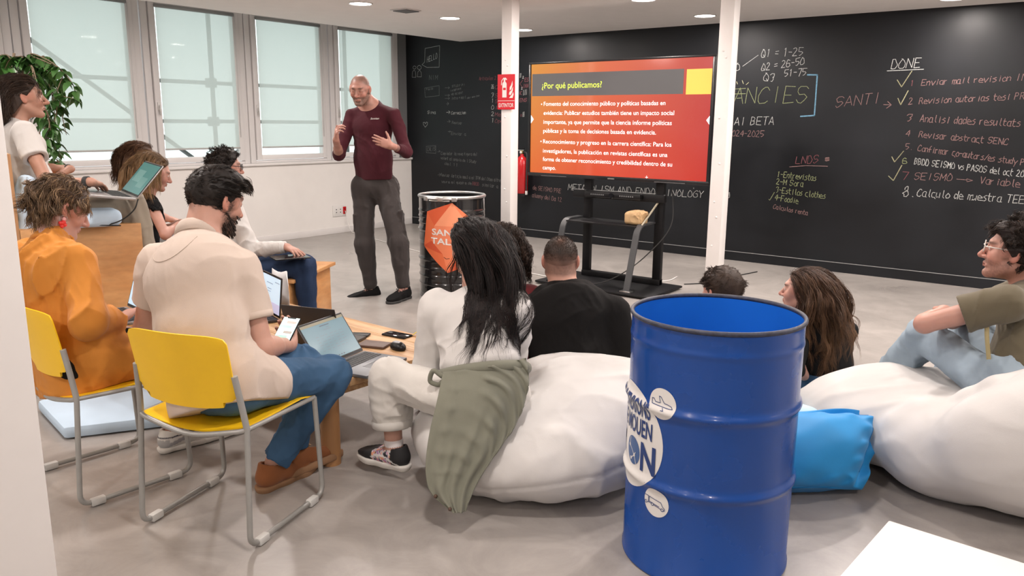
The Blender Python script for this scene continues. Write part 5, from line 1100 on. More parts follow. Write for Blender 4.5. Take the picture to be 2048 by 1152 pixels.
def begin(key, label, tone, girth=1.0, arm=1.0, legs=True, sleeves_r=1.0, face=None, ears=True, hR={}, hL={}, cols={}, h=.0045, neck_r=.054, cut_body=None, calf=1.0, hands=(True, True)):
    J = PEOPLE[key]; p = Per(); p.key = key
    for a, b in J.items(): setattr(p, a, np.array(b) if np.ndim(b) else b)
    p.hf = nrm(p.hf); p.hr = nrm(np.cross(p.hf, p.hu)); p.hu = np.cross(p.hr, p.hf)
    p.u = nrm(p.N-p.P); S_ = p.SR-p.SL; p.s = nrm(S_-p.u*(S_@p.u)); p.f = np.cross(p.u, p.s); hp = nrm(A(*(p.HR-p.HL))); p.hs_ = hp; p.hfw = nrm(np.cross(A(0, 0, 1), hp))
    p.L = np.linalg.norm(p.N-p.P); p.g = girth; p.arm = arm; p.base = A(p.P[0], p.P[1], 0.0)
    S = Sdf(); head_sdf(S, p, ears, **(face or {}))
    hb = p.X(0, -.022, -.045); S.cone(hb, p.N-p.u*.01, neck_r, neck_r*1.06, .03); S.cone(p.X(0, -.03, -.02), lerp(hb, p.N, .6)-p.f*.006, neck_r*.95, neck_r*.9, .03)
    S.cone(p.N-p.u*.05, p.P+p.u*.05, .085*girth, .09*girth, .04, p.s, 1.25)
    S.cone(p.N-p.u*.035, p.SR-p.u*.0, .045, .042*arm, .03); S.cone(p.N-p.u*.035, p.SL, .045, .042*arm, .03)
    for s_, e_, w_, right in ((p.SR, p.ER, p.WR, True), (p.SL, p.EL, p.WL, False)):
        S.cone(s_, e_, .047*arm, .039*arm, .02); S.cone(e_, w_, .0385*arm, .0255*arm, .012); m = lerp(e_, w_, .25); S.cone(lerp(e_, w_, .08), lerp(e_, w_, .42), .041*arm, .036*arm, .015)
        S.cone(lerp(e_, w_, .9), w_+nrm(w_-e_)*.012, .0255*arm, .022*arm, .012, None, 1)
    if legs:
        for h_, k_, a_, d_ in ((p.HR, p.KR, p.AR, p.TR), (p.HL, p.KL, p.AL, p.TL)):
            S.cone(p.P, h_, .08, .075, .03); S.cone(h_, k_, .07, .05, .02); S.cone(k_, a_, .048*calf, .033*calf, .02); S.cone(lerp(k_, a_, .12)-nrm(d_)*.015, lerp(k_, a_, .5)-nrm(d_)*.01, .048*calf, .043*calf, .02); S.cone(a_, a_+nrm(d_)*.06-A(0, 0, .05), .034, .028, .02)
    if hands[0]: hand(S, p.WR, p.dR, p.nR, True, **{'s': .93*arm**.5, **hR})
    if hands[1]: hand(S, p.WL, p.dL, p.nL, False, **{'s': .93*arm**.5, **hL})
    V, Q = S.mesh(h); p.sdf = S
    p.body = np_mesh('person', V, Q, MT['skin'], None, skin_cols(p, V, tone, **cols), p.base); p.body.location = p.base; setp(p.body, label, 'person'); p.tone = tone
    return p
def top(p, mat, name='shirt', sleeve=.45, loose=1.0, hem=-.06, neckline=.0, torso=1.0, hem_loose=0., wr=.008, seed=0., h=.006, collar=None, arm_r=.060, bust=0, slouch=.02, cuffs=None, extra=None, flare=0, open_neck=.066, belly=0, sh_drop=0, cols=None, wscale=6.5, fold_ax=None, lower=True):
    S = Sdf(); g = p.g*torso; u, s, f = p.u, p.s, p.f; C = p.P+u*p.L*.70-f*slouch; M_ = p.P+u*p.L*.36-f*slouch*1.1; W0 = p.P+u*hem
    if lower: S.cone(W0-u*.03, M_, (.112+hem_loose)*g, .108*g, .05, p.s, 1.36)
    S.cone(M_, C, .108*g, .120*g, .06, s, 1.38); S.ell(C+u*p.L*.06, A(.178, .118, .14)*g, .05, [s, f, u])
    if belly: S.ell(M_+f*.05, A(.13, .09+belly, .13)*g, .06, [s, f, u])
    if bust:
        for sx in (-1, 1): S.ell(C+s*.072*sx+f*.075*g-u*.01, A(.064, .060, .066)*bust, .05, [s, f, u])
    S.cone(p.N-u*.03-f*.012, lerp(p.N, p.SR, .96)-u*.004, .058*p.g, arm_r*.95, .045); S.cone(p.N-u*.03-f*.012, lerp(p.N, p.SL, .96)-u*.004, .058*p.g, arm_r*.95, .045)
    S.cone(p.N-u*.015, p.N-u*.10, .066, .08, .04, s, 1.2)
    sl = []
    for i, (a, e, w) in enumerate(((p.SR, p.ER, p.WR), (p.SL, p.EL, p.WL))):
        fr = sleeve[i] if isinstance(sleeve, (tuple, list)) else sleeve
        if fr <= 1:
            b = lerp(a, e, fr); d_ = nrm(e-a); S.cone(a, b+d_*.02, arm_r*loose, arm_r*loose*(.95+flare), .020, cuts=[(b, d_)]); sl.append((b, d_, .046*p.arm))
        else:
            S.cone(a, e, arm_r*loose, arm_r*.88*loose, .020); b = lerp(e, w, min(fr-1, .97)); d_ = nrm(w-e); S.cone(e, b+d_*.01, arm_r*.86*loose, (arm_r*.62+flare)*loose, .03, cuts=[(b, d_)]); sl.append((b, d_, .026*p.arm))
    if extra: extra(S)
    S.disp.append(folds(wr*.75, wscale*.75, seed, fold_ax if fold_ax is not None else (u*.5+s), .30)); S.disp.append(folds(wr*.2, wscale*1.8, seed+5, u, .5))
    for b, d_, r in sl: S.cone(b-d_*.03, b+d_*.06, r+.004, r+.010, .004, op='s')
    S.cut(W0, -u); S.cone(p.N+u*.12+f*.01, p.N-u*.01+f*.012, open_neck, open_neck, .006, op='s')
    if neckline: S.ell(p.N+f*(.075+neckline)+u*.02, A(.075, .05+neckline, .05+neckline), .01, [s, f, u], 's')
    V, Q = S.mesh(h); o = np_mesh(name, V, Q, mat, p.body, cols(V) if cols else None, p.base); p.top = o; p.topS = S
    return o
def pants(p, mat, name='trousers', hem=(.93, .93), thigh=1.0, shin=1.0, waist=.10, wr=.007, seed=0., h=.0065, cuff=0, seat=1.0, knee=1.0, ankle=1.0, extra=None):
    S = Sdf(); hp, hf = p.hs_, p.hfw; uz = nrm(p.u*.5+A(0, 0, .5))
    S.ell(p.P+uz*.02, A(.168, .125, .105)*seat, 0, [hp, nrm(np.cross(uz, hp)), uz])
    S.cone(p.P, p.P+p.u*(waist+.02), .112*seat, .104*seat, .04, p.s, 1.36, cuts=[(p.P+p.u*waist, p.u)])
    ends = []
    for i, (hh, k, a) in enumerate(((p.HR, p.KR, p.AR), (p.HL, p.KL, p.AL))):
        b = lerp(k, a, hem[i]); d = nrm(a-k)
        S.cone(hh-hf*.0, k, .090*thigh*seat, .066*knee, .045); S.cone(hh-nrm(k-hh)*.03, hh, .095*seat, .092*seat, .05)
        S.ell(k, .066*knee, .02); S.cone(k, b+d*.02, .063*knee*shin**.5, .050*shin*ankle, .03, cuts=[(b, d)]); S.cone(lerp(k, a, .15), lerp(k, a, .45), .060*shin, .057*shin, .03)
        ends.append((b, d))
        S.disp.append(crease(tuple(k+A(0, 0, -.03)), d, .007, .04, .16, 5, i)); S.disp.append(crease(tuple(hh+nrm(k-hh)*.06), nrm(k-hh), .007, .05, .16, 5, i+2))
    if extra: extra(S)
    S.disp.append(folds(wr*.8, 6, seed, (p.KR-p.HR), .4)); S.disp.append(folds(wr*.25, 13, seed+3, (0, 0, 1), .5))
    for b, d in ends: S.cone(b-d*.025, b+d*.06, .046*shin*ankle*.82, .046*shin*ankle, .004, op='s')
    V, Q = S.mesh(h); o = np_mesh(name, V, Q, mat, p.body, None, p.base); p.pants = o; p.pantsS = S
    for i, (b, d) in enumerate(ends):
        if cuff:
            r = .056*shin*ankle; a = np.linspace(0, 2*np.pi, 25); e1 = nrm(np.cross(d, hf)); e2 = np.cross(d, e1); L = []
            for t in (-.0, ): pass
            v, f = tube_data([b-d*cuff, b-d*cuff*.9, b-d*cuff*.5, b-d*.004, b+d*.002], [r*.98, r*1.06, r*1.08, r*1.06, r*.98], 28); add('cuff', v-p.base, f, mat, o)
    return o
def ring(p, name, path, rad, mat, parent=None, n=8):
    v, f = tube_data(path, rad, n); return add(name, np.asarray(v)-p.base, f, mat, parent or p.body)
# ---------------------------------------------------------------- each person
RS = np.random.RandomState
TONE_L = (.52, .30, .235); TONE_M = (.43, .235, .17); TONE_P = (.53, .30, .24)
ONLY = None
TIE_L = [(-2.029, 2.21, 0.542), (-1.987, 2.128, 0.454), (-1.974, 2.068, 0.334), (-1.953, 2.027, 0.212), (-1.911, 2.014, 0.138), (-1.819, 2.031, 0.085)]
TIE_R = [(-1.788, 2.445, 0.594), (-1.736, 2.396, 0.501), (-1.724, 2.31, 0.382), (-1.746, 2.203, 0.279), (-1.777, 2.126, 0.176), (-1.782, 2.059, 0.082)]
PT = dict(flap_top=(-1.967, 2.159, .511), flap_mid=(-1.858, 2.105, .332), flap_bot=(-1.826, 2.011, .125), lany_top=(-.367, 3.693, .726), lany_bot=(-.335, 3.667, .53))
def want(k): return ONLY is None or k in ONLY
black_cloth = cloth('black_cotton', (.006, .006, .0065), sheen=.0); white_cotton = cloth('white_cotton', (.58, .565, .55), bs=500)
jeans_mid = cloth('blue_denim', (.045, .105, .20), .25, 520, .0, .3, .8, 5); jeans_dark = cloth('dark_denim', (.016, .032, .075), .25, 520, 0, .25, .8, 5); jeans_pale = cloth('pale_denim', (.30, .375, .44), .25, 520, 0, .16, .8, 5)
dark_sole = M('dark_sole', (.03, .03, .03), .7); white_sole = M('white_sole', (.72, .70, .66), .6)
BLK = (.013, .0095, .008); DBR = (.030, .017, .011); BRN_ = (.085, .042, .022); BLD = (.30, .18, .085)
# presenter -------------------------------------------------------------------
if want('presenter'):
    p = begin('presenter', 'standing man in maroon top and grey cargo trousers, gesturing with both hands', (.40, .205, .16), 1.10, 1.0, h=.004, hR=dict(curls=(.72, .78, .82, .86), thumb=(.95, .45, -.05), spread=.03), hL=dict(curls=(.22, .28, .34, .42), thumb=(.55, .9, .05), spread=.06), cols=dict(scalp=(.075, .052, .042), beard=(.10, .075, .06), beard_dens=.85, brows=(.05, .03, .022), tattoo=True), neck_r=.056)
    maroon = cloth('maroon_knit', (.052, .0085, .0145), .2, 420, .05)
    top(p, maroon, 'shirt', (1.28, 1.62), .92, .075, .0, .95, hem_loose=.010, seed=3.3, wr=.009, slouch=.0, open_neck=.068, arm_r=.060)
    gt = cloth('grey_cargo_cloth', (.040, .034, .033), .2, 420)
    def pk(S):
        for h_, k_, a_, sg in ((p.HR, p.KR, p.AR, 1), (p.HL, p.KL, p.AL, -1)):
            d = nrm(k_-h_); S.rbox(lerp(h_, k_, .62)+p.hs_*.062*sg, (.022, .055, .075), .012, .006, [p.hs_, p.hfw, d])
            S.cone(lerp(k_, a_, .80), lerp(k_, a_, .88), .052, .056, .02); S.cone(lerp(k_, a_, .93), lerp(k_, a_, .97), .046, .044, .01)
    pants(p, gt, 'cargo_trousers', (.97, .97), 1.12, 1.18, .13, .012, 2.2, extra=pk, ankle=.85, knee=1.15)
    for a_, t_ in ((p.AR, p.TR), (p.AL, p.TL)): shoe(p, a_, t_, (0, 0, 1), black_cloth, dark_sole, 1.08, MT['black_plastic'])
    glasses(p, M('thin_wire', (.25, .2, .16), .3, metal=.8), .023, .017, .008, .106, .0009)
    eyes(p, (0, .6, -.8), .003)
    v, f = text2d('Santian', .068, .016, 0, shear=.3); C = p.P+p.u*p.L*.80-p.s*.085; 
    q = [C+(-p.s)*x*1+p.u*y+p.f*.112 for x, y in v]; 
    bm = None; pts = []
    for x, y in v:
        o = C-p.s*(x-.03)*-1*-1+p.u*y+p.f*.16; pts.append(o)
    P_ = np.array(pts)
    for it in range(40): dd = p.topS(P_); P_ = P_-p.f*np.clip(dd, -.01, .02)[:, None]
    add('chest_lettering', P_+p.f*.0025-p.base, f, vinyl, p.top, False)
# woman on the bench ----------------------------------------------------------
if want('bench'):
    p = begin('bench', 'woman with dark wavy hair in white tee, sitting on the tall bench', TONE_M, .86, .86, h=.0042, hR=dict(curls=(.18, .2, .24, .3)), hL=dict(curls=(.3, .35, .4, .45)), face=dict(long_nose=1.05), neck_r=.046)
    top(p, cloth('white_tee_cloth', (.60, .575, .555)), 't_shirt', .50, 1.15, -.05, 0, 1.02, seed=1.1, bust=1, slouch=.02, open_neck=.056, flare=.1, arm_r=.055)
    pants(p, cloth('beige_trousers', (.31, .27, .215)), 'trousers', (.92, .92), .92, 1.1, .08, seed=4.0, knee=.95)
    for a_, t_ in ((p.AR, p.TR), (p.AL, p.TL)): shoe(p, a_, t_, (0, 0, 1), white_cotton, white_sole, .95)
    eyes(p); rs = RS(1); bc = [(p.SL, p.SR, .075), (p.N-p.u*.05, p.P, .135)]
    S = hair_cap(p, .012, -.075, .060, .004, 30, 2, [((0, -.06, -.03), (.062, .055, .08))]); drape(S, p, [p.X(0, -.06, -.02), p.X(0, -.075, -.13), p.X(0, -.06, -.22)], (.065, .06, .035)); S.chain([p.X(.05, -.045, -.03), p.X(.065, -.035, -.12), p.X(.06, -.01, -.22), p.X(.055, .01, -.28)], (.035, .038, .034, .018), .03); S.disp.append(folds(.006, 12, 2.2, (0, 0, 1), .2)); parts = [S.mesh(.0045)]; cc = [DBR]
    locks(p, rs, parts, cc, 260, 9, 20, .34, (0, -.75, .0), .5, .30, .016, DBR, (.05, .028, .017), None, [(p.SL, p.SR, .06), (p.N-p.u*.05, p.P, .11)], solids=[p.topS], amp=.007, turns=3, stiff=.85, wfreq=20)
    hair_obj(p, parts, cc)
    W_ = lerp(p.ER, p.WR, .93); d = nrm(p.WR-p.ER); v, f = tube_data([W_-d*.011, W_+d*.011], .031, 24); add('watch', v-p.base, f, MT['rubber'], p.body)
    W_ = lerp(p.EL, p.WL, .95); d = nrm(p.WL-p.EL); v, f = tube_data([W_-d*.005, W_+d*.005], .028, 24); add('bracelet', v-p.base, f, MT['rubber'], p.body)
    HL = A(-4.405, 2.195, 1.092); HR = A(-4.345, 2.27, 1.078)
# woman in orange -------------------------------------------------------------
if want('blazer'):
    p = begin('blazer', 'woman with short tousled hair and red earring in an orange jacket', TONE_P, .88, .88, h=.0045, hR=dict(curls=(.3, .34, .38, .4), spread=.2), hL=dict(curls=(.3, .3, .3, .3)), neck_r=.047)
    org = cloth('orange_jacket_cloth', (.55, .215, .035), .1, 300, .1, .05, .75)
    def tail(S):
        S.cone(p.P+p.u*.02-p.f*.02, p.P-A(0, 0, .13)-p.f*.05, .12, .10, .05, p.s, 1.45)
        S.cone(p.HR+A(0, 0, .02), lerp(p.HR, p.KR, .45)+A(.02, 0, -.03), .10, .085, .05); S.cone(p.N-p.u*.02, p.N-p.u*.045, .072, .085, .02)
    top(p, org, 'jacket', 1.93, 1.12, -.14, 0, 1.08, seed=6.1, wr=.024, slouch=.045, open_neck=.055, extra=tail, arm_r=.060, flare=.006, wscale=6, fold_ax=(p.u*1+p.s*.4+p.f*.3))
    path = [p.N+p.u*.018+(p.s*math.cos(a)*.064+p.f*(math.sin(a)*.062+.004))-p.u*.018*math.sin(a) for a in np.linspace(-3.6, .46, 26)]; v, f = tube_data(path, [.012]*26, 8); add('collar', v-p.base, f, org, p.top)
    pants(p, black_cloth, 'leggings', (.86, .86), .88, .78, .06, .004, knee=.85)
    runner = M('white_runner', (.66, .65, .62), .6, attr=True)
    def rp(V, q): c = np.tile(A(.68, .67, .64), (len(V), 1)); m = (np.abs(q[:, 2]+.045-.25*q[:, 1]) < .010); c[m] = A(.33, .33, .34); m = (q[:, 1] < -.045) & (q[:, 2] < -.03); c[m] = A(.40, .40, .40); m = np.abs(q[:, 2]+.02) < .004; c[m] = A(.03, .03, .05); return c
    for a_, t_ in ((p.AR, p.TR), (p.AL, p.TL)): shoe(p, a_, t_, (0, 0, 1), runner, white_sole, .96, white_cotton, pattern=rp)
    eyes(p, (0, .8, -.6)); rs = RS(2)
    S = hair_cap(p, .012, -.070, .062, .008, 20, 4, [((0, -.075, -.045), (.050, .040, .05))]); parts = [S.mesh(.0045)]; cc = [(.060, .034, .020)]
    locks(p, rs, parts, cc, 330, 10, 14, .095, (.1, -.3, -.1), .40, .65, .010, (.075, .044, .027), (.34, .22, .12), (.22, .14, .075), rad=(.0008, .0016), spread=.006, amp=.007, turns=1.4, scalp=(-.075, .066, .010), frac=.20, stiff=.75, wfreq=24)
    hair_obj(p, parts, cc)
    er = M('red_earring', (.75, .05, .045), .3); er2 = M('pink_earring', (.85, .45, .45), .3)
    for (x, y, z, r, m_) in ((.086, -.004, -.040, .0085, er2), (.088, -.002, -.055, .0105, er), (.090, .006, -.062, .008, er), (.087, -.012, -.060, .008, er), (.088, -.002, -.070, .009, er)):
        S = Sdf(); S.ell(p.X(x, y, z), r, 0); V, Q = S.mesh(.0025); np_mesh('earring', V, Q, m_, p.body, None, p.base)
    T_ = [p.X(.083, -.004, -.03)+p.hf*.016*math.cos(a)+p.hu*(.016*math.sin(a)-.012) for a in np.linspace(0, 6.28, 20)]; ring(p, 'earring', T_, .001, MT['chrome'])
    d = nrm(p.dR); W_ = p.WR+d*.11*.9-A(0, 0, .012); ring(p, 'ring', [W_+p.hf*.0], .001, MT['chrome']) if False else None
    p.blazer = p; BLZ = p
# man in the polo shirt ---------------------------------------------------------
if want('polo'):
    p = begin('polo', 'bearded man in cream polo shirt and jeans, seen from behind, holding a phone', (.50, .28, .215), 1.10, 1.12, h=.0045, hR=dict(curls=(.85, .9, .95, 1.0), thumb=(.85, .35, .45), spread=.02), hL=dict(curls=(.5, .5, .55, .6)), cols=dict(beard=(.028, .017, .012), beard_dens=.95), neck_r=.062)
    cream = cloth('cream_pique', (.57, .475, .41), .18, 620, .1)
    def pl_(S): S.cone(p.P+p.u*.02, p.P-A(0, 0, .06)-p.f*.02, .128, .122, .05, p.s, 1.5); S.cone(p.HR+A(0, 0, .03), lerp(p.HR, p.KR, .22)+p.s*.012, .112, .108, .05)
    top(p, cream, 'polo_shirt', .62, 1.12, -.10, 0, 1.06, seed=9.2, wr=.008, slouch=.035, open_neck=.068, extra=pl_, arm_r=.066, wscale=5.5, fold_ax=(p.u*.7+p.s*.9))
    V = []; n = 40
    path_in = []; Fc = []
    for i, a in enumerate(np.linspace(-4.35, 1.2, n)):
        c, s_ = math.cos(a), math.sin(a); o = p.N+p.u*(.030-.026*s_)+p.s*c*.070+p.f*(s_*.066+.006); dn = nrm(p.s*c+p.f*s_)
        V += [o-p.u*.006, o+p.u*.026-dn*.004, o+p.u*.030+dn*.004, o+p.u*.018+dn*.014, o-p.u*.016+dn*.024, o-p.u*.020+dn*.016]
    for i in range(n-1):
        for j in range(6): Fc.append((i*6+j, i*6+(j+1) % 6, i*6+6+(j+1) % 6, i*6+6+j))
    Fc += [tuple(range(6)), tuple((n-1)*6+j for j in range(6))][::1]; add('collar', np.array(V)-p.base, Fc, cream, p.top)
    # round yoke seam on the back and the ribbed sleeve band
    L = []
    for i, x in enumerate(np.linspace(-.10, .10, 30)):
        o = p.N+p.s*x-p.u*(.02+.075*(1-(x/.10001)**2)**.6)-p.f*.24; L.append(o)
    L = np.array(L)
    for it in range(60): dd = p.topS(L); L = L+p.f*np.clip(dd, -.01, .02)[:, None]
    ring(p, 'seam', L-p.f*.0012, .0014, cream, p.top, 5)
    b = lerp(p.SR, p.ER, .60); d = nrm(p.ER-p.SR); v, f = tube_data([b-d*.012, b-d*.010, b+d*.012, b+d*.014], [.066, .073, .073, .066], 30); add('sleeve_band', v-p.base, f, cream, p.top)
    pants(p, jeans_mid, 'jeans', (.95, .95), 1.05, 1.12, .06, .009, 1.7, knee=1.12)
    brn = cloth('brown_suede', (.27, .10, .038), .2, 300); tan_s = M('tan_sole', (.30, .165, .085), .7)
    shoe(p, p.AR, p.TR, (0, 0, 1), brn, tan_s, 1.10, cloth('lace_tan', (.5, .34, .2))); shoe(p, p.AL, p.TL, nrm(A(-.45, 0, 1)), brn, tan_s, 1.10, cloth('lace_tan', (.5, .34, .2)))
    eyes(p, (0, .8, -.5)); rs = RS(3)
    S = hair_cap(p, .013, -.062, .066, .003, 30, 3, [((0, .045, .090), (.062, .055, .034)), ((0, .0, .098), (.066, .07, .033))]); parts = [S.mesh(.0045)]; cc = [BLK]
    locks(p, rs, parts, cc, 420, 10, 8, .042, (0, .45, .05), .12, .3, .006, BLK, (.035, .022, .015), rad=(.0010, .0019), spread=.004, scalp=(-.05, .07, .012), stiff=.9)
    P0 = np.stack([rs.uniform(-.055, .055, 110), rs.uniform(.05, .085, 110), rs.uniform(.085, .110, 110)], 1); locks(p, rs, parts, cc, 110, 9, 9, .065, (0, 1.0, .15), .35, .35, .008, BLK, (.045, .028, .018), rad=(.0008, .0016), spread=.004, roots=(P0, np.tile(A(0, .6, .8), (110, 1))), stiff=.85)
    # beard
    Pb = []; 
    while len(Pb) < 330:
        q = rs.uniform((-.062, -.005, -.118), (.062, .09, -.03)); 
        if q[2] < -.045-(.0 if abs(q[0]) > .03 else .012) or abs(q[0]) > .05: Pb.append(q)
    Pb = np.array(Pb); W3 = np.stack([p.hr, p.hf, p.hu]); Pw = p.H+(Pb@W3)*p.hs
    for it in range(30):
        d0 = p.sdf(Pw); g = np.stack([(p.sdf(Pw+e)-p.sdf(Pw-e))/.006 for e in np.eye(3)*.003], 1); Pw = Pw-g*np.clip(d0, -.02, .02)[:, None]*.7
    loc = (Pw-p.H)@W3.T/p.hs; ok = (loc[:, 2] < -.035) & (loc[:, 1] > -.03); Pw, g = Pw[ok], g[ok]; K = 6; t = np.linspace(0, 1, K)[None, :, None]
    pa = Pw[:, None]+(g[:, None]*.005*t+A(0, 0, -1)*.011*t*t+p.hf*.003*t); parts.append(strands(pa, rs.uniform(.002, .0035, len(pa)))); cc.append(strand_cols(len(pa), K, rs, (.022, .013, .009)))
    hair_obj(p, parts, cc); POLO = p
# blonde woman ------------------------------------------------------------------
if want('blonde'):
    p = begin('blonde', 'woman with long fair hair and black top, looking down near the window', TONE_P, .84, .82, h=.005, hR=dict(curls=(.3, .3, .4, .4)), neck_r=.045)
    top(p, black_cloth, 'top', .25, 1.0, -.05, 0, .98, seed=2.5, bust=1, h=.008, open_neck=.056, arm_r=.052)
    pants(p, jeans_pale, 'jeans', (.93, .93), .9, .95, .06, h=.009)
    for a_, t_ in ((p.AR, p.TR), (p.AL, p.TL)): shoe(p, a_, t_, (0, 0, 1), white_cotton, white_sole, .95)
    eyes(p, (0, .8, -.6)); rs = RS(4); bc = [(p.SL, p.SR, .07), (p.N-p.u*.05, p.P, .13)]
    S = hair_cap(p, .009, -.06, .054, .003, 30, 2); drape(S, p, [p.X(0, -.045, 0), p.X(0, -.05, -.10), p.X(0, -.045, -.20)], (.07, .068, .05)); parts = [S.mesh(.005)]; cc = [(.085, .045, .023)]
    locks(p, rs, parts, cc, 260, 9, 18, .32, (0, -.55, .15), .5, .2, .008, (.13, .072, .035), (.22, .13, .06), (.40, .26, .13), [(p.SL, p.SR, .055), (p.N-p.u*.05, p.P, .11)], solids=[p.topS], amp=.005, turns=2.5, scalp=(-.04, .045, .006), part=0, side=.35, stiff=.82)
    hair_obj(p, parts, cc)
if want('brown'):
    p = begin('brown', 'woman with brown hair tied half up and glasses, behind the fair-haired woman', TONE_P, .84, .82, h=.0055, neck_r=.045)
    top(p, white_cotton, 't_shirt', .5, 1.0, -.05, 0, .98, seed=3.5, bust=1, h=.008, open_neck=.056, arm_r=.052); pants(p, jeans_pale, 'jeans', (.93, .93), .9, .95, .06, h=.01)
    for a_, t_ in ((p.AR, p.TR), (p.AL, p.TL)): shoe(p, a_, t_, (0, 0, 1), white_cotton, white_sole, .95)
    rs = RS(5); bc = [(p.SL, p.SR, .07), (p.N-p.u*.05, p.P, .13)]; glasses(p, MT['black_plastic'], r=.0016)
    S = hair_cap(p, .010, -.06, .060, .003, 30, 2, [((0, -.115, .03), (.03, .03, .035))]); drape(S, p, [p.X(0, -.055, 0), p.X(0, -.07, -.12)], (.065, .05)); parts = [S.mesh(.005)]; cc = [(.075, .036, .019)]
    locks(p, rs, parts, cc, 200, 9, 16, .25, (0, -1.1, .2), .45, .35, .014, (.085, .040, .021), (.14, .07, .035), None, [(p.SL, p.SR, .055), (p.N-p.u*.05, p.P, .11)], solids=[p.topS], amp=.010, turns=3, scalp=(-.06, .05, .006), stiff=.8)
    hair_obj(p, parts, cc)
# man in the white shirt ---------------------------------------------------------
if want('white'):
    p = begin('white', 'man with dark curly hair and black glasses in white shirt and dark jeans', (.40, .215, .165), 1.0, 1.0, h=.0045, hR=dict(curls=(.22, .25, .28, .3)), neck_r=.055)
    top(p, white_cotton, 'shirt', 1.90, 1.08, -.09, 0, 1.0, seed=5.5, wr=.012, slouch=.04, open_neck=.064, arm_r=.062, wscale=7); pants(p, jeans_dark, 'jeans', (.95, .95), 1.02, 1.1, .06, .008, 4.4, knee=1.1)
    b = lerp(p.ER, p.WR, .90); d = nrm(p.WR-p.ER); v, f = tube_data([b-d*.03, b-d*.028, b+d*.022, b+d*.024], [.034, .041, .041, .034], 24); add('cuff', v-p.base, f, white_cotton, p.top)
    for a_, t_ in ((p.AR, p.TR), (p.AL, p.TL)): shoe(p, a_, t_, (0, 0, 1), cloth('dark_leather', (.03, .02, .015)), dark_sole, 1.08)
    eyes(p); glasses(p, MT['black_plastic'], .024, .019, r=.0024); rs = RS(6)
    S = hair_cap(p, .016, -.05, .066, .008, 30, 4, [((0, .03, .09), (.064, .055, .036))]); parts = [S.mesh(.0045)]; cc = [BLK]
    locks(p, rs, parts, cc, 320, 8, 12, .045, (0, -.1, .1), .1, 1.0, .010, BLK, (.03, .02, .015), rad=(.0008, .0016), spread=.004, amp=.006, turns=1.5, scalp=(-.045, .07, .012), stiff=.8, wfreq=36)
    hair_obj(p, parts, cc); WHT = p
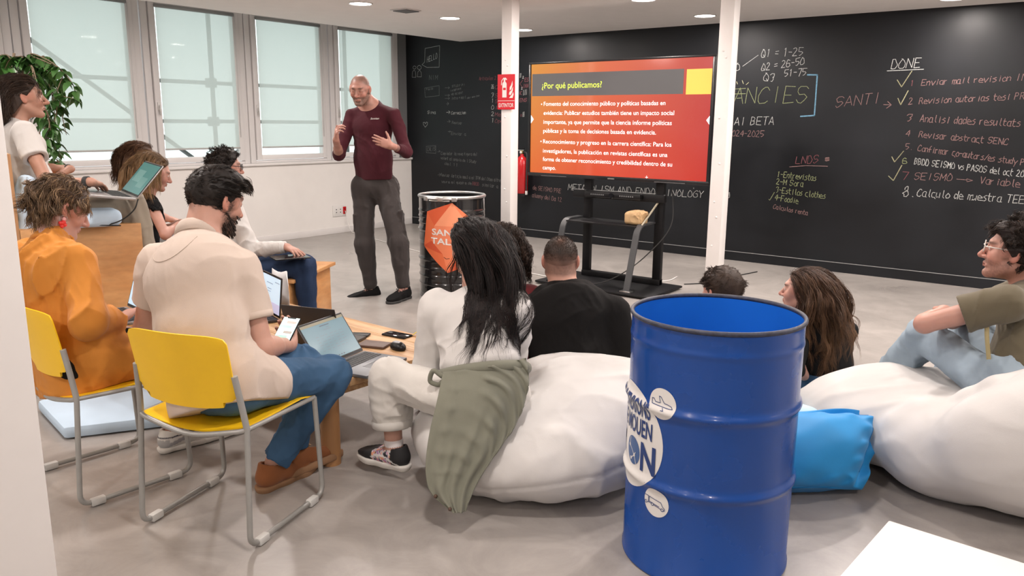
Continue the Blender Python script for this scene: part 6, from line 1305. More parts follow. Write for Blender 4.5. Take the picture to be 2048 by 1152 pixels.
# woman in the white long-sleeved tee ----------------------------------------------
if want('whitetee'):
    p = begin('whitetee', 'woman with long black hair in white tee, green shirt tied round her waist', (.52, .30, .235), .92, .92, h=.005, hR=dict(curls=(.3, .3, .4, .4)), neck_r=.048, calf=1.08)
    def bunch(S): S.disp.append(lambda P: -.0055*np.sin(((P-p.P)@p.u)*95+(P@p.s)*6+2.5*vnoise(P*6))*np.clip(.5+1.3*vnoise(P*5+8), 0, 1)*np.clip((.22-(P-p.P)@p.u)/.10, 0, 1))
    top(p, white_cotton, 't_shirt', 1.08, 1.30, -.0, 0, 1.06, seed=7.7, wr=.012, slouch=.02, open_neck=.058, arm_r=.060, flare=.012, bust=1, wscale=6, fold_ax=(p.u*.25+p.s), extra=bunch)
    # shoulder seam
    ecru = cloth('ecru_denim', (.60, .58, .545), .2, 480)
    pants(p, ecru, 'trousers', (.70, .70), 1.0, 1.35, .10, .008, 6.6, cuff=.035, knee=1.12, ankle=1.08)
    def vp_(V, q):
        c = np.tile(A(.015, .015, .017), (len(V), 1)); m = (q[:, 1] > -.015) & (q[:, 1] < .09); n_ = vnoise(V*95); pal = [(.75, .35, .22), (.45, .22, .5), (.75, .72, .7), (.02, .02, .03)]
        for i, (a, b) in enumerate(((-.9, -.25), (-.25, -.05), (-.05, .22), (.22, .9))): c[m & (n_ > a) & (n_ <= b)] = A(*pal[i])
        w = np.abs(q[:, 2]+.052-.018*np.sin((q[:, 1]+.02)*28)) < .0045; c[w & (q[:, 1] > -.05) & (q[:, 1] < .10)] = A(.75, .74, .72); return c
    pm = M('printed_canvas', (.5, .5, .5), .7, attr=True)
    for a_, t_ in ((p.AR, p.TR), (p.AL, p.TL)): shoe(p, a_, t_, (0, 0, 1), pm, white_sole, .98, white_cotton, high=.0, sole_h=.030, pattern=vp_)
    for a_, k_ in ((p.AL, p.KL),): d = nrm(k_-a_); v, f = tube_data([a_-d*.05, a_+d*.0, a_+d*.032, a_+d*.034], [.040, .0395, .0415, .037], 24); add('sock', v-p.base, f, cloth('white_sock', (.74, .70, .70)), p.body)
    # green shirt tied round the waist, hanging down behind on the left
    gr = cloth('sage_green_cloth', (.175, .177, .138), .15, 350, .15, .06, .8)
    nl, nv = 56, 90; PL = spline(TIE_L, nv); PR = spline(TIE_R, nv); n0 = nrm(A(.60, -.78, .18)); G = np.zeros((nl, nv, 3)); uu = np.linspace(0, 1, nl); vv = np.linspace(0, 1, nv)
    for i, a in enumerate(uu): G[i] = PL*(1-a)+PR*a+n0*(.05*math.sin(math.pi*a)*(1-.5*vv))[:, None]
    U2, V2 = np.meshgrid(uu, vv, indexing='ij'); nz = vnoise(np.stack([U2*4, V2*5, U2*0+2.5], -1).reshape(-1, 3)).reshape(nl, nv); nz2 = vnoise(np.stack([U2*7, V2*3, U2*0+7.5], -1).reshape(-1, 3)).reshape(nl, nv)
    ph = (V2-.34*(U2-.25)**2*np.sign(U2-.25)*2.2+.035*nz)*2*np.pi*8.5; swag = np.clip((U2-.08)/.3, 0, 1)*(.5+.5*np.sin(ph))**2*np.clip(.55+.9*nz2, .05, 1)*np.clip((.72-V2)/.25, 0, 1)*np.clip((U2+.02)/.15, .25, 1)
    pleat = (.5+.5*np.sin(U2*26+3*nz+V2*2))**1.5*np.clip((V2-.25)/.3, 0, 1)*.9+.8*np.exp(-((U2-.16-.05*V2)/.05)**2)
    P_ = G.reshape(-1, 3); cover = [BAG1, p.topS, p.pantsS]
    for it in range(30):
        d = np.minimum.reduce([S(P_) for S in cover]); P_ = P_+n0*np.clip(.006-d, 0, .02)[:, None]
    G = P_.reshape(nl, nv, 3); k5 = np.array([1, 4, 6, 4, 1])/16.
    for it in range(3):
        for ax in (0, 1):
            E_ = np.pad(G, [(2, 2) if q == ax else (0, 0) for q in range(3)], 'edge'); G = sum(k5[m]*np.take(E_, range(m, m+G.shape[ax]), axis=ax) for m in range(5))
    G = G+n0*(.004+.024*swag+.012*pleat)[..., None]; V = G.reshape(-1, 3); Fc = [(i*nv+j, i*nv+j+1, (i+1)*nv+j+1, (i+1)*nv+j) for i in range(nl-1) for j in range(nv-1)]
    og = add('tied_shirt', V-p.base, Fc, gr, p.body); md = og.modifiers.new('cloth_thickness', 'SOLIDIFY'); md.thickness = .004; md.offset = 0
    # sleeve band round the waist and the knot loop on the left hip
    wpts = [p.P+p.u*.10-p.f*.13*math.cos(a)*1.05+p.s*.185*math.sin(a) for a in np.linspace(-1.9, 1.9, 30)]; v, f = tube_data(wpts, [.024]*30, 12); add('waist_band', v-p.base, f, gr, og)
    kl = G[0, 2]; v, f = tube_data(spline([kl+A(.0, 0, -.01), kl-p.s*.04+A(0, 0, .02), kl-p.s*.055-A(0, 0, .02), kl-p.s*.02-A(0, 0, .04), kl+A(0, 0, -.03)], 20), .010, 8); add('knot', v-p.base, f, gr, og)
    for (iu, iv) in ((3, 74), (12, 84)):
        c_ = G[iu, iv]+n0*.006; bm = bmesh.new(); bmesh.ops.create_uvsphere(bm, u_segments=12, v_segments=8, radius=.0075); bm.transform(Matrix.Translation(Vector(c_-p.base))); from_bm('button', bm, M('brown_button', (.08, .045, .03), .3), og, True)
    rs = RS(7); bc = [(p.SL, p.SR, .085), (p.N-p.u*.05, p.P, .15)]
    S = hair_cap(p, .012, -.085, .060, .005, 26, 2, [((0, -.06, -.02), (.068, .058, .09))]); drape(S, p, [p.X(0, -.05, -.02), p.X(.012, -.085, -.14), p.X(.05, -.105, -.27), p.X(.08, -.11, -.36)], (.062, .064, .054, .030), 1.2)
    S.disp.append(folds(.010, 12, 3.3, (0, 0, 1), .18)); parts = [S.mesh(.005)]; cc = [(.010, .0075, .0075)]
    locks(p, rs, parts, cc, 440, 12, 24, .47, (.02, -.85, .10), .55, .30, .010, (.011, .008, .008), (.030, .017, .015), None, [(p.N+p.u*.02, p.N-p.u*.2, .10)], solids=[p.topS], rad=(.0007, .0014), spread=.007, amp=.007, turns=2.0, scalp=(-.05, .066, .008), frac=.15, stiff=.85, wfreq=12)
    hair_obj(p, parts, cc)
if want('curly'):
    p = begin('curly', 'person with dark curly hair in dark red top, behind the black-haired woman', TONE_M, .86, .86, h=.0055, neck_r=.046)
    top(p, cloth('dark_red_cotton', (.125, .016, .02)), 't_shirt', .6, 1.1, -.04, 0, 1.0, seed=8.5, h=.008, open_neck=.056); pants(p, black_cloth, 'trousers', (.93, .93), h=.01)
    for a_, t_ in ((p.AR, p.TR), (p.AL, p.TL)): shoe(p, a_, t_, (0, 0, 1), black_cloth, dark_sole, .96)
    rs = RS(8); bc = [(p.SL, p.SR, .07), (p.N-p.u*.05, p.P, .13)]
    S = hair_cap(p, .022, -.09, .064, .012, 24, 2, [((0, -.06, -.03), (.085, .07, .09))]); drape(S, p, [p.X(0, -.05, -.02), p.X(0, -.06, -.14)], (.085, .075)); parts = [S.mesh(.006)]; cc = [(.020, .012, .009)]
    locks(p, rs, parts, cc, 420, 6, 34, .20, (0, -.3, -.05), .45, .4, .024, (.025, .014, .010), (.055, .030, .019), None, [(p.SL, p.SR, .06), (p.N-p.u*.05, p.P, .11)], solids=[p.topS], rad=(.0007, .0014), spread=.004, amp=.010, turns=6, scalp=(-.06, .066, .012), stiff=.8)
    hair_obj(p, parts, cc)
if want('hoodie'):
    p = begin('hoodie', 'man with cropped hair in black hooded jacket, seen from behind', (.50, .275, .21), 1.06, 1.05, h=.0045, cols=dict(beard=(.04, .025, .018), scalp=(.075, .048, .037)), neck_r=.062)
    def hd(S):
        S.ell(p.N-p.u*.06-p.f*.10, A(.155, .05, .10), .02, [p.s, p.f, p.u]); S.ell(p.N-p.u*.01-p.f*.075, A(.10, .03, .03), .02, [p.s, p.f, p.u], 's'); S.cone(p.N-p.s*.10-p.u*.005, p.N-p.s*.03-p.f*.10-p.u*.07, .035, .04, .03); S.cone(p.N+p.s*.10-p.u*.005, p.N+p.s*.03-p.f*.10-p.u*.07, .035, .04, .03)
    top(p, cloth('black_hoodie_cloth', (.0055, .005, .005), .15, 300, .0), 'hooded_jacket', 1.95, 1.2, -.10, 0, 1.10, seed=4.8, wr=.013, slouch=.03, open_neck=.066, extra=hd, arm_r=.064, wscale=5); pants(p, jeans_dark, 'jeans', (.93, .93), h=.01)
    for a_, t_ in ((p.AR, p.TR), (p.AL, p.TL)): shoe(p, a_, t_, (0, 0, 1), black_cloth, white_sole, 1.05)
    rs = RS(9); S = hair_cap(p, .0032, -.098, .062, .0005, 100, 2                ); parts = [S.mesh(.0042)]
    V = parts[0][0]; q = (V-p.H)@np.stack([p.hr, p.hf, p.hu], 1)/p.hs; wgt = np.clip((.055-q[:, 2])/.15, 0, 1)[:, None]**.9*.95+.30*np.exp(-((q[:, 0]+.0)/.02)**2-((q[:, 1]+.06)/.02)**2-((q[:, 2]-.1)/.03)**2)[:, None]
    cc = [A(.040, .026, .020)*(1-wgt)+A(.44, .25, .19)*wgt]
    P0, N0 = scalp_pts(p, 3200, rs, .02, .06, .003); K = 4; t = np.linspace(0, 1, K)[None, :, None]; W3 = np.stack([p.hr, p.hf, p.hu]); b0 = p.H+(P0@W3)*p.hs; pa = b0[:, None]+((N0+A(0, -.5, .1))@W3)[:, None]*.0055*t; parts.append(strands(pa, rs.uniform(.0004, .0008, len(pa)), 3)); cc.append(strand_cols(len(pa), K, rs, (.050, .032, .024), None, None, 0, 3))
    hair_obj(p, parts, cc)
if want('behind'):
    p = begin('behind', 'person with only dark wavy hair showing above the rim of the blue drum', TONE_P, 1.0, 1.0, h=.0055)
    top(p, cloth('grey_sweat', (.10, .10, .11)), 't_shirt', .55, 1.1, -.04, 0, 1.0, seed=1.5, h=.009); pants(p, jeans_dark, 'jeans', (.93, .93), h=.01)
    for a_, t_ in ((p.AR, p.TR), (p.AL, p.TL)): shoe(p, a_, t_, (0, 0, 1), black_cloth, white_sole, 1.05)
    rs = RS(10)
    S = hair_cap(p, .014, -.055, .066, .006, 30, 4); parts = [S.mesh(.0048)]; cc = [DBR]
    locks(p, rs, parts, cc, 420, 9, 10, .045, (.1, .5, -.1), .25, .5, .006, DBR, (.06, .035, .022), rad=(.0008, .0016), spread=.004, amp=.003, turns=1, scalp=(-.045, .07, .010), stiff=.85, wfreq=26)
    hair_obj(p, parts, cc)
if want('longhair'):
    p = begin('longhair', 'woman with long wavy brown hair in black top, right of the blue drum', TONE_P, .86, .86, h=.0048, hL=dict(curls=(.7, .75, .8, .85)), neck_r=.046)
    top(p, black_cloth, 'top', 1.5, 1.0, -.0, 0, 1.0, seed=6.5, open_neck=.056, arm_r=.052, bust=1); pants(p, jeans_mid, 'jeans', (.93, .93), 1.0, 1.05, .07, seed=2)
    for a_, t_ in ((p.AR, p.TR), (p.AL, p.TL)): shoe(p, a_, t_, (0, 0, 1), white_cotton, white_sole, .95)
    eyes(p); rs = RS(11); bc = [(p.SL, p.SR, .075), (p.N-p.u*.05, p.P, .135)]
    S = hair_cap(p, .010, -.07, .060, .003, 30, 2, [((0, -.05, -.04), (.066, .058, .08))]); drape(S, p, [p.X(0, -.05, -.02), p.X(0, -.075, -.13), p.X(-.0, -.10, -.25), p.X(.0, -.115, -.33)], (.068, .068, .055, .03), 1.35); S.disp.append(folds(.008, 12, 3.3, (0, 0, 1), .2)); parts = [S.mesh(.0048)]; cc = [(.050, .024, .014)]
    locks(p, rs, parts, cc, 330, 10, 24, .42, (0, -.45, .12), .5, .3, .014, (.042, .020, .012), (.085, .042, .022), (.20, .105, .05), [(p.SL, p.SR, .065), (p.N-p.u*.05, p.P, .11)], solids=[p.topS], rad=(.0008, .0016), spread=.007, amp=.010, turns=3, scalp=(-.04, .058, .006), frac=.25, part=0, side=.3, stiff=.84, wfreq=12)
    hair_obj(p, parts, cc)
if want('olive'):
    p = begin('olive', 'man in olive tee and clear glasses at the right edge, arms on knees', (.50, .265, .205), .98, 1.0, h=.0042, hL=dict(curls=(.5, .55, .6, .65)), hR=dict(curls=(.4, .4, .45, .5)), face=dict(long_nose=1.0), cols=dict(beard=(.10, .055, .04), beard_dens=.5), neck_r=.056)
    top(p, cloth('olive_cotton', (.125, .105, .068)), 't_shirt', .52, 1.2, -.05, 0, 1.05, seed=2.8, wr=.010, slouch=.03, open_neck=.066, flare=.08, arm_r=.062, wscale=5.5); pants(p, jeans_pale, 'jeans', (.95, .95), 1.05, 1.2, .07, .010, 3.1, knee=1.12)
    for a_, t_ in ((p.AR, p.TR), (p.AL, p.TL)): shoe(p, a_, t_, (0, 0, 1), white_cotton, white_sole, 1.05)
    eyes(p, (0, 1, .1)); glasses(p, M('clear_frame', (.75, .68, .62), .25), .024, .019, .012, .106, .0026); rs = RS(12)
    S = hair_cap(p, .016, -.045, .064, .009, 28, 4, [((0, .035, .09), (.064, .055, .036))]); parts = [S.mesh(.0045)]; cc = [(.018, .011, .009)]
    locks(p, rs, parts, cc, 360, 8, 12, .06, (0, .1, .25), .14, .9, .011, (.020, .013, .010), (.045, .026, .018), rad=(.0008, .0016), spread=.005, amp=.007, turns=1.5, scalp=(-.04, .07, .012), stiff=.8, wfreq=30)
    hair_obj(p, parts, cc)
    # lanyard round the neck, hanging straight down in front
    ly = cloth('lanyard_yellow', (.40, .33, .17)); t0 = p.N+p.f*.09+p.u*.02; q = A(*PT['lany_top']); q2 = A(*PT['lany_bot'])
    for sx in (-1, 1):
        P = spline([p.N-p.f*.06+p.u*.03, p.N+p.s*.07*sx+p.u*.015, p.N+p.s*.055*sx+p.f*.10-p.u*.06, q+p.s*.012*sx, q2+p.s*.012*sx], 30); V = []; Fc = []
        for c in P: V += [c+p.f*.0085+p.s*.0012, c-p.f*.0085+p.s*.0012, c-p.f*.0085-p.s*.0012, c+p.f*.0085-p.s*.0012]
        for i in range(29):
            for j in range(4): Fc.append((i*4+j, i*4+(j+1) % 4, i*4+4+(j+1) % 4, i*4+4+j))
        Fc += [(3, 2, 1, 0), (116, 117, 118, 119)]; add('lanyard', np.array(V)-p.base, Fc, ly, p.body)
# ---------------------------------------------------------------- display, stand and small things
ST = empty('display_stand', 'black rolling stand carrying the large display', 'stand', (-3.72, 6.5, 0))
bk = MT['black_metal']
for x in (-.38, .39): box('post', (x-.04, .06, .03), (x+.04, .11, 1.55), bk, ST, .004)
box('base_plate', (-.62, -.46, .012), (.60, .20, .034), bk, ST, .01)
box('base_beam', (-.42, .05, .034), (.43, .12, .085), bk, ST, .004)
for x in (-.55, .53):
    for y in (-.38, .12):
        v, f = tube_data([(x-.015, y, .012), (x+.015, y, .012)], .012, 12); add('caster', v, f, MT['rubber'], ST)
box('crossbar', (-.52, .02, .80), (.46, .07, .872), bk, ST, .006)
box('crossbar', (-.36, .055, 1.25), (.37, .065, 1.40), bk, ST, .004)
for x in (-.455, .335):
    p = fillet([(x, .06, .612), (x, -.22, .612), (x+.005, -.40, .034)], .10, 8); V = []; Fc = []
    for i, q in enumerate(p):
        T = nrm(np.asarray(p[min(i+1, len(p)-1)])-np.asarray(p[max(i-1, 0)])); N = np.cross(T, (1, 0, 0)); V += [q+A(.03, 0, 0)+N*.007, q-A(.03, 0, 0)+N*.007, q-A(.03, 0, 0)-N*.007, q+A(.03, 0, 0)-N*.007]
    for i in range(len(p)-1):
        for j in range(4): Fc.append((i*4+j, i*4+(j+1) % 4, i*4+4+(j+1) % 4, i*4+4+j))
    Fc += [(3, 2, 1, 0), tuple(len(V)-4+j for j in range(4))]
    o = add('front_leg', V, Fc, M('dark_grey_leg', (.045, .047, .05), .45) if 'leg' not in MT else MT['leg'], ST); sharp(o, 40)
    box('leg_foot', (x-.05, -.43, .034), (x+.06, -.36, .046), MT['chrome'] if x > 0 else bk, ST, .003)
box('shelf', (-.43, -.23, .588), (.31, .10, .602), bk, ST, .004)
# the display
TX0, TX1, TZ0, TZ1, TY = -4.772, -2.836, .982, 2.076, 6.5
tv = empty('display', 'large flat display showing the orange slide', 'screen', ((TX0+TX1)/2, TY, TZ0)); hw = (TX1-TX0)/2; hh = TZ1-TZ0
box('casing', (-hw, .004, 0), (hw, .075, hh), MT['black_plastic'], tv, .006)
bm = bmesh.new()
for lo, hi in (((-hw, -.008, 0), (hw, .005, .034)), ((-hw, -.008, hh-.018), (hw, .005, hh)), ((-hw, -.008, .034), (-hw+.026, .005, hh-.018)), ((hw-.024, -.008, .034), (hw, .005, hh-.018))): bx(bm, lo, hi, .002)
from_bm('bezel', bm, M('black_bezel', (.012, .012, .014), .25), tv, angle=40)
bm = bmesh.new(); bx(bm, (-.035, -.0095, .008), (.035, -.0075, .018), .001); from_bm('badge', bm, MT['chrome'], tv)
for x0 in (-.80, .45): box('speaker_slot', (x0, -.0095, .006), (x0+.3, -.0078, .010), MT['grey_dark'], tv)
def slide_mat():
    m = bpy.data.materials.new('slide'); m.use_nodes = True; nt = m.node_tree; N = nt.nodes; L = nt.links; b = N['Principled BSDF']; b.inputs['Base Color'].default_value = (.01, .01, .01, 1); b.inputs['Roughness'].default_value = .12
    tc = N.new('ShaderNodeTexCoord'); sp = N.new('ShaderNodeSeparateXYZ'); L.new(tc.outputs['Object'], sp.inputs[0])
    mr = N.new('ShaderNodeMapRange'); mr.inputs[1].default_value = -.97; mr.inputs[2].default_value = .97; L.new(sp.outputs[0], mr.inputs[0])
    cr = N.new('ShaderNodeValToRGB'); e = cr.color_ramp.elements; e[0].color = (.80, .235, .045, 1); e[1].color = (.62, .062, .055, 1); c = e.new(.45); c.color = (.80, .125, .06, 1); L.new(mr.outputs[0], cr.inputs[0])
    c2 = N.new('ShaderNodeValToRGB'); e = c2.color_ramp.elements; e[0].color = (1.0, .62, .55, 1); e[0].position = .0; e[1].color = (1, 1.45, 1.5, 1); e[1].position = 1
    m2 = N.new('ShaderNodeMapRange'); m2.inputs[1].default_value = 0; m2.inputs[2].default_value = 1.05; L.new(sp.outputs[2], m2.inputs[0]); L.new(m2.outputs[0], c2.inputs[0])
    mx = N.new('ShaderNodeMix'); mx.data_type = 'RGBA'; mx.blend_type = 'MULTIPLY'; mx.inputs[0].default_value = 1; L.new(cr.outputs[0], mx.inputs[6]); L.new(c2.outputs[0], mx.inputs[7])
    L.new(mx.outputs[2], b.inputs['Emission Color']); b.inputs['Emission Strength'].default_value = .80; return m
def E_(name, c, s=1.0): return M(name, c, .5, emit=s)
ox, oz = -(TX0+TX1)/2, -TZ0
def rect(name, x0, z0, x1, z1, y, mat, par=tv):
    return add(name, [(x0, y, z0), (x1, y, z0), (x1, y, z1), (x0, y, z1)], [(0, 1, 2, 3)], mat, par, False)
rect('picture', -hw+.026, .034, hw-.024, hh-.018, .003, slide_mat())
rect('title_band', -4.735+ox, 1.757+oz, -3.122+ox, 1.967+oz, .0022, E_('slide_grey', (.060, .057, .057)))
rect('yellow_block', -3.096+ox, 1.752+oz, -2.862+ox, 1.962+oz, .0022, E_('slide_yellow', (.62, .33, .055)))
for sx, x in ((1, -4.744), (-1, -2.861)):
    add('slide_arrow', [(x+ox, .0018, 1.495+oz), (x+sx*.032+ox, .0018, 1.535+oz), (x+ox, .0018, 1.575+oz)], [(0, 1, 2)], E_('slide_white', (.85, .95, 1)), tv, False)
wtxt = E_('slide_text_white', (.80, .78, .76)); ytxt = E_('slide_text_yellow', (.52, .66, .06))
def tvtext(s, x0, x1, z, h, mat, bold=.003):
    v, f = text2d(s, x1-x0, h, 0, bold=bold); add('slide_text', [(x+x0+ox, .0016, y+z+oz) for x, y in v], f, mat, tv, False)
tvtext('¿Por qué publicamos?', -4.618, -3.940, 1.828, .058, ytxt, .004)
for s, x1, z in (('Fomento del conocimiento público y políticas basadas en', -3.284, 1.664), ('evidencia: Publicar estudios también tiene un impacto social', -3.196, 1.578), ('importante, ya que permite que la ciencia informe políticas', -3.214, 1.492), ('públicas y la toma de decisiones basada en evidencia.', -3.363, 1.408), ('Reconocimiento y progreso en la carrera científica: Para los', -3.207, 1.304), ('investigadores, la publicación en revistas científicas es una', -3.241, 1.214), ('forma de obtener reconocimiento y credibilidad dentro de su', -3.191, 1.132), ('campo.', -4.436, 1.050)):
    tvtext(s, -4.592, x1, z, .040, wtxt)
for z in (1.68, 1.322):
    v, f = disc2(.007, 10, 1); add('slide_text', [(x-4.618+ox, .0016, y+z+oz) for x, y in v], f, wtxt, tv, False)
for w_, h_ in ((.028, .004), (.004, .028)): rect('slide_text', -3.438+ox-w_/2, 1.026+oz-h_/2, -3.438+ox+w_/2, 1.026+oz+h_/2, .0016, wtxt)
# camera bar under the display
cb = empty('camera_bar', 'slim black conference camera bar below the display', 'camera', (-3.77, 6.50, .872))
box('housing', (-.30, -.045, -.055), (.30, .018, -.002), MT['black_plastic'], cb, .012)
v, f = tube_data([(0, -.047, -.03), (0, -.056, -.03)], .024, 24); o = add('lens', v, f, M('lens_black', (.01, .01, .012), .08), cb); sharp(o)
for k in range(7):
    for sx in (-1, 1): box('perforation', (sx*(.09+k*.022)-.006, -.0462, -.034), (sx*(.09+k*.022)+.006, -.0448, -.022), MT['grey_dark'], cb)
tube('status_lamp', [(0.0, -.046, -.052), (.012, -.046, -.052)], .004, MT['chrome'], cb, 6)
# paper-wrapped lump and a stick on the stand's shelf
S = Sdf(); S.rbox((0, 0, .058), (.095, .062, .058), .03, 0); S.ell((0.02, 0, .10), (.09, .06, .03), .02); S.disp.append(folds(.010, 17, 2.0, (0, 0, 1), .6)); S.cut((0, 0, .001), (0, 0, -1))
V, Q = S.mesh(.006); o = np_mesh('paper_parcel', V, Q, M('kraft_paper', (.50, .33, .17), .75, var=.08, vscale=14, bump=.1, bscale=70)); o.location = (-3.475, 6.40, .602); setp(o, 'crumpled brown paper parcel on the stand shelf', 'parcel')
o = tube('wooden_stick', [(-3.375, 6.33, .607), (-3.335, 6.55, .80)], .009, M('pale_stick', (.40, .36, .27), .6), None, 8); setp(o, 'pale wooden stick leaning beside the paper parcel', 'stick')
# fire extinguisher on the wall and its sign on the column
fe = empty('fire_extinguisher', 'red fire extinguisher hanging on the black wall behind the column', 'fire extinguisher', (-6.30, 8.445, .555))
redp = M('red_enamel', (.46, .012, .015), .25, coat=.4)
lathe('cylinder', [(.002, 0), (.072, 0), (.082, .012), (.083, .40), (.078, .45), (.055, .50), (.028, .52), (.026, .545), (.002, .545)], redp, fe, 32)
lathe('base_ring', [(.082, .0), (.086, .0), (.086, .035), (.082, .035)], MT['black_plastic'], fe, 32, True)
box('valve', (-.02, -.02, .545), (.02, .02, .59), M('brass', (.55, .38, .12), .35, metal=1), fe, .004)
box('lever', (-.075, -.012, .585), (.03, .012, .60), MT['chrome'], fe, .003); box('carry_handle', (-.07, -.01, .615), (.04, .01, .627), MT['black_metal'], fe, .003)
v, f = tube_data([(0, -.02, .565), (0, -.034, .565)], .016, 16); add('gauge', v, f, vinyl, fe)
tube('hose', spline([(.02, 0, .57), (.09, -.02, .55), (.10, -.03, .40), (.098, -.03, .15), (.10, -.03, .06)], 24), .010, MT['rubber'], fe, 8); box('nozzle', (.087, -.043, .02), (.113, -.017, .07), vinyl, fe, .004)
box('wall_bracket', (-.03, .08, .38), (.03, .118, .44), MT['black_metal'], fe)
sg = empty('safety_sign', 'red extinguisher sign reading EXTINTOR fixed to the column', 'sign', (-4.505, 5.795, 1.617), math.radians(1.5))
rs = M('red_sign', (.56, .012, .025), .35)
box('panel', (-.098, -.002, 0), (.094, .001, .307), rs, sg)
def srect(x0, z0, x1, z1): return [(x0, -.0027, z0), (x1, -.0027, z0), (x1, -.0027, z1), (x0, -.0027, z1)]
V = []; Fc = []
def quad(*pts):
    k = len(V); V.extend([(x, -.0027, z) for x, z in pts]); Fc.append(tuple(range(k, k+len(pts))))
quad((-.094, .074), (.09, .074), (.09, .078), (-.094, .078))                                           # divider
quad((-.045, .105), (.003, .105), (.003, .225), (-.006, .24), (-.036, .24), (-.045, .225))              # cylinder
quad((-.030, .24), (-.012, .24), (-.012, .262), (-.030, .262)); quad((-.012, .262), (.004, .255), (.006, .266), (-.010, .278), (-.03, .275), (-.03, .262))
for r0, r1 in (((-.030, .275), (-.052, .252)), ((-.052, .252), (-.056, .215))):
    vv, ff = ribbon([r0, r1], .007); k = len(V); V.extend([(p[0], -.0027, p[1]) for p in vv]); Fc.extend([tuple(i+k for i in q) for q in ff])
for fl in ([(.030, .10), (.070, .10), (.082, .13), (.074, .155), (.062, .128), (.05, .118)], [(.028, .13), (.05, .125), (.072, .165), (.074, .20), (.055, .165), (.036, .155)], [(.036, .165), (.055, .175), (.07, .215), (.066, .25), (.052, .21), (.038, .195)]): quad(*fl)
add('pictogram', V, Fc, vinyl, sg, False)
add('pictogram', [(-.036, -.0032, .17), (-.006, -.0032, .17), (-.006, -.0032, .19), (-.036, -.0032, .19)], [(0, 1, 2, 3)], rs, sg, False)
v, f = text2d('EXTINTOR', .165, .036, 0, bold=.012); add('lettering', [(x-.084, -.0027, y+.02) for x, y in v], f, vinyl, sg, False)
# wall socket
so = empty('wall_socket', 'white wall socket plate with a red outlet, low on the window wall', 'socket', (LEFT_X, 7.155, .305))
box('plate', (.0, -.115, -.075), (.012, .115, .075), vinyl, so, .003)
for k, (y, m_) in enumerate(((-.06, vinyl), (.01, vinyl), (.085, redp))):
    box('outlet', (.012, y-.028, -.05), (.0165, y+.028, .05), m_, so, .002)
    for zz in (-.02, .02): box('hole', (.0165, y-.008, zz-.006), (.0172, y+.008, zz+.006), MT['black_plastic'], so)
cab = M('white_cable', (.72, .70, .68), .5)
o = tube('cable', spline([(-8.415, 7.24, .30), (-8.39, 7.25, .2), (-8.33, 7.26, .03), (-8.1, 7.2, .006), (-7.2, 6.9, .006), (-6.2, 6.6, .006), (-5.4, 6.55, .006), (-4.9, 6.45, .006), (-4.35, 6.35, .008)], 60), .0045, cab, None, 8); setp(o, 'white power cable running from the wall socket across the floor', 'cable')
o = tube('cable', spline([(-4.02, 6.72, .006), (-3.85, 6.9, .006), (-3.72, 6.82, .006), (-3.55, 6.74, .006), (-3.40, 6.95, .006), (-3.42, 7.2, .006)], 50), .0055, cab, None, 8); setp(o, 'white cable curling on the floor behind the stand', 'cable')
o = tube('cable', spline([(-3.25, 6.64, .95), (-3.22, 6.60, .60), (-3.36, 6.42, .33), (-3.55, 6.25, .14), (-3.75, 6.15, .05), (-4.0, 6.2, .044)], 50), .005, MT['rubber'], None, 8); setp(o, 'black cable looping down from the display to the stand base', 'cable')
o = tube('cable', spline([(-3.20, 6.9, .006), (-3.12, 7.0, .006), (-3.02, 7.15, .006), (-2.98, 7.6, .006), (-2.9, 8.0, .006)], 30), .005, MT['rubber'], None, 8); setp(o, 'black cable lying on the floor right of the stand', 'cable')
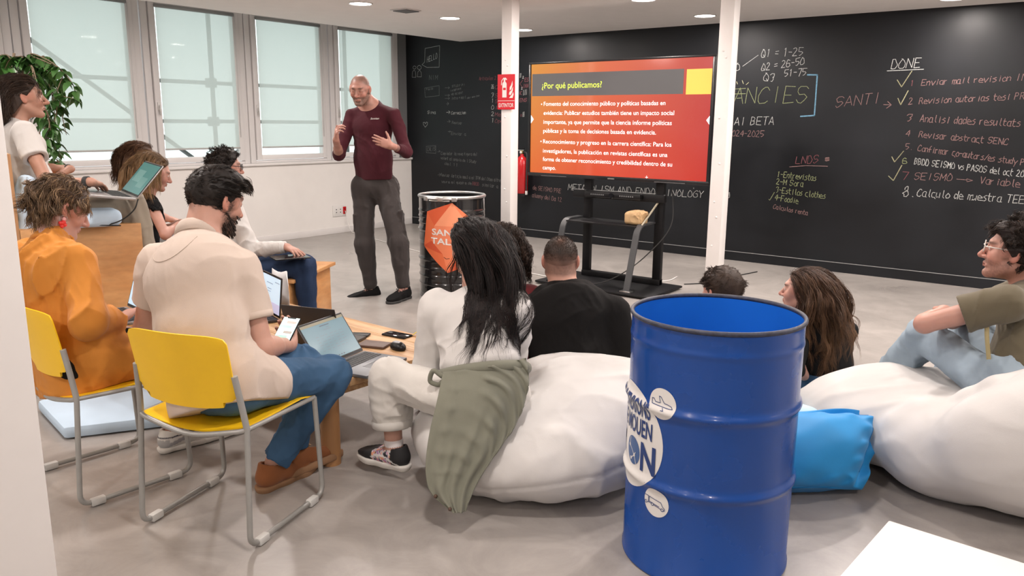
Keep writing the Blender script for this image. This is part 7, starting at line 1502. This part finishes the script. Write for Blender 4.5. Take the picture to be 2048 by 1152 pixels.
# --- laptops
MT['lap_grey'] = M('grey_aluminium', (.20, .21, .225), .4, metal=.6); MT['lap_silver'] = M('silver_aluminium', (.50, .50, .51), .35, metal=.7); MT['lap_black'] = M('dark_laptop_lid', (.028, .022, .020), .45)
MT['keys'] = M('black_keys', (.015, .016, .018), .5)
def laptop(label, HL, HR, lid_dir, w_base, mat, screen_col, loc_z_dir, lidlen=.215, depth=.235, content=None, keys=True):
    """hinge from HL to HR (user's left to right), lid_dir unit vector, base direction points to the user"""
    HL, HR = A(*HL), A(*HR); X = nrm(HR-HL); wd = np.linalg.norm(HR-HL); Yb = nrm(A(*w_base)-X*(A(*w_base)@X)); Zb = np.cross(Yb, X); Zb = Zb if Zb[2] > 0 else -Zb
    D = nrm(A(*lid_dir)-X*(A(*lid_dir)@X)); Nl = nrm(np.cross(X, D)); Nl = Nl if Nl@Yb > 0 else -Nl
    o = empty('laptop', label, 'laptop', tuple((HL+HR)/2))
    def fmx(a, b, c): return Matrix(((a[0], b[0], c[0], 0), (a[1], b[1], c[1], 0), (a[2], b[2], c[2], 0), (0, 0, 0, 1)))
    mb = fmx(X, Yb, Zb); ml = fmx(X, D, Nl); h = wd/2
    box('base', (-h, 0, -.012), (h, depth, .003), mat, o, .003, mb)
    if keys:
        bm = bmesh.new()
        for r in range(5):
            for k in range(14): bx(bm, (-h*.9+k*(h*1.8/14)+.0012, .02+r*.0195, .003), (-h*.9+(k+1)*(h*1.8/14)-.0012, .02+r*.0195+.0165, .0048), mtx=mb)
        kb = from_bm('keyboard', bm, MT['keys'], o); kb['kind'] = 'stuff'
        box('touchpad', (-.055, depth*.60, .003), (.055, depth*.94, .0036), M('touchpad', (.16, .165, .175), .35), o, .001, mb)
    box('lid', (-h, .004, -.008), (h, lidlen, -.001), mat, o, .003, ml)
    box('bezel', (-h+.002, .008, -.001), (h-.002, lidlen-.003, .0004), MT['black_plastic'], o, 0, ml)
    rect_ = lambda x0, y0, x1, y1, zz, m_, nm: add(nm, [tuple(ml @ Vector(q)) for q in ((x0, y0, zz), (x1, y0, zz), (x1, y1, zz), (x0, y1, zz))], [(0, 1, 2, 3)], m_, o, False)
    rect_(-h+.008, .02, h-.008, lidlen-.011, .001, screen_col, 'screen')
    for (x0, y0, x1, y1, c_) in (content or []): rect_(lerp(-h+.008, h-.008, x0), lerp(.02, lidlen-.011, y0), lerp(-h+.008, h-.008, x1), lerp(.02, lidlen-.011, y1), .0016, c_, 'screen_content')
    return o
scr_teal = M('screen_teal_grey', (.085, .155, .19), .25, emit=.55); scr_dark = M('screen_line', (.03, .06, .09), .3, emit=.3); scr_mid = M('screen_text', (.06, .10, .13), .3, emit=.45); tan = M('screen_tabs', (.16, .15, .10), .3, emit=.5)
R3 = random.Random(3); txt = [(.40, .86, .62, .885, scr_dark), (0, .93, 1, 1, tan), (.52, .80, .60, .815, scr_mid), (.44, .75, .62, .765, scr_mid)]
for k in range(6): y = .25+k*.075; txt += [(.2+i*.11, y, .2+i*.11+R3.uniform(.03, .09), y+.012, scr_mid) for i in range(6)]
txt += [(.1+i*.06, .03, .13+i*.06, .06, scr_dark) for i in range(9)]
laptop('grey laptop open on the near table corner, showing a web page', (-2.771, 2.213, .402), (-2.835, 2.527, .402), (-.60, .05, .80), (.99, .1, 0), MT['lap_grey'], scr_teal, 0, .225, .25, txt)
laptop('black laptop seen from behind its open lid, behind the grey laptop', (-2.955, 2.50, .402), (-3.245, 2.405, .402), (0, -.30, .95), (-.31, .95, 0), MT['lap_black'], scr_teal, 0, .22, .23)
scr_pale = M('screen_pale', (.50, .66, .80), .3, emit=.55); gl = M('screen_grey_text', (.22, .27, .33), .3, emit=.4); scr_lil = M('screen_lilac', (.48, .48, .66), .3, emit=.5)
laptop('laptop with a pale document screen at the far left of the table', (-3.97, 2.745, .402), (-3.673, 2.655, .402), (.42, -.03, .9), (-.25, -.95, 0) if False else (-.2, -.9, 0), MT['lap_black'], scr_pale, 0, .235, .2, [(.25, .78, .6, .80, gl), (.3, .62, .52, .64, gl), (.28, .55, .5, .565, gl), (.7, .86, .95, .88, gl), (.0, 0, 1, .28, scr_lil)])
# --- things on the table
def phone(label, loc, rz, col, mtx=None, scr=None, L=.15, W=.073):
    o = empty('phone', label, 'phone', loc); 
    if mtx is None: o.rotation_euler = (0, 0, rz)
    else: o.matrix_world = mtx
    box('case', (-L/2, -W/2, 0), (L/2, W/2, .009), col, o, .004); box('glass', (-L/2+.003, -W/2+.003, .009), (L/2-.003, W/2-.003, .0098), scr or M('black_glass', (.012, .012, .014), .08), o, .0004); return o
tz = .3885
phone('black phone lying on the table beside the yellow strap', (-2.95, 2.865, tz), .1, MT['black_plastic'], None, None, .155, .075)
wl = prism('wallet', [(-.075, -.05), (.075, -.05), (.075, .05), (-.075, .05)], 0, .014, M('brown_leather', (.115, .07, .055), .5, bump=.15, bscale=180), None, .005); wl.location = (-2.90, 2.655, tz); wl.rotation_euler = (0, 0, .35); setp(wl, 'brown leather wallet on the table behind the grey laptop', 'wallet')
wl = prism('card_holder', [(-.05, -.03), (.05, -.03), (.05, .03), (-.05, .03)], 0, .012, MT['black_plastic'], None, .004); wl.location = (-3.10, 2.74, tz); wl.rotation_euler = (0, 0, .5); setp(wl, 'small black case on the table beside the black laptop', 'case')
ms = empty('computer_mouse', 'black and grey computer mouse on the table edge', 'mouse', (-2.765, 2.69, tz), -.25)
S = Sdf(); S.ell((0, 0, .012), (.055, .033, .027), 0); S.cut((0, 0, 0), (0, 0, -1)); S.cut((-.012, 0, .024), (-.25, 0, 1)) if False else None
V, Q = S.mesh(.003); np_mesh('shell', V, Q, MT['black_plastic'], ms)
S = Sdf(); S.ell((-.004, 0, .0145), (.05, .026, .0262), 0); S.cut((0, 0, .022), (0, 0, -1)); V, Q = S.mesh(.0025); np_mesh('top_cover', V, Q, M('grey_mouse_top', (.36, .36, .38), .35, metal=.4), ms)
v, f = tube_data([(.028, -.004, .034), (.028, .004, .034)], .008, 14); add('scroll_wheel', v, f, MT['rubber'], ms)
ym = M('yellow_ribbon', (.72, .56, .03), .6); ys = empty('lanyard', 'crumpled yellow lanyard on the table beside the black phone', 'lanyard', (-2.84, 2.93, tz))
for k, pts in enumerate(([(-.05, -.01, .004), (-.02, .015, .03), (.02, .0, .045), (.04, -.02, .02), (.02, -.04, .004)], [(-.04, .02, .003), (0, .03, .028), (.05, .01, .02), (.06, -.03, .003)])):
    P = spline(pts, 22); V = []; Fc = []
    for i, p in enumerate(P): T = nrm(P[min(i+1, 21)]-P[max(i-1, 0)]); B = nrm(np.cross(T, (.2, .3, 1))); V += [p+B*.01+A(0, 0, .001), p-B*.01+A(0, 0, .001), p-B*.01-A(0, 0, .001), p+B*.01-A(0, 0, .001)]
    for i in range(21):
        for j in range(4): Fc.append((i*4+j, i*4+(j+1) % 4, i*4+4+(j+1) % 4, i*4+4+j))
    Fc += [(3, 2, 1, 0), (84, 85, 86, 87)]
    add('strap', V, Fc, ym, ys)
# cushions on the bench
S = Sdf(); S.rbox((0, 0, 0), (.16, .035, .17), .03, 0); S.ell((0, 0, 0), (.14, .055, .14), .04); S.disp.append(folds(.004, 9, 4)); V, Q = S.mesh(.01)
o = np_mesh('cushion', V, Q, MT['pale_blue']); o.matrix_world = Matrix.Translation((-4.747, 1.825, 1.03)) @ Matrix.Rotation(math.atan2(-.28, .96), 4, 'Z') @ Matrix.Rotation(-.16, 4, 'X'); setp(o, 'pale blue cushion behind the back of the woman on the tall bench', 'cushion')
S = Sdf(); S.rbox((0, 0, .045), (.11, .16, .045), .04, 0); S.disp.append(folds(.004, 9, 2)); V, Q = S.mesh(.008)
o = np_mesh('cushion', V, Q, MT['pale_blue']); o.matrix_world = Matrix.Translation((-4.46, 2.02, .927)) @ Matrix.Rotation(math.atan2(-.28, .96), 4, 'Z'); setp(o, 'pale blue cushion lying on the tall bench beside her thigh', 'cushion')
# --- leafy plant by the first window
pl = empty('potted_plant', 'tall leafy ficus behind the woman on the tall bench', 'plant', (-6.30, 2.40, 0))
lathe('pot', [(.002, 0), (.16, 0), (.20, .36), (.19, .36), (.185, .32), (.002, .32)], M('grey_pot', (.25, .25, .25), .6), pl, 32)
RP = random.Random(11); leafm = M('ficus_leaf', (.045, .13, .028), .38, var=.45, vscale=9, spec=.5); barkm = M('ficus_bark', (.20, .15, .10), .8)
LV = []; LF = []
def leaf(p, d, up, L, Wd):
    d = nrm(d); s = nrm(np.cross(d, up)); n = np.cross(s, d); k = len(LV)
    prof = [(0, .0), (.12, .55), (.32, 1), (.55, .85), (.8, .4), (1, .0)]
    for t, w_ in prof:
        c_ = p+d*L*t-n*L*.22*t*t
        LV.extend([c_+s*Wd*w_+n*Wd*.35*w_, c_, c_-s*Wd*w_+n*Wd*.35*w_])
    for i in range(5): a = k+i*3; LF.extend([(a, a+1, a+4, a+3), (a+1, a+2, a+5, a+4)])
def twig(pts, r0, r1, nl, n=30):
    P = spline(pts, n); v, f = tube_data(P, list(np.linspace(r0, r1, n)), 6); BRN.append((v, f))
    for k in range(nl):
        t = RP.uniform(.25, 1); p = P[min(n-1, int(t*(n-1)))]; a = RP.uniform(0, 6.28)
        leaf(p+A(0, 0, 0), A(math.cos(a)*.8, math.sin(a)*.8, RP.uniform(-1.1, -.2)), A(RP.uniform(-.4, .4), RP.uniform(-.4, .4), 1), RP.uniform(.075, .115), RP.uniform(.021, .031))
BRN = []
trunk = [(0, 0, .3), (.03, .02, .8), (.0, .05, 1.2), (-.05, .02, 1.6), (-.03, .08, 1.95)]
twig(trunk, .022, .010, 8)
PLANT = ([(-6.24, 2.54, 1.91), (-6.12, 2.58, 1.93), (-5.98, 2.59, 1.85), (-5.86, 2.59, 1.71), (-5.78, 2.62, 1.63)], [(-6.21, 2.56, 1.89), (-6.13, 2.61, 1.84), (-6.07, 2.60, 1.63), (-6.03, 2.58, 1.42), (-5.95, 2.57, 1.20)], [(-6.12, 2.49, 1.86), (-6.04, 2.51, 1.69), (-5.99, 2.48, 1.46), (-5.96, 2.47, 1.29)], [(-6.19, 2.57, 1.89), (-6.13, 2.65, 1.75), (-6.08, 2.63, 1.56), (-6.05, 2.61, 1.39)], [(-6.46, 2.50, 1.92), (-6.51, 2.47, 1.92), (-6.57, 2.41, 1.87)], [(-6.15, 2.48, 1.90), (-6.15, 2.41, 1.89), (-6.13, 2.35, 1.84)], [(-6.33, 2.59, 1.88), (-6.36, 2.61, 1.56), (-6.30, 2.58, 1.27), (-6.10, 2.64, 1.15)], [(-6.18, 2.59, 1.92), (-6.07, 2.60, 1.87), (-5.97, 2.59, 1.80)],)
for pts in PLANT:
    for k in range(2):
        q = [A(*c)-A(-6.30, 2.40, 0)+A(RP.uniform(-.05, .05), RP.uniform(-.05, .05), RP.uniform(-.04, .04))*(i > 0) for i, c in enumerate(pts)]; twig([A(-.03, .05, 1.7)]+q, .007, .002, 26, 22)
v, f = merge(BRN); add('branches', v, f, barkm, pl); lv = add('leaves', LV, LF, leafm, pl); lv['kind'] = 'stuff'
# ---------------------------------------------------------------- things held or on laps
LAP1 = ((-4.509, 2.236, 1.099), (-4.197, 2.166, 1.084), (.02, .145, .17), (-.183, -.13, .03)); PHONE = (-2.616, 1.921, .661); TABLET = (-4.377, 3.274, .604); PAPER = (-3.90, 2.84, .402)
def hold():
    laptop('silver laptop with a teal screen on the knees of the woman on the tall bench', LAP1[0], LAP1[1], LAP1[2], LAP1[3], MT['lap_silver'], M('screen_teal', (.05, .135, .13), .2, emit=.55), 0, .225, .225, [(.1, .35, .5, .75, M('screen_cloudy', (.10, .20, .19), .2, emit=.5)), (.5, .2, .85, .55, M('screen_cloudy', (.085, .18, .17), .2, emit=.5))])
    laptop('silver laptop with black keys on the lap of the woman in orange', (-3.575, 1.755, .652), (-3.265, 1.71, .652), (0, .30, .95), (-.1, -1, .02), MT['lap_silver'], M('screen_sky', (.42, .60, .76), .25, emit=.6), 0, .22, .23)
    # phone in the hand of the man in the polo shirt
    X = nrm(A(.795, .607, 0)*.15+A(-.607, .795, 0)*.80+A(0, 0, .50)); Zn = A(.607, -.795, 0)*.5+A(0, 0, .8); Zn = nrm(Zn-X*(Zn@X)); Y = np.cross(Zn, X); c = A(*PHONE)
    o = phone('phone with a white and green chat, held by the man in the polo shirt', (0, 0, 0), 0, MT['black_plastic'], Matrix(((X[0], Y[0], Zn[0], c[0]), (X[1], Y[1], Zn[1], c[1]), (X[2], Y[2], Zn[2], c[2]), (0, 0, 0, 1))), M('chat_screen', (.62, .80, .76), .2, emit=.75))
    gc = M('chat_green', (.42, .70, .56), .3, emit=.6)
    for k, (x, w_) in enumerate(((.045, .04), (.02, .05), (-.01, .035), (-.035, .045))): box('chat_bubble', (x-.007, -.028+.012*(k % 2), .0098), (x+.007, -.028+.012*(k % 2)+w_, .0101), gc if k % 2 else vinyl, o)
    box('camera_notch', (.066, -.018, .0098), (.073, .018, .0102), MT['black_plastic'], o)
    # tablet on the thigh of the man in the white shirt
    f_ = nrm(A(.795, .607, 0)*.86+A(-.607, .795, 0)*.5); s_ = np.cross(f_, (0, 0, 1)); c = A(*TABLET)
    o = empty('tablet', 'black tablet under the hand of the man in the white shirt', 'tablet', (0, 0, 0)); o.matrix_world = Matrix(((f_[0], s_[0], 0, c[0]), (f_[1], s_[1], 0, c[1]), (0, 0, 1, c[2]), (0, 0, 0, 1)))
    box('case', (-.12, -.085, -.005), (.12, .085, .004), MT['black_plastic'], o, .004); box('glass', (-.11, -.076, .004), (.11, .076, .0046), M('tablet_glass', (.012, .012, .014), .08), o)
    V = []; Fc = []
    for i in range(9):
        for j in range(7): x, y = i/8-.5, j/6-.5; V.append((x*.21, .02*math.sin(x*5+y*2)+y*.02, .02+(y+.5)*.20+.008*math.sin(x*9)))
    for i in range(8):
        for j in range(6): a = i*7+j; Fc.append((a, a+1, a+8, a+7))
    o = add('paper_sheet', V, Fc, M('paper_white', (.78, .78, .80), .7)); md = o.modifiers.new('thick', 'SOLIDIFY'); md.thickness = .0012; o.location = PAPER; o.rotation_euler = (0, 0, -.3); setp(o, 'curled white sheet of paper standing behind the pale laptop screen', 'paper')
    o = tube('cable', spline([(-4.245, 2.20, 1.075), (-4.24, 2.17, 1.02), (-4.285, 2.12, .965), (-4.36, 2.07, .935), (-4.41, 2.06, .933), (-4.38, 2.02, .933), (-4.42, 2.0, .945), (-4.45, 2.04, .94), (-4.40, 2.08, .933), (-4.36, 2.03, .94), (-4.34, 2.08, .934), (-4.30, 2.12, .933)], 70), .0035, MT['rubber'], None, 6); setp(o, 'thin black cable coiled on the tall bench below the silver laptop', 'cable')
hold()
